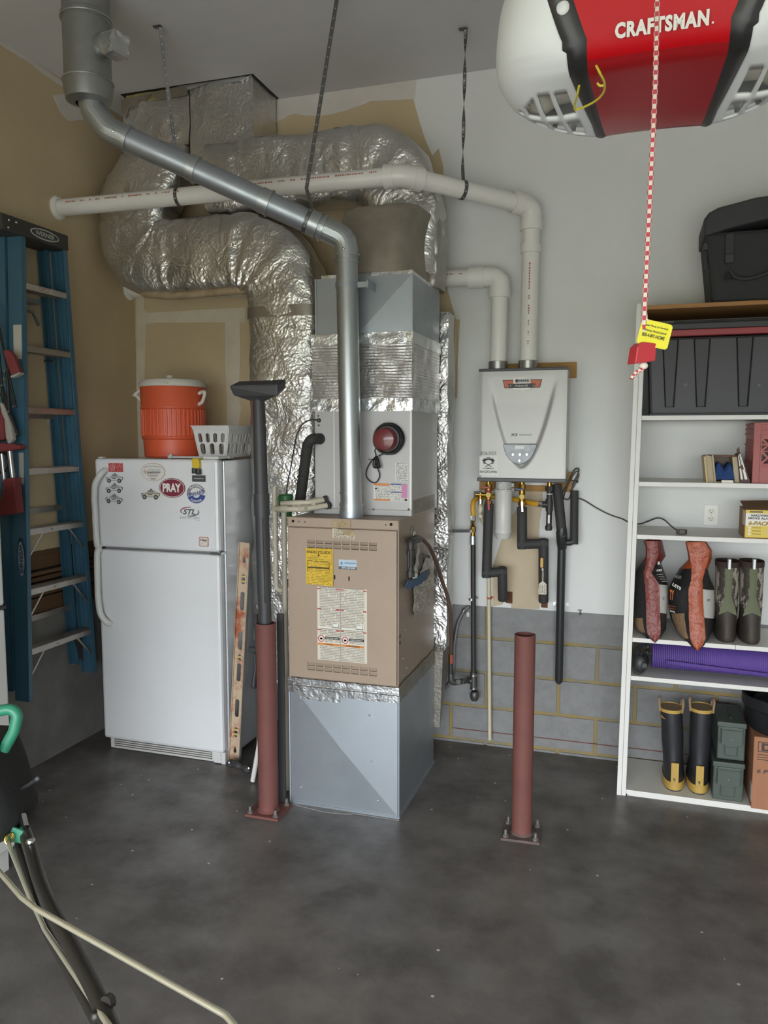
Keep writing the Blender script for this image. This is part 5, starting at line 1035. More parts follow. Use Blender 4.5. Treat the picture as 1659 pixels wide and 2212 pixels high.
part(t, 'bail_rod', MB().tube(fillet([aD(-60, 1815, 1.60), aD(46, 1938, 1.38), aD(78, 1963, 1.34), aD(488, 2193, 1.10), aD(520, 2232, 1.07)], 0.05, 6), 0.0048, 12), rodz)
q = aD(26, 1806, 1.70)
part(t, 'green_bracket', MB().prism([(-0.035, -0.005), (-0.02, 0.02), (0.0, 0.022), (0.026, 0.012), (0.022, -0.016), (0.005, -0.012)], -0.004, 0.004).xf(lambda v: q+_r*v.x+_u*v.z+_f*v.y), gtube, 0, 0.002)
sp = [q-_f*0.006+_r*(0.012*math.cos(a)*0.6+0.002*0)+_u*(0.009*math.sin(a))+_f*(-0.0022*a/3) for a in [k*0.5 for k in range(36)]]
part(t, 'spring', MB().tube(sp, 0.0022, 6), mat('brass_spring', 'b39a55', 0.25, 1.0))
n0 = aD(48, 1762, 1.72); n1 = aD(54, 1788, 1.70)
part(t, 'chrome_knob', MB().cyl(n0, n1, 0.009, n=10).ball(aD(66, 1818, 1.66), 0.010, 10), mat('chrome', 'c9c9c9', 0.12, 1.0))
part(t, 'end_bolt', MB().ball(aD(207, 2195, 1.17), 0.009, 10).cyl(aD(228, 2168, 1.18), aD(240, 2160, 1.19), 0.011, n=10), tubem)
part(t, 'green_handle', MB().tube(fillet([aD(-90, 1550, 1.75), aD(42, 1528, 1.75), aD(30, 1580, 1.75), aD(8, 1620, 1.75)], 0.035, 8), 0.0125, 16), gtube)
# bag: soft box mostly out of frame
rows = []
for k in range(13):
    v = k/12; cl = aD(-150, 1598+190*v, 1.76); w_ = 0.165+0.03*v-0.05*max(0, v-0.8)*3; row = []
    for j in range(28):
        a = 2*PI*j/28; ca, sa = math.cos(a), math.sin(a); e = 0.5
        pnt = cl + _r*math.copysign(abs(ca)**e, ca)*(w_+0.035*v) + _f*math.copysign(abs(sa)**e, sa)*0.13
        pnt += Vector((noise.noise(pnt*9), noise.noise(pnt*9+Vector((4, 4, 4))), 0))*0.012; row.append(pnt)
    rows.append(row)
mb = MB().grid(rows, closed=True); mb.f += [tuple(range(28)), tuple(range(12*28, 13*28))]; mb.m += [0, 0]
part(t, 'grass_bag', mb, bagm, 60)
part(t, 'bag_latch', MB().tube(spline([aD(40, 1705, 1.76), aD(58, 1697, 1.74), aD(78, 1684, 1.72), aD(84, 1680, 1.72)], 6), [0.004]*12+[0.006]*7, 10), blackp)
# frame down to the deck, out of frame to the left
S0 = aD(30, 1745, 1.80)
part(t, 'lower_handle', MB().tube([S0, S0+Vector((-0.35, -0.10, -0.18)), Vector((-1.95, 1.25, 0.22))], 0.013, 12).tube([S0+Vector((0.0, -0.3, 0)), Vector((-1.75, 0.9, 0.55)), Vector((-1.95, 0.85, 0.22))], 0.013, 12).tube([S0, S0+Vector((0, -0.3, 0))], 0.011, 10), tubem)
part(t, 'deck', MB().lathe([(0, 0.20), (0.20, 0.20), (0.25, 0.17), (0.27, 0.10), (0.27, 0.07)], (-2.15, 1.05, 0), 32), gtube)
part(t, 'engine', MB().lathe([(0, 0.36), (0.10, 0.35), (0.13, 0.30), (0.13, 0.20)], (-2.15, 1.05, 0), 24), blackp)
for wx, wy in ((-2.42, 0.84), (-2.42, 1.26), (-1.9, 0.8), (-1.9, 1.3)): part(t, 'wheel', MB().lathe([(0, -0.02), (0.08, -0.02), (0.10, -0.012), (0.10, 0.012), (0.08, 0.02), (0, 0.02)], (wx, wy, 0.10), 24, axis=(0, 1, 0)), blackp)
# ================================================================ tankless water heater and its plumbing
HY = 4.10
h0 = aY(1034, 1030, HY); HX0, HX1 = aY(1034, 900, HY).x, aY(1224, 900, HY).x; HZ0, HZ1 = 1.552, 2.118
t = thing('water_heater', 'silver grey wall-mounted tankless water heater with two white vent pipes', 'water heater', ((HX0+HX1)/2, 4.22, HZ0))
hs_ = mat('heater_silver', 'aaa9a4', 0.42, 0.35, var=0.04, vs=2); hdk = mat('heater_trim', '3a3a3c', 0.4); chrome = mat('chrome', 'c9c9c9', 0.12, 1.0)
part(t, 'case', MB().box(HX0+0.006, HX1-0.004, HY+0.05, YW-0.0175, HZ0+0.012, HZ1-0.008), mat('heater_side', 'b4b4ae', 0.35, 0.4), 0, 0.006)
# front cover: shallow V-shaped dish pressed into the sheet
nx, nz = 60, 72; rows = []
cxh = (HX0+HX1)/2; Wd = HX1-HX0; Hd = HZ1-HZ0
def dish(u, v):
    """u -0.5..0.5, v 0..1 up; inside the shield outline the panel is recessed"""
    w = 0.0 if v < 0.10 else min(0.405, 0.405*((v-0.10)/0.80)**0.5)
    d = (w-abs(u))/0.05; k = max(0.0, min(1.0, d)); k = k*k*(3-2*k); fade = max(0.0, min(1.0, (0.93-v)/0.25))
    return 0.008*k*fade
for j in range(nz+1):
    v = j/nz; row = []
    for i in range(nx+1):
        u = i/nx-0.5; y = HY + dish(u, v) + 0.02*max(0, abs(u)-0.47)**0.5*0.8
        row.append((cxh+u*Wd, y, HZ0+v*Hd))
    rows.append(row)
part(t, 'front_cover', MB().grid(rows), hs_, 60)
part(t, 'cover_rim', MB().box(HX0, HX0+0.004, HY+0.003, HY+0.055, HZ0, HZ1).box(HX1-0.004, HX1, HY+0.003, HY+0.055, HZ0, HZ1), hs_, 0)
part(t, 'top_trim', MB().box(HX0-0.002, HX1+0.002, HY-0.004, HY+0.06, HZ1-0.012, HZ1+0.003), hdk, 0, 0.003)
part(t, 'bottom_trim', MB().box(HX0-0.004, HX1+0.002, HY-0.005, HY+0.09, HZ0-0.016, HZ0+0.004), hdk, 0, 0.003)
part(t, 'bottom_plate', MB().box(HX0+0.01, HX1-0.008, HY+0.05, YW-0.02, HZ0-0.012, HZ0+0.014), chrome, 0)
part(t, 'top_plate', MB().box(HX0+0.006, HX1-0.004, HY+0.03, YW-0.0175, HZ1-0.012, HZ1+0.002), mat('heater_side', 'b4b4ae'), 0)
stl = mat('stainless', 'a8a6a0', 0.28, 1.0)
for x in (hx, qx): part(t, 'vent_collar', MB().lathe([(0.056, HZ1), (0.056, HZ1+0.006), (0.0505, HZ1+0.008), (0.0505, HZ1+0.05), (0.047, HZ1+0.052)], (x, HVY, 0), 28), stl)
# badge
b = aY(1128, 829, HY); bx, bz = b.x, b.z; k_ = (aY(1171, 829, HY).x-aY(1085.5, 829, HY).x)
bd_ = part(t, 'badge', MB().prism([(bx-k_*0.5, bz+0.021), (bx+k_*0.5, bz+0.021), (bx+k_*0.445, bz-0.021), (bx-k_*0.445, bz-0.021)], HY-0.002, HY+0.002), mat('badge_dark', '4c4038', 0.5), 0)
part(bd_, 'orange_field', MB().prism([(bx-k_*0.48, bz+0.018), (bx+k_*0.48, bz+0.018), (bx+k_*0.432, bz-0.018), (bx-k_*0.432, bz-0.018)], HY-0.003, HY-0.002), mat('badge_orange', 'c0664a', 0.5), 0)
part(bd_, 'dark_plate', MB().prism([(bx-k_*0.36, bz+0.0), (bx+k_*0.34, bz+0.0), (bx+k_*0.30, bz-0.021), (bx-k_*0.32, bz-0.021)], HY-0.004, HY-0.003), mat('badge_char', '3c3a3a', 0.5), 0)
part(bd_, 'white_plate', MB().prism([(bx-k_*0.22, bz+0.029), (bx, bz+0.034), (bx+k_*0.21, bz+0.029), (bx+k_*0.21, bz+0.001), (bx-k_*0.22, bz+0.001)], HY-0.005, HY-0.004).prism([(bx-k_*0.22, bz-0.021), (bx+k_*0.21, bz-0.021), (bx+k_*0.21, bz-0.03), (bx, bz-0.034), (bx-k_*0.22, bz-0.03)], HY-0.005, HY-0.004), whtp, 0)
part(bd_, 'inner_plate', MB().box(bx-k_*0.18, bx+k_*0.19, HY-0.0055, HY-0.005, bz+0.004, bz+0.026), mat('badge_grey', 'bfc0be', 0.4), 0)
text(bd_, 'state', (bx+k_*0.045, HY-0.0057, bz+0.016), mat('badge_ink', '3b3742', 0.5), w=k_*0.25, h=0.013, bold=0.03)
part(bd_, 'globe', MB().lathe([(0, 0.001), (0.0085, 0.001), (0.0085, 0)], (bx-k_*0.13, HY-0.0055, bz+0.015), 18, axis=(0, -1, 0)), mat('badge_ink', '3b3742'))
text(bd_, 'ProLine XE', (bx-k_*0.01, HY-0.0042, bz-0.010), whtp, w=k_*0.31, h=0.0085, bold=0.01)
for sx_ in (-0.29, 0.28): part(bd_, 'badge_stud', MB().ball((bx+k_*sx_, HY-0.004, bz-0.0095), 0.0032, 8), whtp)
x3 = aY(1124, 939, HY+0.008)
text(t, 'X3', (x3.x-0.033, HY+0.0070, x3.z), hdk, w=0.036, h=0.014, bold=0.04, shear=0.1); text(t, 'TECHNOLOGY', (x3.x+0.027, HY+0.0070, x3.z-0.001), hdk, w=0.066, h=0.007, bold=0.015)
# control panel: rounded triangle
cp0 = aY(1087, 959, HY+0.006); cp1 = aY(1161, 959, HY+0.006); cpb = aY(1122, 1003, HY+0.006)
n = 14; tri = [(cp0.x+0.004, cp0.z)] + [(cp1.x-0.004, cp0.z), (cp1.x, cp0.z-0.006)]
tri = [(cp0.x, cp0.z-0.005), (cp0.x+0.005, cp0.z), (cp1.x-0.005, cp0.z), (cp1.x, cp0.z-0.005)]
for k in range(1, n): 
    a = PI*k/n; tri.append((cpb.x+(cp1.x-cp0.x)*0.5*math.cos(a)*(0.94-0.2*math.sin(a)), cp0.z-0.012-(cp0.z-cpb.z-0.012)*math.sin(a)**0.8))
cpn = part(t, 'control_panel', MB().prism(tri, HY-0.002, HY+0.018), mat('panel_silver', '85878a', 0.35, 0.3, var=0.25, vs=30), 0, 0.003)
cxm = sum(p[0] for p in tri)/len(tri); czm = (cp0.z+cpb.z)/2+0.01
part(t, 'panel_bezel', MB().prism([(cxm+(x-cxm)*1.04, czm+(z-czm)*1.05) for x, z in tri], HY+0.001, HY+0.018), mat('bezel_grey', '6c6c6a', 0.4), 0)
part(cpn, 'display', MB().box(cxm-0.023, cxm+0.022, HY-0.0035, HY-0.002, cp0.z-0.026, cp0.z-0.009), mat('lcd_grey', 'c9c9c2', 0.25), 0)
for px, py in ((1108, 982), (1123, 982), (1138, 982), (1122, 995)): q = aY(px, py, HY-0.002); part(cpn, 'button', MB().lathe([(0, 0.003), (0.006, 0.003), (0.0078, 0.0), (0, 0)], (q.x, HY-0.002, q.z), 16, axis=(0, -1, 0)), chrome)
# plumber's sticker and handwritten date
x0, x1, z0, z1 = label_rect(1036, 986, 1076, 1027, HY-0.001); w = x1-x0; h = z1-z0
stk_ = part(t, 'plumber_sticker', MB().box(x0, x1, HY-0.0015, HY+0.003, z0, z1), mat('sticker_white', 'd9d9d2', 0.4), 0)
text(stk_, 'PLUMBING', (x0+w*0.48, HY-0.0017, z0+h*0.37), blk, w=w*0.56, h=h*0.07, bold=0.02); text(stk_, '804.292.8980', (x0+w*0.48, HY-0.0017, z0+h*0.19), mat('phone_ink', '5b5852', 0.5), w=w*0.92, h=h*0.13, bold=0.02)
arcp = [(x0+w*(0.48+0.38*math.cos(math.radians(a))), z0+h*(0.62+0.34*math.sin(math.radians(a)))) for a in range(25, 156, 10)] + [(x0+w*(0.48+0.22*math.cos(math.radians(a))), z0+h*(0.62+0.20*math.sin(math.radians(a)))) for a in range(155, 24, -10)]
part(stk_, 'crest_banner', MB().prism(arcp, HY-0.0022, HY-0.0015), blk, 0); 
text(stk_, 'STEP BY STEP', (x0+w*0.48, HY-0.0024, z0+h*0.905), whtp, w=w*0.38, h=h*0.06, bold=0.01)
for s_ in (-1, 1):
    a = Vector((x0+w*(0.48-s_*0.16), HY-0.0018, z0+h*0.45)); b_ = Vector((x0+w*(0.48+s_*0.22), HY-0.0018, z0+h*0.68)); part(stk_, 'crossed_wrench', MB().bar(a, b_, 0.0035, 0.0008, (0, 1, 0)).lathe([(0.0025, 0), (0.0065, 0), (0.0065, 0.0008), (0.0025, 0.0008)], (b_.x, HY-0.0015, b_.z), 10, axis=(0, -1, 0), close=True), blk, 0)
q = aY(1055, 979, HY-0.001); text(t, '8/26/2025', (q.x, HY-0.0005, q.z), blk, w=0.084, h=0.017, shear=0.25)
# plywood backing boards behind
ply = mat('plywood', 'b2884f', 0.75, var=0.25, vs=6, stretch=(0.3, 1, 6))
a = aY(1246, 782, YW-0.006); b_ = aY(1240, 817, YW-0.006)
solo('backing_board', MB().box(HX0+0.02, a.x, YW-0.018, YW, b_.z, a.z), ply, 'raw plywood strip peeking out beside the water heater top', 'board', smooth=0)
a0, a1 = aY(1037, 1040, YW-0.012), aY(1237, 1056, YW-0.012)
solo('backing_board', MB().box(aY(1037, 1050, YW).x, aY(1236, 1050, YW).x, YW-0.018, YW, aY(1100, 1060, YW).z, HZ0+0.03), ply, 'raw wooden mounting board behind the water heater valves', 'board', smooth=0)
solo('mounting_bracket', MB().box(aY(1135, 1045, YW).x, aY(1198, 1045, YW).x, YW-0.03, YW-0.018, aY(1150, 1047, YW).z, HZ0-0.012), mat('bracket_white', 'd0d0cc', 0.4), 'white steel bracket strip under the water heater', 'bracket', smooth=0)
a = aY(1237, 935, YW-0.006); b_ = aY(1249, 1060, YW)
solo('wall_patch_plate', MB().box(aY(1229, 940, YW).x, a.x, YW-0.004, YW, aY(1237, 1012, YW).z, a.z), mat('plate_pale', 'd4d4cc', 0.3), 'small clear plastic film plate on the wall right of the heater', 'plate', smooth=0)
# ---- valves
brass = mat('brass', 'a8843f', 0.3, 1.0, var=0.2, vs=60); vred = mat('valve_red', 'a32f2f', 0.4); vblue = mat('valve_blue', '33406f', 0.4); gfac = mat('gauge_yellow', 'd1b554', 0.5)
insul = mat('pipe_insulation', '373735', 0.7, bump=0.12, bs=50); gas_yel = mat('gas_yellow', 'cf9a28', 0.4); bpipe = mat('black_iron', '3d3b39', 0.5, 0.3); pexm = mat('cpvc_cream', 'd2c7a8', 0.45)
VY = 4.20
def v(px, py, dy=0.0): return aY(px, py, VY+dy)
def valve(label, px, top, bot, col, py_g, hot):
    q = v(px, bot); t = thing('isolation_valve', label, 'valve', q)
    a = v(px, top); a.z = HZ0; part(t, 'brass_body', MB().cyl(a, v(px, top+12), 0.012, n=14).cyl(v(px, top+10), v(px, top+20), 0.019, n=8).cyl(v(px, top+18), v(px, bot), 0.016, n=14).cyl(v(px, bot-14), v(px, bot-6), 0.021, n=8), brass)
    g = v(px, py_g, -0.045); part(t, 'valve_stem', MB().cyl(v(px, py_g), g, 0.012, n=12), brass)
    part(t, 'yellow_cap', MB().lathe([(0, 0.008), (0.013, 0.008), (0.0155, 0.004), (0.0155, -0.006), (0, -0.006)], g, 20, axis=(0, -1, 0)), gfac)
    part(t, 'lever_handle', MB().bar(v(px, py_g+10, -0.04), v(px+1, py_g+33, -0.045), 0.012, 0.005, (0, 1, 0)), col if hot else chrome, 0, 0.002)
    part(t, 'service_lever', MB().bar(v(px-14 if hot else px-15, py_g-17, -0.03), v(px+5, py_g-15, -0.03), 0.010, 0.004, (0, 1, 0)), col, 0, 0.002)
    part(t, 'collar_ring', MB().cyl(v(px, py_g-11), v(px, py_g-5), 0.0175, n=12), col if hot else brass); return t
valve('brass hot water valve with red levers under the heater', 1055, 1036, 1096, vred, 1069, True)
valve('brass cold water valve with blue lever under the heater', 1127.5, 1036, 1098, vblue, 1073, False)
# relief valve beside the hot valve
t = thing('relief_valve', 'small brass relief valve joining the hot valve and cream pipe', 'valve', v(1037, 1090))
part(t, 'body', MB().cyl(v(1028, 1068), v(1050, 1069), 0.012, n=12).cyl(v(1038, 1062), v(1037, 1090), 0.011, n=12), brass); part(t, 'lever', MB().bar(v(1024, 1064, -0.01), v(1040, 1062, -0.01), 0.012, 0.003, (0, 1, 0)).bar(v(1024.5, 1066, -0.01), v(1025.5, 1076, -0.01), 0.008, 0.006, (0, 1, 0)), blackp, 0)
part(t, 'adapter', MB().cyl(v(1038, 1078), v(1038, 1088), 0.014, n=12), screw)
dn = [v(1038, 1088), v(1038, 1118), v(1048, 1140), v(1056, 1165), v(1056, 1250)]
dz = aY(1058, 1598, YW-0.03)
t = thing('relief_drain_pipe', 'thin cream plastic drain pipe running down the block wall to the floor', 'pipe', (dz.x, YW-0.03, dz.z))
part(t, 'upper_pipe', MB().tube(fillet([v(1038, 1086), v(1037, 1110, 0.02), v(1041, 1122, 0.05), v(1050, 1142, 0.09), v(1056, 1180, 0.12)], 0.03), 0.0105, 12), pexm)
part(t, 'coupling', MB().cyl(v(1038, 1094), v(1038, 1104), 0.0135, n=12).cyl(v(1037.5, 1112), v(1039, 1118), 0.013, n=12), pexm)
top_ = aY(1055, 1150, YW-0.03); part(t, 'lower_pipe', MB().cyl(top_, dz, 0.0105, n=14), pexm)
cl = aY(1057, 1292, YW-0.03); part(t, 'copper_clamp', MB().box(cl.x-0.02, cl.x+0.024, YW-0.004, YW, cl.z-0.005, cl.z+0.005).cyl(cl-Vector((0, 0, 0.005)), cl+Vector((0, 0, 0.005)), 0.0125, n=14), mat('copper', 'a86046', 0.35, 0.8))
# ---- insulated hot and cold pipes
def ins(label, pts, r, caps=True, rad=0.028):
    P_ = [v(*q) for q in pts]; t = thing('insulated_pipe', label, 'pipe', P_[-1], 'black insulated water pipes')
    segs = list(zip(P_, P_[1:]))
    names = ['vertical_sleeve', 'cross_sleeve', 'lower_sleeve', 'stub']
    for k, (a, b) in enumerate(segs):
        d = (b-a).normalized(); a2 = a - d*(r*0.9 if k else 0); b2 = b + d*(r*0.9 if k < len(segs)-1 else 0)
        m_ = MB().tube([a2, a2+d*0.004, b2-d*0.012, b2-d*0.004, b2], [r*0.94, r, r, r*0.94, r*0.7] if k == len(segs)-1 else [r*0.94, r, r, r, r*0.94], 20)
        part(t, names[k], m_, insul)
    return t
t = ins('black insulated hot water pipe stepping right in front of the cream drain', [(1056, 1088), (1051, 1238), (1085, 1235, 0.02), (1086, 1298, 0.06)], 0.026)
t = ins('black insulated cold water pipe with yellow valve handle and paper tag', [(1127.5, 1095), (1128, 1176), (1174, 1174, 0.02), (1174, 1302, 0.06)], 0.0265)
hq = v(1172, 1203, 0.01)
part(t, 'shutoff_handle', MB().prism(rrect(hq.x-0.0075, hq.x+0.0075, v(1172, 1225).z, hq.z, 0.007), VY-0.022, VY-0.016), mat('handle_yellow', 'c99a3a', 0.45), 0)
tq = v(1173.5, 1255, 0.0)
solo_tag = thing('paper_tag', 'handwritten paper tag tied to the yellow shutoff handle', 'tag', (tq.x, VY-0.03, v(1173, 1282).z))
z0, z1 = v(1173, 1282).z, v(1173, 1254).z; tgm = mat('tag_paper', 'cfc8b6', 0.7)
part(solo_tag, 'card', MB().prism([(tq.x-0.0215, z0+0.004), (tq.x-0.019, z0), (tq.x+0.018, z0+0.001), (tq.x+0.0215, z0+0.005), (tq.x+0.0205, z1-0.014), (tq.x+0.006, z1), (tq.x-0.004, z1), (tq.x-0.019, z1-0.014)], VY-0.031, VY-0.0298), tgm, 0)
for k, (tx, ww) in enumerate((('HOT WATER', 0.05), ('HEATER', 0.042), ('Cold C/O', 0.046))): text(solo_tag, tx, (tq.x+0.012-0.0125*k, VY-0.0315, (z0+z1)/2-0.006), blk, w=ww*0.95, h=0.0075, xd=(0, 0, -1), yd=(1, 0, 0))
part(solo_tag, 'string', MB().tube([(tq.x-0.001, VY-0.03, z1-0.006), (tq.x-0.003, VY-0.03, (z1+v(1172, 1228).z)/2), v(1173, 1228, -0.028)], 0.0012, 6).tube([(tq.x+0.001, VY-0.03, z1-0.006), (tq.x+0.004, VY-0.03, (z1+v(1172, 1228).z)/2), v(1173, 1228, -0.028)], 0.0012, 6).ball(v(1172, 1230, -0.026), (0.006, 0.004, 0.008), 8), tgm)
# gas / condensate stack right of the cold pipe
t = ins('tall black insulated drain pipe under the heater ending in a capped tip', [(1203, 1046, 0.032), (1215, 1162, 0.032)], 0.026)
tl = v(1214, 1160, 0.06); te = aY(1207, 1478, YW-0.055)
dk = mat('black_wrap', '2d2d2e', 0.38)
part(t, 'long_drop', MB().tube([tl, te+Vector((0, 0, 0.03)), te+Vector((0, 0, 0.012)), te], [0.0225, 0.0215, 0.019, 0.006], 20), dk)
part(t, 'taped_joint', MB().tube([v(1214, 1140, 0.03), v(1213, 1150, 0.03), v(1214, 1172, 0.05), v(1214, 1184, 0.06)], [0.024, 0.0285, 0.0285, 0.0245], 18), dk)
part(t, 'side_branch', MB().tube(fillet([v(1216, 1172, 0.05), v(1232, 1172, 0.055), v(1240, 1168, 0.06), v(1241, 1060, 0.1)], 0.02), 0.0175, 16), dk)
part(t, 'branch_sleeve', MB().cyl(v(1240, 1176, 0.06), v(1241, 1060, 0.1), 0.0215, n=18), insul)
cl = aY(1211, 1306, YW-0.02); part(t, 'pipe_clamp', MB().box(cl.x-0.042, cl.x+0.042, YW-0.004, YW-0.001, cl.z-0.010, cl.z+0.010).cyl((cl.x, YW-0.045, cl.z-0.008), (cl.x, YW-0.045, cl.z+0.008), 0.0245, n=20), screw)
t = thing('gas_union', 'black iron gas fitting stack with capped drip leg under the heater', 'gas fitting', v(1187, 1145))
part(t, 'nipple', MB().cyl(v(1187, 1040), v(1187, 1056), 0.013, n=14), brass); part(t, 'union_nut', MB().cyl(v(1187, 1050), v(1187, 1060), 0.022, n=8), bpipe); part(t, 'upper_nipple', MB().cyl(v(1187, 1058), v(1187, 1080), 0.0155, n=16), bpipe)
part(t, 'white_band', MB().cyl(v(1187, 1066), v(1187, 1068), 0.0162, n=16), whtp); part(t, 'tee', MB().cyl(v(1186.5, 1078), v(1186.5, 1104), 0.019, n=16).cyl(v(1186.5, 1090), v(1172, 1090), 0.017, n=16), bpipe)
part(t, 'drip_leg', MB().cyl(v(1186.5, 1104), v(1185.5, 1137), 0.015, n=16), bpipe); part(t, 'end_cap', MB().cyl(v(1185.5, 1136), v(1185, 1144), 0.019, n=16).cyl(v(1185, 1143), v(1185, 1146), 0.015, n=16), bpipe)
part(t, 'drip_label', MB().box(v(1185, 1120).x-0.002, v(1185, 1120).x+0.008, VY-0.0162, VY-0.0145, v(1185, 1130).z, v(1185, 1112).z), whtp, 0)
part(t, 'hose_nut', MB().cyl(v(1163, 1089), v(1174, 1090), 0.0165, n=8), chrome)
t = thing('gas_hose', 'yellow flexible gas hose running behind the filter canister', 'gas hose', v(1024, 1116))
pts = spline([v(1022.5, 1116), v(1021.5, 1092), v(1027, 1078, 0.03), v(1045, 1074, 0.075), v(1065, 1073, 0.10), v(1090, 1075, 0.10), v(1112, 1079, 0.075), v(1130, 1083, 0.05), v(1150, 1087, 0.012), v(1166, 1089)], 8); part(t, 'hose', MB().tube(pts, 0.0135, 14), gas_yel)
for a, b in (((1022, 1114), (1021.5, 1124)),): part(t, 'hose_nut', MB().cyl(v(*a), v(*b), 0.016, n=8), chrome)
GX = aY(1021, 1200, YW-0.05)
def g(px, py): return aY(px, py, YW-0.06)
def gb2(px, py): return aY(px, py, 4.11)
t = thing('gas_riser', 'black iron gas pipe rising up the wall to the yellow hose', 'gas pipe', g(1024, 1510))
part(t, 'shutoff_valve', MB().cyl(v(1021.5, 1122), g(1021.5, 1134), 0.014, n=12).cyl(g(1021.5, 1132), g(1021.5, 1158), 0.013, n=12).cyl(g(1021.5, 1138), g(1021.5, 1150), 0.017, n=8), brass)
part(t, 'valve_lever', MB().bar(g(1020, 1146)+Vector((0, -0.025, 0)), g(980, 1146)+Vector((0, -0.03, 0)), 0.016, 0.006, (0, 1, 0)).ball(g(980, 1146)+Vector((0, -0.03, 0)), (0.009, 0.005, 0.009), 10), blackp, 0, 0.002); part(t, 'lever_nut', MB().cyl(g(1020, 1146), g(1020, 1146)+Vector((0, -0.034, 0)), 0.009, n=8), chrome)
part(t, 'union', MB().cyl(g(1021.5, 1158), g(1021.5, 1176), 0.017, n=10), galv2); part(t, 'riser_pipe', MB().cyl(g(1022, 1174), g(1023, 1458), 0.0145, n=16), bpipe)
cl = aY(1023, 1290, YW); part(t, 'pipe_clamp', MB().box(cl.x-0.03, cl.x+0.034, YW-0.004, YW-0.001, cl.z-0.006, cl.z+0.006).cyl((cl.x, YW-0.06, cl.z-0.006), (cl.x, YW-0.06, cl.z+0.006), 0.0165, n=16).box(cl.x-0.006, cl.x+0.006, YW-0.05, YW-0.003, cl.z-0.005, cl.z+0.005), screw)
mal = mat('malleable_iron', '5c5a58', 0.45, 0.6)
part(t, 'tee', MB().cyl(g(1023, 1452), g(1023.5, 1488), 0.0195, n=16).cyl(g(1023, 1470), g(1010, 1470), 0.018, n=14), mal); part(t, 'tee_band', MB().cyl(g(1023, 1456), g(1023, 1460), 0.0215, n=16).cyl(g(1023.5, 1484), g(1023.5, 1488), 0.0215, n=16), screw)
part(t, 'drip_cap', MB().lathe([(0, -0.03), (0.018, -0.03), (0.025, -0.012), (0.026, 0.008), (0.02, 0.022), (0.015, 0.024)], g(1025, 1502), 18), mal)
part(t, 'cross_nipple', MB().cyl(g(1012, 1470), gb2(990, 1473), 0.014, n=14).cyl(g(1012, 1470).lerp(gb2(990, 1473), 0.45), g(1012, 1470).lerp(gb2(990, 1473), 0.7), 0.0175, n=8), mal)
part(t, 'street_elbow', MB().tube(fillet([g(1012, 1470).lerp(gb2(990, 1473), 0.85), gb2(975, 1475), gb2(974, 1455)], 0.02), 0.0165, 14), mal); part(t, 'furnace_branch', MB().cyl(gb2(974, 1460), gb2(974, 1432), 0.0135, n=14), bpipe); part(t, 'red_valve', MB().cyl(gb2(974, 1432), gb2(974, 1414), 0.013, n=12), brass); part(t, 'red_handle', MB().bar(gb2(978, 1412)+Vector((0, -0.02, 0)), gb2(978, 1432)+Vector((0, -0.02, 0)), 0.012, 0.008, (0, 1, 0)), vred, 0, 0.002)
# ---- filter canister
fx = v(1087, 1110); t = thing('water_filter', 'white cylindrical water filter canister under the heater', 'water filter', v(1086, 1168))
fz = lambda py: v(1086, py).z
wp = mat('filter_white', 'd2d0ca', 0.35); wg = mat('filter_cap', 'c3c1bb', 0.4)
part(t, 'bowl', MB().lathe([(0, 0), (0.034, 0.0), (0.040, 0.01), (0.044, 0.03), (0.047, 0.034), (0.047, 0.045), (0.044, 0.05), (0.046, fz(1068)-fz(1164)), (0.05, fz(1064)-fz(1164)), (0.05, fz(1060)-fz(1164))], (fx.x-0.002, VY+0.02, fz(1164)), 30), wp)
part(t, 'head', MB().lathe([(0.0505, 0), (0.0505, 0.012), (0.044, 0.016), (0.042, fz(1040)-fz(1062)), (0, fz(1040)-fz(1062))], (fx.x-0.002, VY+0.02, fz(1062)), 30), wg)
part(t, 'head_label', MB().prism(rrect(v(1081, 1050).x, v(1096, 1050).x, fz(1059), fz(1045), 0.001), VY-0.0265, VY-0.022), printed('filter_label', 'd8d8d4', '777777', 8, 8), 0)
part(t, 'side_port', MB().cyl((fx.x+0.03, VY+0.02, fz(1058)), (fx.x+0.056, VY+0.02, fz(1058)), 0.013, n=12).box(fx.x+0.036, fx.x+0.054, VY+0.01, VY+0.03, fz(1052), fz(1044)), mat('port_grey', '9f9d98', 0.4)); part(t, 'neck', MB().box(fx.x-0.02, fx.x+0.02, VY, YW-0.016, fz(1050), fz(1044)), wg, 0)
# ---- grey conduit on the block wall
t = thing('conduit', 'bent grey conduit curving down the block wall behind the gas pipe', 'conduit', aY(960, 1500, YW-0.03))
part(t, 'pipe', MB().tube(spline([aY(1013, 1310, YW-0.02), aY(1005, 1318, YW-0.022), aY(990, 1345, YW-0.025), aY(982, 1390, YW-0.03), aY(980, 1440, YW-0.03), aY(972, 1475, YW-0.03), aY(955, 1492, YW-0.03), aY(944, 1505, YW-0.03)], 8), 0.010, 12), mat('conduit_grey', '7c7c7e', 0.45, 0.4))
part(t, 'clip', MB().cyl(aY(1004, 1316, YW-0.022), aY(1001, 1321, YW-0.022), 0.0125, n=12).box(aY(1008, 1326, YW).x, aY(1014, 1326, YW).x, YW-0.003, YW+0.006, aY(1010, 1332, YW).z, aY(1010, 1322, YW).z), screw)
sm = MB(); a = aY(1248, 1322, YW); t = thing('wall_clip', 'tiny metal clip at the drywall edge left of the shelves', 'clip', a)
part(t, 'clip', MB().tube([aY(1248, 1318, YW-0.008), aY(1257, 1318, YW-0.008), aY(1253, 1320, YW-0.008), aY(1252, 1329, YW-0.008), aY(1256, 1328, YW-0.008), aY(1254, 1321, YW-0.006)], 0.0018, 6), screw)
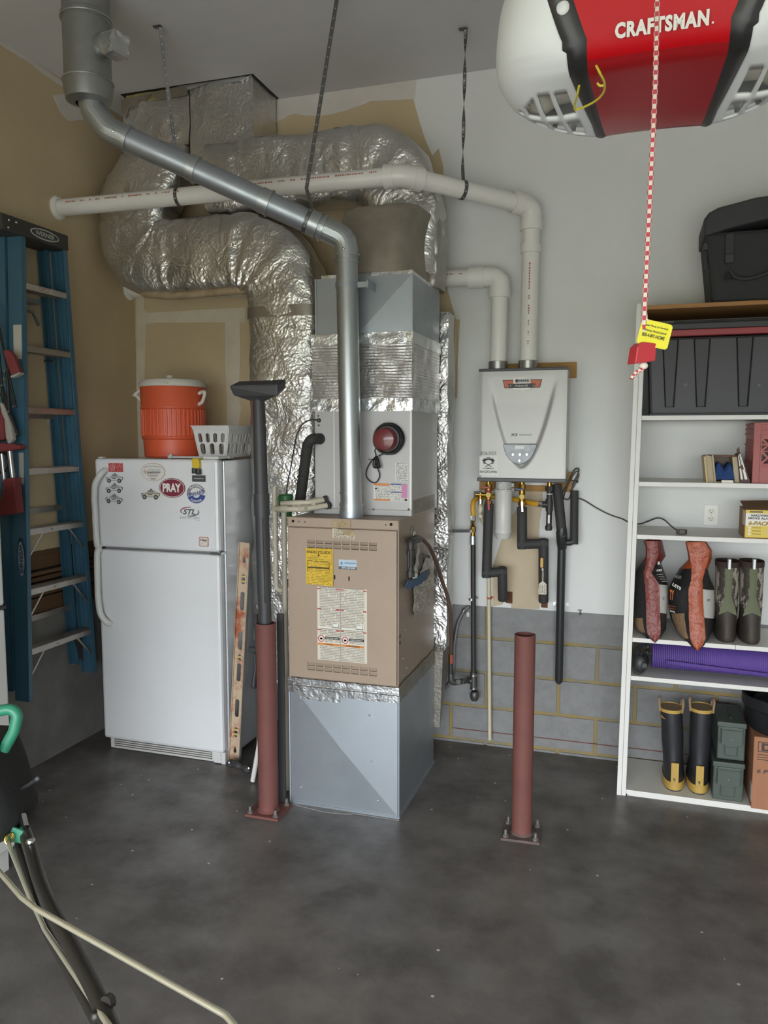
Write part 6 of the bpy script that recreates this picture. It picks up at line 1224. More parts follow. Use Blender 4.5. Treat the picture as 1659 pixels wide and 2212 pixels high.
# ---- power cord: coiled by the heater, over to the shelf
cord = mat('grey_cord', '4c4844', 0.5)
t = thing('power_cord', 'grey power cord looping from the heater to its plug on the shelf', 'cord', aY(1475, 1155, 4.05))
def w_(px, py, dy=0.0235): return aY(px, py, YW-dy)
loops = [w_(1210, 1072), w_(1222, 1052), w_(1232, 1030), w_(1242, 1014), w_(1250, 1013), w_(1248, 1025), w_(1238, 1045), w_(1234, 1065), w_(1228, 1078), w_(1218, 1076), w_(1222, 1060), w_(1236, 1030), w_(1246, 1018), w_(1250, 1028), w_(1240, 1050), w_(1233, 1060), w_(1240, 1072), w_(1262, 1081, 0.016), w_(1290, 1098, 0.01), w_(1318, 1112, 0.008), w_(1345, 1121, 0.0042)]
shz = 1.304
pl = [aY(1366, 1131, YW-0.0042), aY(1376, 1132, YW-0.0042), aY(1386, 1131, YW-0.0045), aY(1400, 1126, YW-0.02), aY(1420, 1119, YW-0.05), aY(1435, 1123, YW-0.07), aZ(1452, 1138, shz+0.022)]
pe = aZ(1466, 1148, shz+0.008)
part(t, 'cord', MB().tube(spline(loops, 7), 0.0038, 8), cord); part(t, 'cord_end', MB().tube(spline([w_(1345, 1121, 0.0042), w_(1356, 1127, 0.0042)]+pl+[pe], 7), 0.0038, 8), cord)
pq = aZ(1474, 1149, shz+0.012); part(t, 'plug', MB().prism([(-0.028, -0.009), (-0.012, -0.016), (0.012, -0.014), (0.022, 0.0), (0.012, 0.014), (-0.012, 0.016), (-0.028, 0.009)], -0.011, 0.013, 'Z').xf(lambda q: pq+q), cord, 0, 0.003)
part(t, 'cable_tie', MB().cyl(w_(1234, 1038, 0.029), w_(1247, 1040, 0.029), 0.003, n=6).cyl(w_(1247, 1037, 0.029), w_(1247, 1043, 0.029), 0.005, n=8), blackp)
# ================================================================ on the furnace's right side
def fs(py_px, py_py, off=0.0): return aX(py_px, py_py, FX1+off)
t = thing('gas_cock', 'black iron gas stub and brown flexible connector on the furnace side', 'gas fitting', fs(885, 1240, 0.03))
part(t, 'opening', MB().lathe([(0.014, 0), (0.021, 0.001), (0.021, 0.003), (0.014, 0.004)], fs(894.5, 1157), 18, axis=(1, 0, 0)), whtp)
q0 = fs(893, 1164); q1 = fs(888, 1168, 0.055)
vb = fs(887, 1178, 0.04)
part(t, 'elbow', MB().tube(fillet([q0, q0+Vector((0.03, 0, 0)), vb+Vector((0, 0, 0.02)), vb-Vector((0, 0, 0.01))], 0.015), 0.017, 14), bpipe)
part(t, 'drip_leg', MB().cyl(vb, vb-Vector((0, 0, 0.13)), 0.015, n=14).cyl(vb-Vector((0, 0, 0.02)), vb-Vector((0, 0, 0.045)), 0.0195, n=10).cyl(vb-Vector((0, 0, 0.12)), vb-Vector((0, 0, 0.145)), 0.0195, n=10), bpipe)
part(t, 'lever', MB().bar(vb+Vector((0.0, -0.03, -0.02)), vb+Vector((0.0, -0.03, -0.10)), 0.012, 0.008, (1, 0, 0)), bpipe, 0, 0.003)
brw = mat('brown_hose', '5a4438', 0.5); hp = [q0+Vector((0.035, 0.01, 0.0)), aY(912, 1164, 3.66), aY(928, 1182, 3.78), aY(942, 1215, 3.88), aY(955, 1255, 3.97), aY(967, 1290, 4.02), aY(973, 1330, 4.05), aY(975, 1380, 4.085), gb2(974, 1416)]
part(t, 'hose', MB().tube(spline(hp, 8), 0.0095, 12), brw)
# plastic pouch of manuals, taped on
t = thing('manual_pouch', 'clear plastic pouch of manuals taped to the furnace side with blue tape', 'document pouch', fs(900, 1330, 0.01))
def face(pts, m, nm, off=0.006): 
    P_ = [fs(px, py, off) for px, py in pts]; part(t, nm, MB().prism([(p.y, p.z) for p in P_], FX1+off-0.003, FX1+off, 'X'), m, 0)
def rumple(pts, m, nm, off, nn=8):
    a, b, c_, d_ = [fs(px, py, off) for px, py in pts]; rows = []
    for i in range(nn+1):
        row = []
        for j in range(nn+1):
            u, vv = i/nn, j/nn; p = (a*(1-u)+b*u)*(1-vv)+(d_*(1-u)+c_*u)*vv; p = p+Vector((0.010*noise.noise(p*40)+0.006, 0, 0)); row.append(p)
        rows.append(row)
    part(t, nm, MB().grid(rows), m, 0)
rumple([(900, 1162), (905, 1190), (899, 1255), (892, 1235)], mat('clear_film', 'b2aca2', 0.2, var=0.3, vs=30), 'film', 0.012)
rumple([(904, 1192), (926, 1200), (925, 1250), (897, 1262)], mat('grey_manual', '6f675e', 0.6, var=0.2, vs=20), 'grey_booklet', 0.014)
rumple([(917, 1205), (936, 1208), (914, 1240), (898, 1254)], mat('clear_film', 'b2aca2'), 'film', 0.02)
rumple([(891, 1268), (925, 1222), (928, 1305), (891, 1334)], printed('manual_print', 'b9b2a4', '777067', 26, 14, ax=(1, 2)), 'printed_sheet', 0.010)
face([(876, 1270), (882, 1252), (894, 1252), (921, 1232), (926, 1232), (922, 1247), (910, 1262), (893, 1268), (884, 1274)], mat('blue_tape', '46607f', 0.7, var=0.1), 'blue_tape', 0.030)
face([(893, 1238), (903, 1240), (901, 1248), (893, 1250)], whtp, 'white_tab', 0.032)
solo('tape_mark', MB().box(FX1+0.001, FX1+0.0025, 3.56, 3.62, 1.325, 1.345), mat('dull_tape', '9c968c'), 'small worn tape mark high on the furnace side', 'tape', smooth=0)
# ================================================================ white shelving unit on the right
SY0, SY1, SXR = 3.93, YW-0.008, 1.35
def sxl(z): return -0.041+0.0105*z
shm = mat('shelf_white', 'dedcd5', 0.45, var=0.04, vs=3, bump=0.02, bs=50); woodt = mat('shelf_wood', 'a87a48', 0.65, var=0.2, vs=5, stretch=(0.4, 3, 10))
t = thing('shelving_unit', 'tall white built-in shelving unit with a bare wood top board', 'shelves', (0.6, 4.14, 0))
def slab(x0f, x1f, y0, y1, z0, z1):
    return MB().add([(x0f(z0), y0, z0), (x1f(z0), y0, z0), (x1f(z0), y1, z0), (x0f(z0), y1, z0), (x0f(z1), y0, z1), (x1f(z1), y0, z1), (x1f(z1), y1, z1), (x0f(z1), y1, z1)], [(0,3,2,1),(4,5,6,7),(0,1,5,4),(1,2,6,5),(2,3,7,6),(3,0,4,7)])
part(t, 'side_panel', slab(lambda z: sxl(z), lambda z: sxl(z)+0.0215, SY0, SY1, 0.0, 2.388), shm, 0, 0.001)
part(t, 'side_panel', slab(lambda z: sxl(z)+0.0225, lambda z: sxl(z)+0.043, SY0+0.001, SY1, 0.0, 2.378), shm, 0, 0.001)
part(t, 'side_panel', MB().box(SXR-0.02, SXR, SY0, SY1, 0, 2.378), shm, 0, 0.001)
ZS = [2.378, 1.869, 1.557, 1.304, 0.80, 0.61, 0.032]
for k, z in enumerate(ZS):
    part(t, 'shelf', MB().box(sxl(z)+0.0435, SXR-0.0205, SY0+0.002, SY1, z-(0.021 if k else 0.019), z), woodt if k == 0 else shm, 0, 0.001)
part(t, 'plinth', MB().box(sxl(0)+0.05, SXR-0.03, SY0+0.01, SY0+0.03, 0, 0.011), shm, 0)
part(t, 'back_cleat', MB().box(sxl(2.2)+0.044, SXR-0.021, SY1-0.02, SY1, 2.24, 2.345), woodt, 0)
part(t, 'cleat_screw', MB().ball(aY(1580, 692, SY1-0.02), 0.004, 8), screw)
part(t, 'brass_screw', MB().ball((sxl(2.1)+0.033, SY0, 2.1), 0.004, 8), screw)
# chip in the fifth shelf
part(t, 'edge_crack', MB().box(0.47, 0.472, SY0+0.0005, SY0+0.003, 0.779, 0.80).box(0.62, 0.6215, SY0+0.0005, SY0+0.003, 0.779, 0.80), mat('crack_dark', '6d675f', 0.9), 0)
# outlet on the wall behind
x0, x1, z0, z1 = label_rect(1521, 1090, 1551, 1135, YW); cx = (x0+x1)/2; cz = (z0+z1)/2
t = thing('wall_outlet', 'white double wall outlet behind the shelves', 'outlet', (cx, YW, z0))
ol = mat('outlet_white', 'e3e1da', 0.35)
part(t, 'cover_plate', MB().prism(rrect(x0, x1, z0, z1, 0.003), YW-0.006, YW), ol, 0, 0.002)
for s_ in (-1, 1):
    zc = cz+s_*0.0195; rc = part(t, 'receptacle', MB().prism([(cx+0.017*math.cos(a), zc+max(-0.0125, min(0.0125, 0.0165*math.sin(a)))) for a in [2*PI*k/28 for k in range(28)]], YW-0.0085, YW-0.006), mat('outlet_ivory', 'd9d4c4', 0.35), 0)
    part(rc, 'socket_slots', MB().box(cx-0.0075, cx-0.0055, YW-0.0088, YW-0.0083, zc-0.001, zc+0.007).box(cx+0.0055, cx+0.0075, YW-0.0088, YW-0.0083, zc, zc+0.006).box(cx-0.0022, cx+0.0022, YW-0.0088, YW-0.0083, zc-0.0085, zc-0.004), mat('slot_dark', '3c3a37', 0.7), 0)
part(t, 'plate_screw', MB().ball((cx, YW-0.006, cz), 0.0025, 8), screw)
# ---- black soft cooler bag on top
z0 = ZS[0]; a = aY(1538, 650, 3.99).x; at = aY(1524, 505, 3.99).x; zr = aY(1560, 500, 3.99).z; zt = aY(1660, 418, 3.99).z
t = thing('soft_cooler_bag', 'black soft-sided cooler bag with straps on top of the shelves', 'bag', (0.75, 4.15, z0))
bgm = mat('bag_black', '2e2e2f', 0.75, bump=0.1, bs=70); bgm2 = mat('bag_strap', '303033', 0.6)
xr = a+0.62
part(t, 'body', MB().add([(a, 3.99, z0), (xr, 3.99, z0), (xr, 4.32, z0), (a, 4.32, z0), (at, 3.985, zr), (xr+0.014, 3.985, zr), (xr+0.014, 4.325, zr), (at, 4.325, zr)], [(0,3,2,1),(4,5,6,7),(0,1,5,4),(1,2,6,5),(2,3,7,6),(3,0,4,7)]), bgm, 0, 0.02)
lp = [(at-0.006, zr-0.02), (at-0.008, zr+0.06), (at+0.01, zr+0.085), (at+0.05, zr+0.105), (at+0.2, zr+0.135), (xr-0.15, zr+0.16), (xr-0.02, zr+0.13), (xr+0.02, zr+0.06), (xr+0.02, zr-0.02), (xr-0.1, zr+0.0), (at+0.3, zr+0.045), (at+0.12, zr+0.012)]
part(t, 'lid_flap', MB().prism(lp, 3.972, 4.33), mat('bag_lid', '3a3a3c', 0.7, bump=0.1, bs=70), 0, 0.012)
def sbx(px0, py0, px1, py1, y=3.978): p = aY(px0, py0, y); q = aY(px1, py1, y); return p.x, q.x, q.z, p.z
x0, x1, z_0, z1 = sbx(1568, 505, 1584, 568); part(t, 'strap', MB().box(x0, x1, 3.973, 3.985, z_0, z1), bgm2, 0, 0.002)
x0, x1, z_0, z1 = sbx(1567, 550, 1585, 567); part(t, 'buckle', MB().box(x0, x1, 3.966, 3.976, z_0, z1), blackp, 0, 0.003)
part(t, 'd_ring', MB().tube([aY(1572, 583, 3.972), aY(1564, 603, 3.972), aY(1592, 600, 3.972), aY(1576, 582, 3.972)], 0.004, 8), blackp)
part(t, 'carry_strap', MB().tube(spline([aY(1575, 582, 3.968), aY(1588, 598, 3.966), aY(1610, 602, 3.964), aY(1635, 598, 3.964), aY(1670, 585, 3.966)], 8), 0.008, 8), bgm2)
p = aY(1521, 531, 4.0); part(t, 'side_knob', MB().box(p.x-0.004, p.x+0.03, 3.995, 4.03, p.z-0.018, p.z+0.012), blackp, 0, 0.004)
part(t, 'side_clip', MB().tube([aY(1528, 553, 4.0), aY(1524, 556, 4.0), aY(1525, 580, 4.0), aY(1532, 585, 4.0)], 0.004, 8), mat('clip_dark', '4a4a4a', 0.4, 0.6))
# ---- black tote with red lid
z0 = ZS[1]; xa = aY(1404, 890, 3.985).x; xat = aY(1393, 735, 3.985).x; zt = aY(1500, 728, 3.985).z
t = thing('storage_tote', 'black plastic storage tote with red lid under the wood board', 'storage tote', (0.45, 4.14, z0))
tm = mat('tote_black', '3a3a3c', 0.5); xb = xa+0.72
def tx(x, z): u = (z-z0)/(zt-z0); return x + (x-(xa+xb)/2)*0.05*u
tb = MB().add([(tx(xa, z0), 3.995, z0), (tx(xb, z0), 3.995, z0), (tx(xb, z0), 4.31, z0), (tx(xa, z0), 4.31, z0), (tx(xa, zt), 3.975, zt), (tx(xb, zt), 3.975, zt), (tx(xb, zt), 4.325, zt), (tx(xa, zt), 4.325, zt)], [(0,3,2,1),(4,5,6,7),(0,1,5,4),(1,2,6,5),(2,3,7,6),(3,0,4,7)])
part(t, 'body', tb, tm, 0, 0.012)
for px in (1444, 1512, 1604, 1674):
    p0, p1 = aY(px-12, 733, 3.97), aY(px+12, 880, 3.985); w0 = 0.05; 
    part(t, 'recess_panel', MB().add([(p0.x, 3.972, zt-0.01), (p0.x+0.068, 3.972, zt-0.01), (p0.x+0.058, 3.99, z0+0.04), (p0.x+0.022, 3.99, z0+0.04), (p0.x, 3.98, zt-0.01), (p0.x+0.068, 3.98, zt-0.01), (p0.x+0.058, 3.998, z0+0.04), (p0.x+0.022, 3.998, z0+0.04)], [(0, 1, 2, 3), (4, 7, 6, 5), (0, 4, 5, 1), (1, 5, 6, 2), (2, 6, 7, 3), (3, 7, 4, 0)]), mat('tote_recess', '2b2b2d', 0.5), 0, 0.003)
    part(t, 'recess_edge', MB().bar((p0.x+0.068, 3.970, zt-0.01), (p0.x+0.058, 3.988, z0+0.04), 0.005, 0.005).bar((p0.x, 3.970, zt-0.01), (p0.x+0.022, 3.988, z0+0.04), 0.004, 0.004), mat('tote_dark_edge', '1f1f20', 0.5), 0)
for px in (1481, 1640): part(t, 'dimple', MB().lathe([(0, 0.002), (0.004, 0.002), (0.008, 0)], aY(px, 831, 3.982), 12, axis=(0, -1, 0)), mat('dimple_grey', '6b6b6b', 0.5))
zb = aY(1500, 725, 3.96).z; zc = aY(1500, 711, 3.96).z
part(t, 'lid_rim', MB().box(tx(xa, zt)-0.015, tx(xb, zt)+0.02, 3.958, 4.32, zb, zc), mat('lid_red', '96393c', 0.45), 0, 0.004)
part(t, 'lid_top', MB().box(tx(xa, zt)-0.014, tx(xb, zt)+0.022, 3.956, 4.32, zc, zc+0.03).box(tx(xa, zt)+0.11, tx(xb, zt)-0.05, 3.97, 4.315, zc+0.03, zc+0.042), blackp, 0, 0.006)
part(t, 'base_rim', MB().box(xa-0.004, xb+0.004, 3.984, 4.315, z0, z0+0.012), tm, 0, 0.003)
# ---- red milk crate
z0 = ZS[2]; xa = aY(1626, 1040, 3.965).x; zt = aY(1640, 913, 3.965).z
t = thing('milk_crate', 'faded red plastic milk crate with lattice sides on a shelf', 'crate', (xa+0.17, 4.12, z0))
crm = mat('crate_red', 'a85a55', 0.5, var=0.1, vs=6); Hc = zt-z0; Lc = 0.34; Dc = 0.30
def lattice(L, H):
    outer = [(0, 0), (L, 0), (L, H), (0, H)]; holes = []
    ww = L-0.06; hh = H*0.42; x_0, y_0 = 0.03, H*0.32; nc, nr = 5, 2
    cw, ch = ww/nc, hh/nr
    for i in range(nc):
        for j in range(nr):
            cx_, cy_ = x_0+(i+0.5)*cw, y_0+(j+0.5)*ch; s1, s2 = cw*0.5*0.92, ch*0.5*0.92
            for tri in (((-s1*0.75, s2), (s1*0.75, s2), (0, s2*0.2)), ((-s1*0.75, -s2), (0, -s2*0.2), (s1*0.75, -s2)), ((-s1, -s2*0.75), (-s1, s2*0.75), (-s1*0.2, 0)), ((s1, -s2*0.75), (s1*0.2, 0), (s1, s2*0.75))): holes.append([(cx_+p, cy_+q) for p, q in tri])
    return cutplate(outer, holes, 0.004)
for nm, L, f in (('front_wall', Lc, lambda q: Vector((xa+q.x, 3.967+q.z, z0+q.y))), ('back_wall', Lc, lambda q: Vector((xa+q.x, 3.965+Dc+q.z, z0+q.y))), ('side_wall', Dc, lambda q: Vector((xa+0.002+q.z, 3.965+q.x, z0+q.y))), ('side_wall', Dc, lambda q: Vector((xa+Lc-0.002+q.z, 3.965+q.x, z0+q.y)))):
    part(t, nm, lattice(L, Hc).xf(f), crm, 0)
part(t, 'base', MB().box(xa, xa+Lc, 3.965, 3.965+Dc, z0, z0+0.006), crm, 0)
for f in (0.0, 0.28, 0.62, 0.80, 0.88, 0.965):
    z = z0+Hc*f; part(t, 'rib', MB().box(xa-0.005, xa+Lc+0.005, 3.960, 3.966, z, z+0.009).box(xa-0.005, xa+0.001, 3.960, 3.965+Dc, z, z+0.009), crm, 0, 0.002)
part(t, 'corner_post', MB().box(xa-0.004, xa+0.026, 3.959, 3.966, z0, zt).box(xa-0.005, xa+0.002, 3.959, 3.985, z0, zt), crm, 0, 0.003)
# ---- open box of blue rags and the leaning brown carton
p0, p1 = aY(1523, 1040, 3.985), aY(1588, 1040, 3.985); zt = aY(1540, 984, 3.985).z; wd_ = p1.x-p0.x
t = thing('open_box', 'open cream cardboard box stuffed with blue rags on a shelf', 'box', ((p0.x+p1.x)/2, 4.08, z0))
kr = mat('cream_card', 'b8a98c', 0.75, var=0.1, vs=8); kin = mat('card_inside', '85796a', 0.8)
sh = -0.016
def tl_(x0, x1, y0, y1, z_0, z_1, m, nm, b=0.001):
    part(t, nm, MB().box(x0, x1, y0, y1, z_0, z_1).xf(lambda q: Vector((q.x+sh*(q.z-z0)/(zt-z0), q.y, q.z))), m, 0, b)
x_a = p0.x+0.004; tl_(x_a, x_a+0.008, 3.97, 4.12, z0, zt-0.004, mat('pale_wood', 'c9b387', 0.7), 'side_board'); tl_(x_a+0.008, x_a+0.036, 3.985, 4.15, z0, zt, kr, 'left_wall')
tl_(x_a+0.036, x_a+0.044, 3.975, 4.15, z0, zt+0.002, kr, 'front_flap'); tl_(x_a+0.044, p1.x, 4.13, 4.14, z0, zt-0.004, kin, 'back_wall'); q0 = aY(1599, 1041, 3.97); tl_(p1.x-0.002, q0.x-0.0004, 3.985, 4.14, z0, zt-0.006, kr, 'right_wall'); tl_(x_a+0.03, q0.x-0.001, 3.985, 4.14, zt-0.004, zt, mat('red_tape_card', '8c5548', 0.6), 'top_flap'); tl_(x_a+0.03, p1.x+0.01, 3.985, 4.14, z0, z0+0.004, kr, 'base')
rg = mat('blue_rag', '2f4d86', 0.9, var=0.3, vs=25, bump=0.3, bs=60); 
rg_mb = MB(); mx = (x_a+0.044+p1.x)/2
rows = []
for k in range(15):
    u = k/14; row = []
    for j in range(15):
        w = j/14; hgt = 0.055+0.03*abs(math.sin(u*PI*1.6+0.4))+0.016*noise.noise(Vector((u*4, w*4, 1)))
        hz_ = (hgt*min(1, w*3.0+0.15))*(0.9+0.1*w); row.append((x_a+0.045+(p1.x-x_a-0.048)*u+sh*hz_/(zt-z0), 3.965+0.15*w, z0+0.005+hz_))
    rows.append(row)
solo('blue_rag', MB().grid(rows), rg, 'crumpled blue shop rags spilling from the open cream box', 'rag', smooth=60)
solo('white_card', MB().box(mx-0.02, mx+0.03, 3.958, 3.968, z0, z0+0.012), whtp, 'small white card lying at the front of the open box', 'card', smooth=0)
t = thing('carton', 'dark brown carton with white stripes leaning on the red crate', 'carton', (p1.x+0.05, 4.05, z0))
q0, q1 = aY(1599, 1041, 3.97), aY(1622, 1041, 3.97); q2, q3 = aY(1600, 978, 3.97), aY(1587, 982, 3.97); th = 0.12; q3.x = q0.x+sh*(q3.z-z0)/(zt-z0)
brc = mat('brown_carton', '584640', 0.7); C4 = [(q0.x, z0+0.0005), (q1.x, z0+0.0005), (q2.x, q2.z), (q3.x, q3.z)]
part(t, 'body', MB().prism(C4, 3.97, 3.97+th), brc, 0, 0.001)
def cc_(u, w_): a = Vector(C4[0]).lerp(Vector(C4[1]), u); b = Vector(C4[3]).lerp(Vector(C4[2]), u); return tuple(a.lerp(b, w_))
for u0, u1, w0, w1 in ((0.12, 0.3, 0.58, 0.95), (0.5, 0.62, 0.62, 0.98), (0.68, 0.85, 0.45, 0.98), (0.1, 0.32, 0.12, 0.5), (0.5, 0.78, 0.12, 0.46)): part(t, 'white_stripe', MB().prism([cc_(u0, w0), cc_(u1, w0), cc_(u1, w1), cc_(u0, w1)], 3.969, 3.9705), whtp, 0)
part(t, 'top_flap', MB().prism([(q3.x+0.003, q3.z), (q2.x, q2.z), (q2.x-0.004, q2.z+0.028), (q3.x-0.002, q3.z+0.022)], 4.0, 4.004), brc, 0)
# ---- smoke alarm carton
z0 = ZS[3]; xa = aY(1607, 1158, 3.95).x; xl = aY(1592, 1150, 4.10).x; zt = aY(1630, 1101, 3.95).z
t = thing('smoke_alarm_box', 'yellow and white smoke alarm six pack carton on a shelf', 'carton', (xa+0.1, 4.05, z0))
kf = mat('kraft', '9a7550', 0.75, var=0.12, vs=8)
part(t, 'carton', MB().box(xa, xa+0.24, 3.95, 4.15, z0, zt), kf, 0, 0.002)
part(t, 'open_flap', MB().add([(xa, 3.95, zt), (xa+0.2, 3.95, zt), (xa+0.2, 4.12, zt+0.035), (xa-0.004, 4.12, zt+0.028)], [(0, 1, 2, 3)]), mat('kraft_dark', '7d5e40', 0.8), 0)
Hh = zt-z0; fy_ = 3.9488
def pr(x0, x1, f0, f1, m, nm, dy=0.0): return part(t, nm, MB().box(xa+x0, xa+x1, fy_-dy, fy_-dy+0.0008, z0+Hh*f0, z0+Hh*f1), m, 0)
yl = mat('pack_yellow', 'dcbf48', 0.5)
pr(0.004, 0.238, 0.03, 0.44, yl, 'yellow_field'); pr(0.004, 0.238, 0.44, 0.87, whtp, 'white_field'); pr(0.004, 0.238, 0.87, 0.985, yl, 'yellow_field')
part(t, 'side_label', MB().box(xa-0.001, xa, 3.955, 4.02, z0+Hh*0.45, z0+Hh*0.95), mat('label_cream', 'c6bfae', 0.6), 0)
text(t, 'HARDWIRED', (xa+0.068, fy_-0.0004, z0+Hh*0.80), blk, w=0.085, h=0.011, bold=0.03); text(t, 'SMOKE ALARM', (xa+0.066, fy_-0.0004, z0+Hh*0.70), blk, w=0.105, h=0.010, bold=0.03)
text(t, '6-PACK', (xa+0.064, fy_-0.0004, z0+Hh*0.53), mat('pack_gold', 'a58420', 0.5), w=0.095, h=0.020, bold=0.05, shear=0.25); pr(0.02, 0.075, 0.9, 0.95, mat('pack_ink', '5a5236', 0.5), 'maker_line', 0.0006)
for k in range(3): part(t, 'bullet', MB().lathe([(0, 0.0012), (0.006, 0.0012), (0.006, 0)], (xa+0.022, fy_, z0+Hh*(0.37-0.11*k)), 12, axis=(0, -1, 0)), whtp); pr(0.034, 0.07, 0.36-0.11*k, 0.38-0.11*k, mat('pack_ink', '5a5236'), 'bullet_line', 0.0006)
part(t, 'alarm_picture', MB().lathe([(0, 0.0015), (0.016, 0.0015), (0.017, 0.001), (0.029, 0.0012), (0.030, 0)], (xa+0.125, fy_, z0+Hh*0.24), 26, axis=(0, -1, 0)), mat('alarm_grey', 'c4c4c0', 0.5))
pr(0.155, 0.175, 0.64, 0.78, mat('pack_grey', '8d8d8a', 0.5), 'side_mark', 0.0006)
# ---- pellet bags
pellets = mat('pellets', 'a98a68', 0.8, col2='6d553d', vs=220, bump=0.4, bs=220); blkf = mat('bag_film_black', '2b2a2a', 0.3, bump=0.4, bs=35); whf = mat('bag_film_white', 'c9c6c0', 0.3, bump=0.25, bs=25)
def bag(label, rows_px, side, off, wl, pell_l, xlim):
    t = thing('pellet_bag', label, 'bag', aY(off+20, 1375, 4.0), 'bags of grill pellets')
    sd = mat(*side); mbs = {'gusset': MB(), 'front_face': MB(), 'back_face': MB()}
    R_ = []
    for zy, L, GL, GR, Rr, yl_, yg in rows_px:
        f = lambda zx, Y: aY(1320+zx/4.894, 1140+zy/4.894, Y)
        gl, gr, l, r = f(GL, yg), f(GR, yg), f(L, yl_), f(Rr, yl_); bk = (l+r)/2; bk.y = yl_+0.5*(yl_-yg)+0.02
        R_.append((gl, gr, r, bk, l))
    def curve(a, b, out, n=6): return [a.lerp(b, k/n) + out*math.sin(PI*k/n) for k in range(n+1)]
    gs, rs, ls = [], [], []
    for gl, gr, r, bk, l in R_:
        w_ = (r-l).length; gs.append([p + Vector((0, -0.006*math.sin(PI*k/4)+0.004*noise.noise(p*60), 0)) for k, p in enumerate([gl.lerp(gr, k/4) for k in range(5)])])
        rs.append(curve(gr, r, Vector((0.10*w_*0.5, -0.08*w_, 0))) + curve(r, bk, Vector((0.006, 0.015, 0)), 3)[1:])
        ls.append(curve(bk, l, Vector((-0.006, 0.015, 0)), 3)[:-1] + curve(l, gl, Vector((-0.10*w_*0.5, -0.08*w_, 0))))
    def dense(rows, n=3):
        out = []
        for a, b in zip(rows, rows[1:]):
            for k in range(n): out.append([p.lerp(q, k/n) for p, q in zip(a, b)])
        out.append(rows[-1]); return out
    g_, r_, l_ = dense(gs), dense(rs), dense(ls)
    for rows in (g_, r_, l_):        # keep it beside its neighbours; the sack rests on the shelf, only the tip hangs over the edge
        for row in rows:
            for p in row:
                p.x = max(xlim[0], min(xlim[1], p.x))
                if p.y > 3.931 and p.z < ZS[4]+0.001:
                    p.z = ZS[4]+0.001; p.y = 3.9305 if p.y < 3.97 else p.y
    part(t, 'gusset', MB().grid(g_), sd, 60)
    def banded(rows, pick):
        mb = MB(); mb.grid(rows); n = len(rows[0])-1
        for i in range(len(mb.f)): mb.m[i] = pick((i//n)/(len(rows)-1), (i % n)/n)
        return mb
    N = len(l_)-1
    part(t, 'front_face', banded(l_, lambda a, u: 0 if a < 0.27 else (2 if pell_l[0] < a < pell_l[1] and 0.35 < u < 0.85 else 1)), [sd, blkf, pellets], 60)
    part(t, 'back_face', banded(r_, lambda a, u: 0 if a < 0.27 else (2 if wl[0] < a < wl[1] else 1)), [sd, blkf, whf], 60)
    # stripes and lettering on the panels
    i0 = int(N*(wl[0]+wl[1])/2)
    for di in (0, 1): 
        a = r_[i0][1]+Vector((0.002, -0.006, -0.007*di)); b = r_[i0][5]+Vector((0.004, -0.004, -0.007*di)); part(t, 'stripe', MB().tube([a, (a+b)/2+Vector((0.003, -0.004, 0)), b], 0.0015, 6), blkf)
    return t, l_, r_, g_
rowsA = [(138, 350, 355, 500, 540, 4.08, 3.97), (200, 372, 378, 500, 555, 4.08, 3.97), (300, 372, 380, 500, 578, 4.08, 3.97), (370, 320, 372, 470, 530, 4.08, 3.965), (480, 240, 342, 430, 570, 4.1, 3.955), (600, 205, 360, 510, 622, 4.1, 3.95), (800, 198, 368, 516, 638, 4.1, 3.945), (950, 208, 372, 520, 625, 4.09, 3.94), (1070, 262, 376, 524, 590, 4.05, 3.93), (1120, 330, 385, 524, 545, 4.0, 3.925), (1170, 400, 425, 505, 512, 3.95, 3.918), (1215, 460, 463, 467, 470, 3.925, 3.915)]
rowsB = [(150, 790, 797, 990, 1005, 4.06, 3.97), (240, 812, 820, 1040, 1068, 4.06, 3.97), (330, 822, 838, 1030, 1060, 4.06, 3.97), (430, 722, 850, 1000, 1012, 4.08, 3.965), (560, 645, 845, 965, 1060, 4.1, 3.955), (650, 605, 818, 972, 1105, 4.1, 3.95), (800, 603, 820, 975, 1120, 4.1, 3.945), (950, 625, 822, 985, 1105, 4.09, 3.94), (1090, 690, 830, 995, 1075, 4.03, 3.927), (1170, 765, 836, 1000, 1030, 3.97, 3.92), (1250, 845, 868, 965, 975, 3.935, 3.912), (1305, 906, 909, 913, 916, 3.918, 3.908)]
ta_, la_, ra_, ga_ = bag('pellet bag with dark red side strip next to the shelf upright', rowsA, ('bag_rust', '7d3228', 0.4, 0, 0.2, 30, 0.5, 45), 1400, (0.44, 0.60), (0.62, 0.78), (0.0165, 0.1665))
tb_, lb_, rb_, gb_ = bag('pellet bag with bright orange side strip beside the camouflage boots', rowsB, ('bag_orange', 'a84d26', 0.4, 0, 0.2, 30, 0.5, 45), 1500, (0.44, 0.62), (0.60, 0.80), (0.1675, 0.384))
c = (ra_[11][2]+ra_[13][3])/2
xdir = (ra_[12][5]-ra_[12][1]).normalized()
ptx = aY(1411, 1217, 3.99); text(ta_, 'FLAVOR', ptx, whtp, w=0.065, h=0.018, xd=(1, 0.1, 0.12), yd=(-0.12, 0, 1), bold=0.03); text(ta_, "IT'S THE SECRET", ptx+Vector((0.008, -0.006, -0.034)), whtp, w=0.068, h=0.010, xd=(1, 0.1, 0.12), yd=(-0.12, 0, 1), bold=0.02)
for k in range(4): part(ta_, 'print_line', MB().bar(ptx+Vector((-0.02+0.006*k, -0.008, -0.055-0.011*k)), ptx+Vector((0.045+0.007*k, -0.006, -0.050-0.011*k)), 0.0018, 0.001, (0, 1, 0)), mat('print_grey', '9a9692', 0.5), 0)
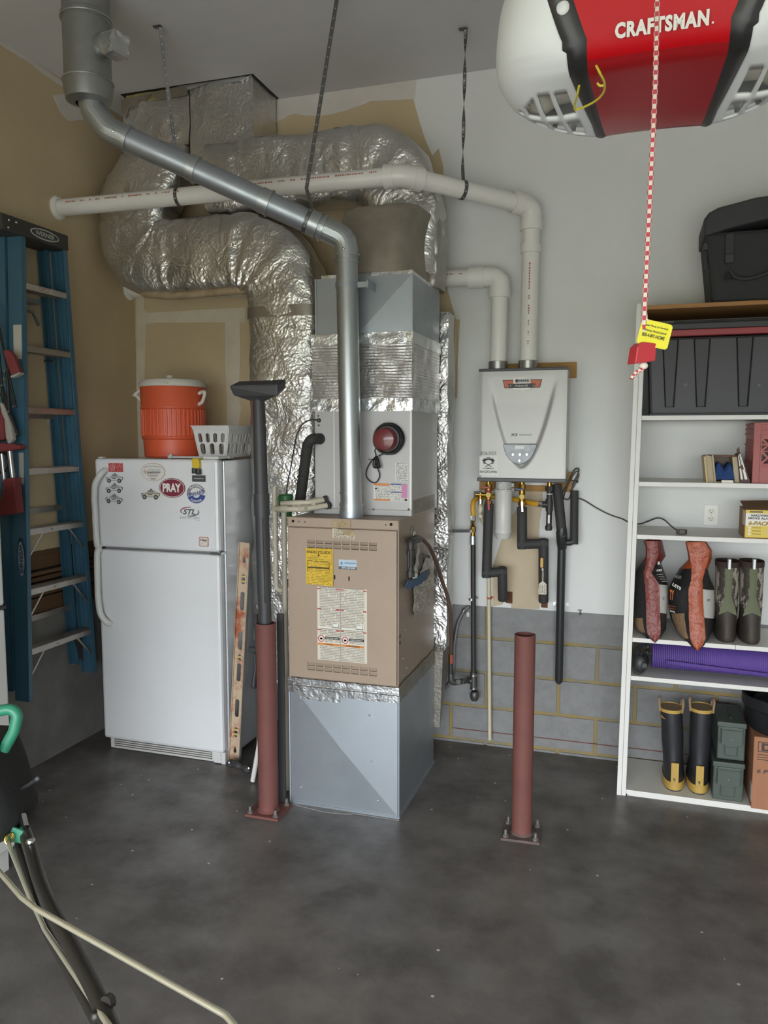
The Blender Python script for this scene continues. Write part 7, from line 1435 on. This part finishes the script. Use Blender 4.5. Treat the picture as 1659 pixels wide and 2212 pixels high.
pe_ = aY(1462, 1267, 3.975); text(tb_, 'LETS', pe_, whtp, w=0.045, h=0.014, xd=(1, -0.5, -0.5), yd=(0.4, 0, 1), bold=0.03); text(tb_, 'ALEO', aY(1465, 1246, 3.98), mat('print_grey', '9a9692'), w=0.03, h=0.014, xd=(1, -0.5, -0.1), yd=(0.1, 0, 1))
text(tb_, 'TY', aY(1451, 1285, 3.985), mat('orange_ink', 'b4602f', 0.5), w=0.026, h=0.05, xd=(1, -0.9, -0.1), yd=(0.05, 0, 1), bold=0.05); text(tb_, 'FLAVOR', aY(1453, 1321, 3.985), whtp, w=0.03, h=0.008, xd=(1, -0.9, -0.1), yd=(0.05, 0, 1), bold=0.03)
part(tb_, 'orange_rule', MB().bar(aY(1444, 1308, 4.0), aY(1459, 1311, 3.962), 0.004, 0.002, (0, 0, 1)).bar(aY(1444, 1313, 4.0), aY(1459, 1316, 3.962), 0.004, 0.002, (0, 0, 1)), mat('orange_ink', 'b4602f'), 0)
# ---- boots
def loft(rows, n=24, cap=True):
    """rows: (z, cx, half width, y_front, y_back)"""
    R_ = []
    for z, cx, hw, y0, y1 in rows: R_.append([Vector((cx+hw*math.copysign(abs(math.cos(a))**0.85, math.cos(a)), (y0+y1)/2+(y1-y0)/2*math.copysign(abs(math.sin(a))**0.85, math.sin(a)), z)) for a in [2*PI*j/n for j in range(n)]])
    mb = MB().grid(R_, closed=True)
    if cap: mb.f.append(tuple(range(n))); mb.m.append(0)
    return mb
camo = mat('camo', 'a0968a', 0.7, col2='3a342b', vs=26, detail=8, lo=0.46, hi=0.54, stretch=(1, 1, 0.5), bump=0.2, bs=20); brub = mat('boot_rubber', '3c332c', 0.6, var=0.25, vs=12, bump=0.15, bs=40); gpan = mat('boot_green', '5a5f42', 0.6); lin_ = mat('boot_lining', '3a2c28', 0.9)
def camo_boot(px, label, lean):
    z0 = ZS[4]; fy0 = 3.965; c0 = aY(px, 1385, fy0); ct = aY(px-2+lean, 1215, fy0+0.06); zt = aY(px, 1216, 3.97).z
    t = thing('hunting_boot', label, 'boot', (c0.x, 4.05, z0), 'camouflage boots'); H = zt-z0
    f = lambda u: c0.x+(ct.x-c0.x)*u
    part(t, 'rubber_foot', loft([(z0, f(0), 0.044, fy0, 4.235), (z0+0.015, f(0), 0.050, fy0-0.006, 4.245), (z0+0.03, f(0), 0.050, fy0-0.004, 4.245), (z0+0.07, f(.15), 0.049, fy0+0.002, 4.22), (z0+0.10, f(.25), 0.047, fy0+0.008, 4.15), (z0+0.15, f(.36), 0.048, fy0+0.012, 4.11), (z0+0.168, f(.42), 0.05, fy0+0.014, 4.11)]), brub, 60)
    part(t, 'camo_shaft', loft([(z0+0.155, f(.4), 0.0475, fy0+0.012, 4.105), (z0+0.20, f(.5), 0.049, fy0+0.016, 4.11), (z0+0.26, f(.7), 0.051, fy0+0.016, 4.12), (z0+0.32, f(.85), 0.0525, fy0+0.018, 4.13), (zt-0.022, f(.95), 0.053, fy0+0.018, 4.135)], cap=False), camo, 60)
    part(t, 'top_binding', loft([(zt-0.026, f(.95), 0.0545, fy0+0.016, 4.137), (zt, f(1), 0.0545, fy0+0.016, 4.137), (zt, f(1), 0.0505, fy0+0.022, 4.131), (zt-0.05, f(1), 0.049, fy0+0.024, 4.128)], cap=False), lin_, 60)
    rows = []
    for k in range(9):
        u = k/8; z = z0+0.15+(zt-0.03-z0-0.15)*u; hw = 0.014+0.026*max(0, 1-u*3.2)+0.003*u; y = fy0+0.009+0.004*u
        rows.append([(f(0.4+0.6*u)-hw, y+0.004, z-(0.02 if k == 0 else 0)), (f(0.4+0.6*u), y-0.001, z), (f(0.4+0.6*u)+hw, y+0.004, z-(0.02 if k == 0 else 0))])
    part(t, 'green_panel', MB().grid(rows), gpan, 60)
    part(t, 'pull_tab', MB().box(f(1)-0.010, f(1)+0.010, fy0+0.008, fy0+0.014, zt-0.03, zt+0.022), blackp, 0, 0.002); part(t, 'reflective_strip', MB().box(f(1)-0.004, f(1)+0.006, fy0+0.0065, fy0+0.0085, zt-0.03, zt+0.016), mat('reflective', 'e9e9e6', 0.3), 0)
camo_boot(1571, 'camouflage hunting boot standing right against the orange pellet bag', 4)
camo_boot(1624, 'camouflage hunting boot with green heel strip, farther from the pellet bags', 4)
# ---- rolled purple mat, black headset
z0 = ZS[5]; r0 = 0.082; xm = aY(1408, 1430, 4.02).x
t = thing('yoga_mat', 'rolled purple ribbed exercise mat on a low shelf', 'mat', (xm+0.4, 4.04, z0))
pm = mat('mat_purple', '5d4592', 0.65); nt = pm.node_tree; bb = nt.nodes['Principled BSDF']; tc = nt.nodes.new('ShaderNodeTexCoord'); wv = nt.nodes.new('ShaderNodeTexWave'); wv.bands_direction = 'X'; wv.inputs['Scale'].default_value = 36; bp = nt.nodes.new('ShaderNodeBump'); bp.inputs['Strength'].default_value = 0.6; bp.inputs['Distance'].default_value = 0.004
nt.links.new(tc.outputs['Object'], wv.inputs['Vector']); nt.links.new(wv.outputs[1], bp.inputs['Height']); nt.links.new(bp.outputs[0], bb.inputs['Normal'])
def spiral(x, k0=0.0):
    out = []
    for i in range(90):
        a = -0.9+i*0.20; r = r0-0.0042*i*0.20
        if r < 0.012: break
        out.append(Vector((x, 4.04+r*math.cos(a), z0+r0+r*math.sin(a))))
    return out
rowsS = [spiral(xm), spiral(xm+0.9)]
part(t, 'roll', MB().grid(rowsS), pm, 60).modifiers.new('thick', 'SOLIDIFY').thickness = 0.005
a0 = 3.1; part(t, 'loose_edge', MB().grid([[Vector((xm+0.06+0.8*u/8, 4.04+(r0+0.003)*math.cos(a0+0.55*u/8+w*0.05), z0+r0+(r0+0.003)*math.sin(a0+0.55*u/8+w*0.05))) for w in range(6)] for u in range(9)]), pm, 60).modifiers.new('thick', 'SOLIDIFY').thickness = 0.004
hd = aY(1385, 1430, 4.0)
t = thing('ear_muffs', 'black ear muffs with curled band beside the purple mat', 'ear muffs', (hd.x, 4.05, z0))
part(t, 'ear_cup', MB().ball((hd.x-0.005, 3.995, z0+0.045), (0.032, 0.025, 0.044), 16), blackp); part(t, 'ear_cup', MB().ball((hd.x+0.012, 4.07, z0+0.04), (0.026, 0.03, 0.039), 16), blackp)
part(t, 'head_band', MB().tube(spline([(hd.x-0.02, 4.0, z0+0.07), (hd.x-0.01, 4.05, z0+0.115), (hd.x+0.03, 4.09, z0+0.12), (hd.x+0.03, 4.08, z0+0.08)], 8), 0.008, 8).tube(spline([(hd.x-0.025, 3.98, z0+0.05), (hd.x+0.01, 4.03, z0+0.10), (hd.x+0.03, 4.06, z0+0.10)], 8), 0.006, 8), blackp); part(t, 'cord', MB().tube(spline([(hd.x-0.025, 3.985, z0+0.03), (hd.x-0.032, 3.965, z0+0.008), (hd.x, 3.955, z0+0.005), (hd.x+0.03, 3.96, z0+0.03)], 8), 0.003, 6), blackp); part(t, 'cushion', MB().box(hd.x+0.0, hd.x+0.03, 3.962, 3.985, z0+0.03, z0+0.06), mat('muff_grey', '3c3e40', 0.5), 0, 0.008)
# ---- rubber fire boots on the bottom shelf
z0 = ZS[6]; rub = mat('black_rubber', '2a2a2d', 0.42, var=0.2, vs=8); ytr = mat('boot_yellow', 'b79548', 0.55, var=0.12, vs=14); tanl = mat('boot_canvas', '8f7a62', 0.8)
def fire_boot(px, label, pt):
    fy0 = 3.985; c0 = aY(px, 1690, fy0).x; ct = aY(pt, 1545, fy0+0.05).x; zt = aY(pt, 1540, fy0).z+0.012; H = zt-z0
    t = thing('rubber_boot', label, 'boot', (c0, 4.08, z0), 'black rubber boots')
    f = lambda u: c0+(ct-c0)*u
    part(t, 'boot_body', loft([(z0+0.03, f(0), 0.05, fy0, 4.26), (z0+0.07, f(0.05), 0.05, fy0+0.0, 4.25), (z0+0.11, f(.15), 0.048, fy0+0.006, 4.2), (z0+0.15, f(.3), 0.047, fy0+0.012, 4.13), (z0+0.24, f(.5), 0.052, fy0+0.006, 4.125), (z0+0.33, f(.7), 0.051, fy0+0.002, 4.12), (zt-0.012, f(1), 0.053, fy0, 4.12)], cap=False), rub, 60)
    part(t, 'sole_band', loft([(z0+0.006, f(0), 0.054, fy0-0.006, 4.27), (z0+0.045, f(0), 0.053, fy0-0.005, 4.268)]), ytr, 60); part(t, 'outsole', loft([(z0, f(0), 0.052, fy0-0.004, 4.268), (z0+0.008, f(0), 0.053, fy0-0.005, 4.27)]), blackp, 60)
    part(t, 'top_trim', loft([(zt-0.016, f(1), 0.0545, fy0-0.002, 4.122), (zt, f(1), 0.0545, fy0-0.002, 4.122), (zt, f(1), 0.050, fy0+0.003, 4.117), (zt-0.05, f(1), 0.049, fy0+0.004, 4.116)], cap=False), ytr, 60)
    part(t, 'lining', loft([(zt-0.004, f(1), 0.0495, fy0+0.0035, 4.1165), (zt-0.10, f(.78), 0.044, fy0+0.008, 4.105)]), tanl, 60)
    hst = part(t, 'heel_strip', MB().box(f(0)-0.018, f(0)+0.018, fy0-0.008, fy0+0.004, z0+0.045, z0+0.145), ytr, 0, 0.002); text(hst, '9', (f(0)-0.002, fy0-0.0086, z0+0.062), blk, h=0.017, bold=0.02)
    for s_ in (-1, 1): part(t, 'pull_loop', MB().tube(spline([(f(1)+s_*0.051, 4.02, zt-0.02), (f(1)+s_*0.056, 4.03, zt+0.03), (f(1)+s_*0.052, 4.055, zt+0.042), (f(1)+s_*0.05, 4.085, zt+0.02), (f(1)+s_*0.05, 4.09, zt-0.02)], 6), 0.0055, 8), tanl)
    part(t, 'inner_print', MB().box(f(1)-0.02, f(1)+0.015, 4.108, 4.1095, zt-0.035, zt-0.012), printed('boot_print', 'a49a8c', '4d463e', 5, 8), 0)
fire_boot(1457, 'black rubber fire boot with yellow sole, next to the bare shelf end', 1449)
fire_boot(1511, 'black rubber fire boot with yellow sole, beside the ammo cans', 1515)
# ---- ammo cans
am = mat('ammo_green', '49534b', 0.5, var=0.12, vs=10)
def can(px0, px1, zb, label, h, dy):
    xa, xb = aY(px0, 1700, 3.95+dy).x, aY(px1, 1700, 3.95+dy).x; y0 = 3.95+dy; y1 = y0+0.28
    t = thing('ammo_can', label, 'ammo can', ((xa+xb)/2, (y0+y1)/2, zb), 'stacked ammo cans')
    part(t, 'body', MB().box(xa+0.004, xb-0.004, y0+0.004, y1, zb, zb+h-0.02), am, 0, 0.006)
    ld2 = part(t, 'lid', MB().box(xa, xb, y0-0.001, y1+0.004, zb+h-0.026, zb+h), am, 0, 0.005); part(ld2, 'carry_handle', MB().tube(fillet([((xa+xb)/2, y0+0.06, zb+h), ((xa+xb)/2, y0+0.065, zb+h+0.0045), ((xa+xb)/2, y0+0.2, zb+h+0.0045), ((xa+xb)/2, y0+0.205, zb+h)], 0.004), 0.004, 8), am)
    w = xb-xa; lt = part(t, 'latch_plate', MB().prism([(xa+w*0.15, zb+h*0.88), (xb-w*0.12, zb+h*0.88), (xb-w*0.13, zb+h*0.40), (xb-w*0.28, zb+h*0.40), (xb-w*0.28, zb+h*0.12), (xa+w*0.26, zb+h*0.12), (xa+w*0.26, zb+h*0.40), (xa+w*0.15, zb+h*0.40)], y0-0.004, y0+0.006), am, 0, 0.003)
    part(lt, 'latch_wire', MB().tube([(xa+w*0.12, y0-0.003, zb+h*0.45), (xa+w*0.13, y0-0.004, zb+h*0.80), (xb-w*0.12, y0-0.004, zb+h*0.80), (xb-w*0.12, y0-0.003, zb+h*0.45)], 0.0028, 8), am); part(lt, 'rivet', MB().ball(((xa+xb)/2, y0-0.004, zb+h*0.56), 0.004, 8), mat('rivet_dark', '8a867f'))
    part(lt, 'latch_tongue', MB().box(xa+w*0.3, xb-w*0.32, y0-0.007, y0-0.003, zb+h*0.14, zb+h*0.36), am, 0, 0.002)
can(1538, 1608, ZS[6], 'green metal ammo can on the bottom shelf under another can', 0.19, 0.0)
can(1544, 1608, ZS[6]+0.1985, 'green metal ammo can stacked on top of another can', 0.185, 0.012)
# ---- cardboard box and black bin
xa = aY(1622, 1750, 3.905).x; z0 = ZS[6]; zt = aY(1640, 1592, 3.905).z
t = thing('cardboard_box', 'brown cardboard box with black lettering under the black bin', 'box', (xa+0.17, 4.06, z0))
cb = mat('box_card', 'a06f50', 0.75, var=0.08, vs=6, stretch=(6, 6, 0.6))
part(t, 'carton', MB().box(xa, xa+0.36, 3.905, 4.25, z0, zt), cb, 0, 0.003)
text(t, 'DI', (xa+0.062, 3.9042, aY(1640, 1613, 3.905).z), mat('box_ink', '3d3532', 0.6), h=0.038, w=0.058, bold=0.05); fr = MB(); x1, z1 = xa+0.018, aY(1640, 1602, 3.905).z; z2 = aY(1640, 1624, 3.905).z
part(t, 'print_frame', MB().box(x1, x1+0.003, 3.9035, 3.905, z2, z1).box(x1, x1+0.2, 3.9035, 3.905, z1-0.003, z1).box(x1, x1+0.2, 3.9035, 3.905, z2, z2+0.003), mat('box_ink', '3d3532'), 0)
text(t, '6 PO', (xa+0.055, 3.9042, aY(1645, 1666, 3.905).z), mat('box_ink', '3d3532'), h=0.02, w=0.075, bold=0.02, shear=0.2)
for k in range(3): part(t, 'print_line', MB().box(xa+0.016, xa+0.12, 3.9035, 3.905, z2-0.014-0.012*k, z2-0.011-0.012*k), mat('box_ink', '3d3532'), 0)
part(t, 'side_tag', MB().box(xa-0.0012, xa, 3.91, 3.96, z0+0.03, z0+0.12), mat('side_tag_white', 'bdb7ad', 0.6), 0)
bc = Vector((xa+0.155, 4.05, zt+0.001)); bnm = mat('bin_black', '202124', 0.45, bump=0.05, bs=40)
t = thing('rubber_tub', 'round black rubber tub with wire handle on the cardboard box', 'tub', bc)
part(t, 'tub', MB().lathe([(0, 0), (0.155, 0), (0.168, 0.02), (0.186, 0.11), (0.196, 0.118), (0.197, 0.165), (0.192, 0.17), (0.185, 0.165), (0.175, 0.06), (0.16, 0.03), (0, 0.03)], bc, 40), bnm)
part(t, 'ring_handle', MB().tube([bc+Vector((-0.055+0.042*math.cos(a), -0.196+0.01*math.sin(a), 0.065+0.045*math.sin(a))) for a in [2*PI*k/24 for k in range(25)]], 0.0025, 8), screw)
bl_ = thing('trash_liner', 'crumpled black plastic liner heaped inside the rubber tub', 'bag', bc+Vector((0, 0, 0.03)))
rows = []
for k in range(9):
    r = 0.172*math.cos(k/8*PI/2)+0.001; rows.append([bc+Vector((r*math.cos(2*PI*j/26), r*math.sin(2*PI*j/26), 0.10+0.075*math.sin(k/8*PI/2)+0.022*noise.noise(Vector((r*14*math.cos(2*PI*j/26), r*14*math.sin(2*PI*j/26), 2)))))  for j in range(26)])
part(bl_, 'film', MB().grid(rows, closed=True), mat('bin_liner', '1e1e21', 0.25, bump=0.3, bs=18), 60)
# ================================================================ garage door opener overhead
OD = 1.15
of = aD(1418, 112, OD); oc_ = Vector((of.x, of.y, of.z))      # front lower fold, centre
t = thing('garage_door_opener', 'red and white garage door opener motor hanging from the ceiling', 'garage door opener', oc_)
ored = mat('opener_red', 'bf1019', 0.34, spec=0.15); oblk = mat('opener_black', '2a2929', 0.35); owht = mat('opener_white', 'e2e5e4', 0.45)
# profile in (y, z) relative to the fold, front top -> fold -> bottom -> rear
prof = [(-0.055, 0.185), (-0.045, 0.14), (-0.032, 0.10), (-0.018, 0.06), (-0.006, 0.03), (0.004, 0.013), (0.016, 0.004), (0.032, -0.003), (0.075, -0.008), (0.125, -0.013), (0.175, -0.017), (0.225, -0.019), (0.262, -0.018), (0.278, -0.008), (0.285, 0.03), (0.288, 0.11), (0.285, 0.185)]
def dens(pf, n=4):
    V = spline([Vector((y, z, 0)) for y, z in pf], n); return [(q.x, q.y) for q in V]
PF = dens(prof, 4); NP = len(PF)
def s_at(j): return j/(NP-1)
def redhw(j):
    y, z = PF[j]; top = max(0, z-0.03)/0.155 if y < 0.02 else 0.0
    return 0.099 + 0.055*min(1, top)**0.9 - 0.020*max(0, (y-0.03)/0.25)
def trimw(j):
    y, z = PF[j]; return 0.030 - 0.014*max(0, min(1, (y-0.0)/0.2)) + (0.006 if y < 0 else 0)
rows = [[oc_+Vector((redhw(j)*u, PF[j][0], PF[j][1]+0.002*(1-u*u))) for u in [-1+k/6 for k in range(13)]] for j in range(NP)]
jf = min(range(NP), key=lambda j: abs(PF[j][0]-0.012) if PF[j][1] < 0.05 else 9)
part(t, 'front_panel', MB().grid(rows[:jf+1]), ored, 60)
part(t, 'bottom_panel', MB().grid(rows[jf:]), mat('opener_red_dark', 'a01a20', 0.2, spec=0.4), 60)  # darker red puts the dim floor reflection into the underside's colour
part(t, 'top_housing', MB().box(oc_.x-0.15, oc_.x+0.15, oc_.y-0.045, oc_.y+0.28, oc_.z+0.175, oc_.z+0.19), oblk, 0)
for s_ in (-1, 1):
    part(t, 'trim', MB().grid([[oc_+Vector((s_*(redhw(j)+trimw(j)*k/4), PF[j][0]-0.004*math.sin(PI*k/4), PF[j][1]-0.004*math.sin(PI*k/4))) for k in range(5)] for j in range(NP)]), oblk, 60)
    # light lens: section shrinks towards the end; slots cut in its underside
    HWT = 0.256; NT = 40; ctr = Vector((0, 0.14, 0.055)); grid_ = []
    for j in range(NP):
        x0 = redhw(j)+trimw(j); row = []
        for i in range(NT+1):
            u = i/NT; k = math.sqrt(max(0, 1-u**2.3)); x = x0+(HWT-x0)*u
            y, z = PF[j]; vy, vz = y-ctr.y, z-ctr.z; th = math.atan2(vz/0.085, vy/0.16); w_l = min(1.0, u*1.5); row.append(oc_+Vector((s_*x, ctr.y+(vy*(1-w_l)+0.16*math.cos(th)*w_l)*k, ctr.z+(vz*(1-w_l)+(0.085 if vz < 0 else 0.14)*math.sin(th)*w_l)*k)))
        grid_.append(row)
    mb = MB(); vs = [p for r in grid_ for p in r]; fs_ = []
    n = NT+1; jb0 = [j for j in range(NP) if PF[j][0] > 0.045 and PF[j][1] < 0.0][0]; jb1 = NP-11
    for j in range(NP-1):
        for i in range(NT):
            hole = False
            if jb0 <= j <= jb1 and 2 <= i <= 31:
                jj = (j-jb0) % 8; ii = (i-2) % 8; edge = 32-max(0, (jb0+8-j))*2.0-max(0, (j-jb1+3))*1.5
                hole = jj > 1 and ii > 1 and i < edge
            if not hole: fs_.append((j*n+i, j*n+i+1, (j+1)*n+i+1, (j+1)*n+i))
    mb.add(vs, fs_); ln = part(t, 'light_lens', mb, owht, 60); so = ln.modifiers.new('thick', 'SOLIDIFY'); so.thickness = 0.005; so.offset = -1
    # dark inner housing and bulb seen through the slots
    part(t, 'lamp_housing', MB().box(oc_.x+s_*0.118-0.004, oc_.x+s_*0.118+0.004, oc_.y+0.06, oc_.y+0.27, oc_.z+0.012, oc_.z+0.17).box(min(oc_.x+s_*0.118, oc_.x+s_*0.215), max(oc_.x+s_*0.118, oc_.x+s_*0.215), oc_.y+0.07, oc_.y+0.25, oc_.z+0.085, oc_.z+0.09), mat('housing_dark', '38383a', 0.6), 0)
    part(t, 'bulb', MB().ball(oc_+Vector((s_*0.19, 0.17, 0.025)), (0.035, 0.028, 0.028), 16).cyl(oc_+Vector((s_*0.118, 0.17, 0.025)), oc_+Vector((s_*0.165, 0.17, 0.025)), 0.014, n=14), mat('bulb_white', 'cfcabb', 0.3))
    jt = 3; p = oc_+Vector((s_*(redhw(jt)+trimw(jt)*0.45), PF[jt][0]-0.006, PF[jt][1]-0.002))
    pb = aD(1221, 15, OD+0.0); jt = min(range(14), key=lambda j: abs(oc_.z+PF[j][1]-(pb.z)))
    p = oc_+Vector((s_*(redhw(jt)+trimw(jt)*0.5), PF[jt][0]-0.005, PF[jt][1])); part(t, 'trim_button', MB().ball(p, (0.0095, 0.004, 0.011), 14), owht)
# lettering on the red front
def onfront(z):
    j = min(range(16), key=lambda j: abs(PF[j][1]-z)); a, b = PF[j], PF[j+1]; return a[0], Vector((0, a[0]-b[0], a[1]-b[1])).normalized()
tz = aD(1430, 58, OD-0.01).z-oc_.z
yy, ud = onfront(tz); cq = aD(1428, 57, OD); text(t, 'CRAFTSMAN', (cq.x, oc_.y+yy-0.0045, oc_.z+tz), whtp, w=0.128, h=0.0205, yd=ud, bold=0.05, spacing=1.12)
text(t, '.', (cq.x+0.069, oc_.y+yy-0.0045, oc_.z+tz-0.008), whtp, h=0.003, yd=ud)
yy2, ud2 = onfront(tz+0.044); text(t, 'connected', (oc_.x-0.038, oc_.y+yy2-0.0045, oc_.z+tz+0.043), mat('pale_red_print', 'e0a0a0', 0.5), w=0.045, h=0.010, yd=ud2)
# yellow antenna wire
yw_ = mat('yellow_wire', 'd8c83c', 0.4)
def under(px, py, dz=0.0): p = aZ(px, py, oc_.z-0.014+dz); return p
part(t, 'antenna_wire', MB().tube(spline([under(1288, 142, -0.0), under(1296, 158, -0.012), under(1306, 180, -0.014), under(1302, 202, -0.014), under(1280, 222, -0.014), under(1242, 236, -0.012), under(1247, 205, -0.012), under(1251, 185, -0.006)], 6), 0.0018, 8).tube(spline([under(1306, 184, -0.014), under(1296, 185, -0.014), under(1290, 179, -0.01)], 5), 0.0018, 8), yw_)
# hanging angle irons and the rail (above the picture)
for s_ in (-1, 1): part(t, 'hanger_iron', MB().box(oc_.x+s_*0.14-0.0015, oc_.x+s_*0.14+0.0015, oc_.y+0.1, oc_.y+0.13, oc_.z+0.18, ZC).box(oc_.x+s_*0.14, oc_.x+s_*0.14+s_*0.03 if s_ > 0 else oc_.x+s_*0.14+0.001, oc_.y+0.1, oc_.y+0.103, oc_.z+0.18, ZC) if s_ > 0 else MB().box(oc_.x-0.1415, oc_.x-0.1385, oc_.y+0.1, oc_.y+0.13, oc_.z+0.18, ZC), galv, 0)
part(t, 'rail', MB().box(oc_.x-0.02, oc_.x+0.02, DY+0.25, oc_.y+0.12, oc_.z+0.19, oc_.z+0.23), galv, 0)
ct = aD(1414, -40, 0.93)
part(t, 'trolley', MB().box(oc_.x-0.03, oc_.x+0.03, ct.y-0.09, ct.y+0.07, oc_.z+0.150, oc_.z+0.19).bar((oc_.x, ct.y, oc_.z+0.155), (ct.x, ct.y, oc_.z+0.150), 0.03, 0.012, (0, 0, 1)), oblk, 0)
# ================================================================ emergency release rope
RD = 0.95
rt = Vector((ct.x, ct.y, oc_.z+0.150)); hb = aD(1388, 765, RD); rt = Vector((hb.x+0.002, hb.y, oc_.z+0.150))
t = thing('release_rope', 'red and white emergency release rope with red handle and yellow tag', 'rope', hb+Vector((0, 0, -0.04)))
rr_ = mat('rope_red', 'b8434a', 0.8); rw_ = mat('rope_white', 'd6cabc', 0.8)
def rope(pts, r, name, n=8, seg=0.0027):
    P_ = resample(pts, seg); mb = MB().tube(P_, [r*(1+0.05*math.sin(k*2.1)) for k in range(len(P_))], n, cap=True)
    for f in range((len(P_)-1)*n): i, j = f//n, f % n; mb.m[f] = (i//2 + j//2) % 2
    return part(t, name, mb, [rr_, rw_], 0)
kn = aD(1386, 690, RD); top_h = hb+Vector((0, 0, 0.013)); bot_h = hb-Vector((0, 0, 0.013))
rope([rt, rt.lerp(top_h, 0.5)+Vector((0.004, 0, 0)), top_h], 0.003, 'rope')
hr = mat('handle_red', 'b03238', 0.35)
Rh = Matrix.Rotation(0.55, 3, 'Z')
hm_ = MB().prism([(-0.0155, -0.0125), (0.0125, -0.0085), (0.0135, 0.0125), (-0.006, 0.0135), (-0.0125, 0.008)], -0.009, 0.009).xf(lambda q: hb + Rh @ q)
part(t, 'handle', hm_, hr, 0, 0.0015)
part(t, 'knot', MB().ball(bot_h+Vector((0.0015, -0.001, -0.001)), (0.0055, 0.005, 0.0045), 12), [rw_])
rope(spline([bot_h+Vector((0.002, 0, -0.001)), bot_h+Vector((0.0, -0.003, -0.005)), aD(1374, 805, RD), aD(1363, 818, RD)], 6), 0.0025, 'rope_tail')
# tag
tg = aD(1414, 722, RD-0.006); xd = (_r*1.0 - _u*0.26 - _f*0.1).normalized(); yd = (_u + _r*0.26).normalized()
yt_ = mat('tag_yellow', 'd9d02f', 0.45)
tagmb = MB().prism(rrect(-0.0185, 0.0185, -0.0155, 0.0155, 0.004), -0.0004, 0.0004).xf(lambda q: tg+xd*(q.x)+yd*q.z-xd.cross(yd)*q.y)
tgo = part(t, 'yellow_tag', tagmb, yt_, 0)
nd = xd.cross(yd); ink = mat('tag_ink', '4d4a1e', 0.6)
for k, (tx_, ww, hh) in enumerate((('Repair Parts or Service', 0.030, 0.0034), ('In-Home, HomeCentral', 0.028, 0.0034), ('800-4-MY-HOME', 0.027, 0.0046))): text(tgo, tx_, tg+nd*0.0006+yd*(0.0085-0.0058*k)-xd*(0.001), ink, w=ww, h=hh, xd=xd, yd=yd, bold=0.02)
part(t, 'tag_tie', MB().tube([tg-xd*0.010+yd*0.014, aD(1396, 690, RD-0.004), rt.lerp(top_h, 0.9)], 0.0012, 6), mat('tie_white', 'cfcdb8', 0.5))
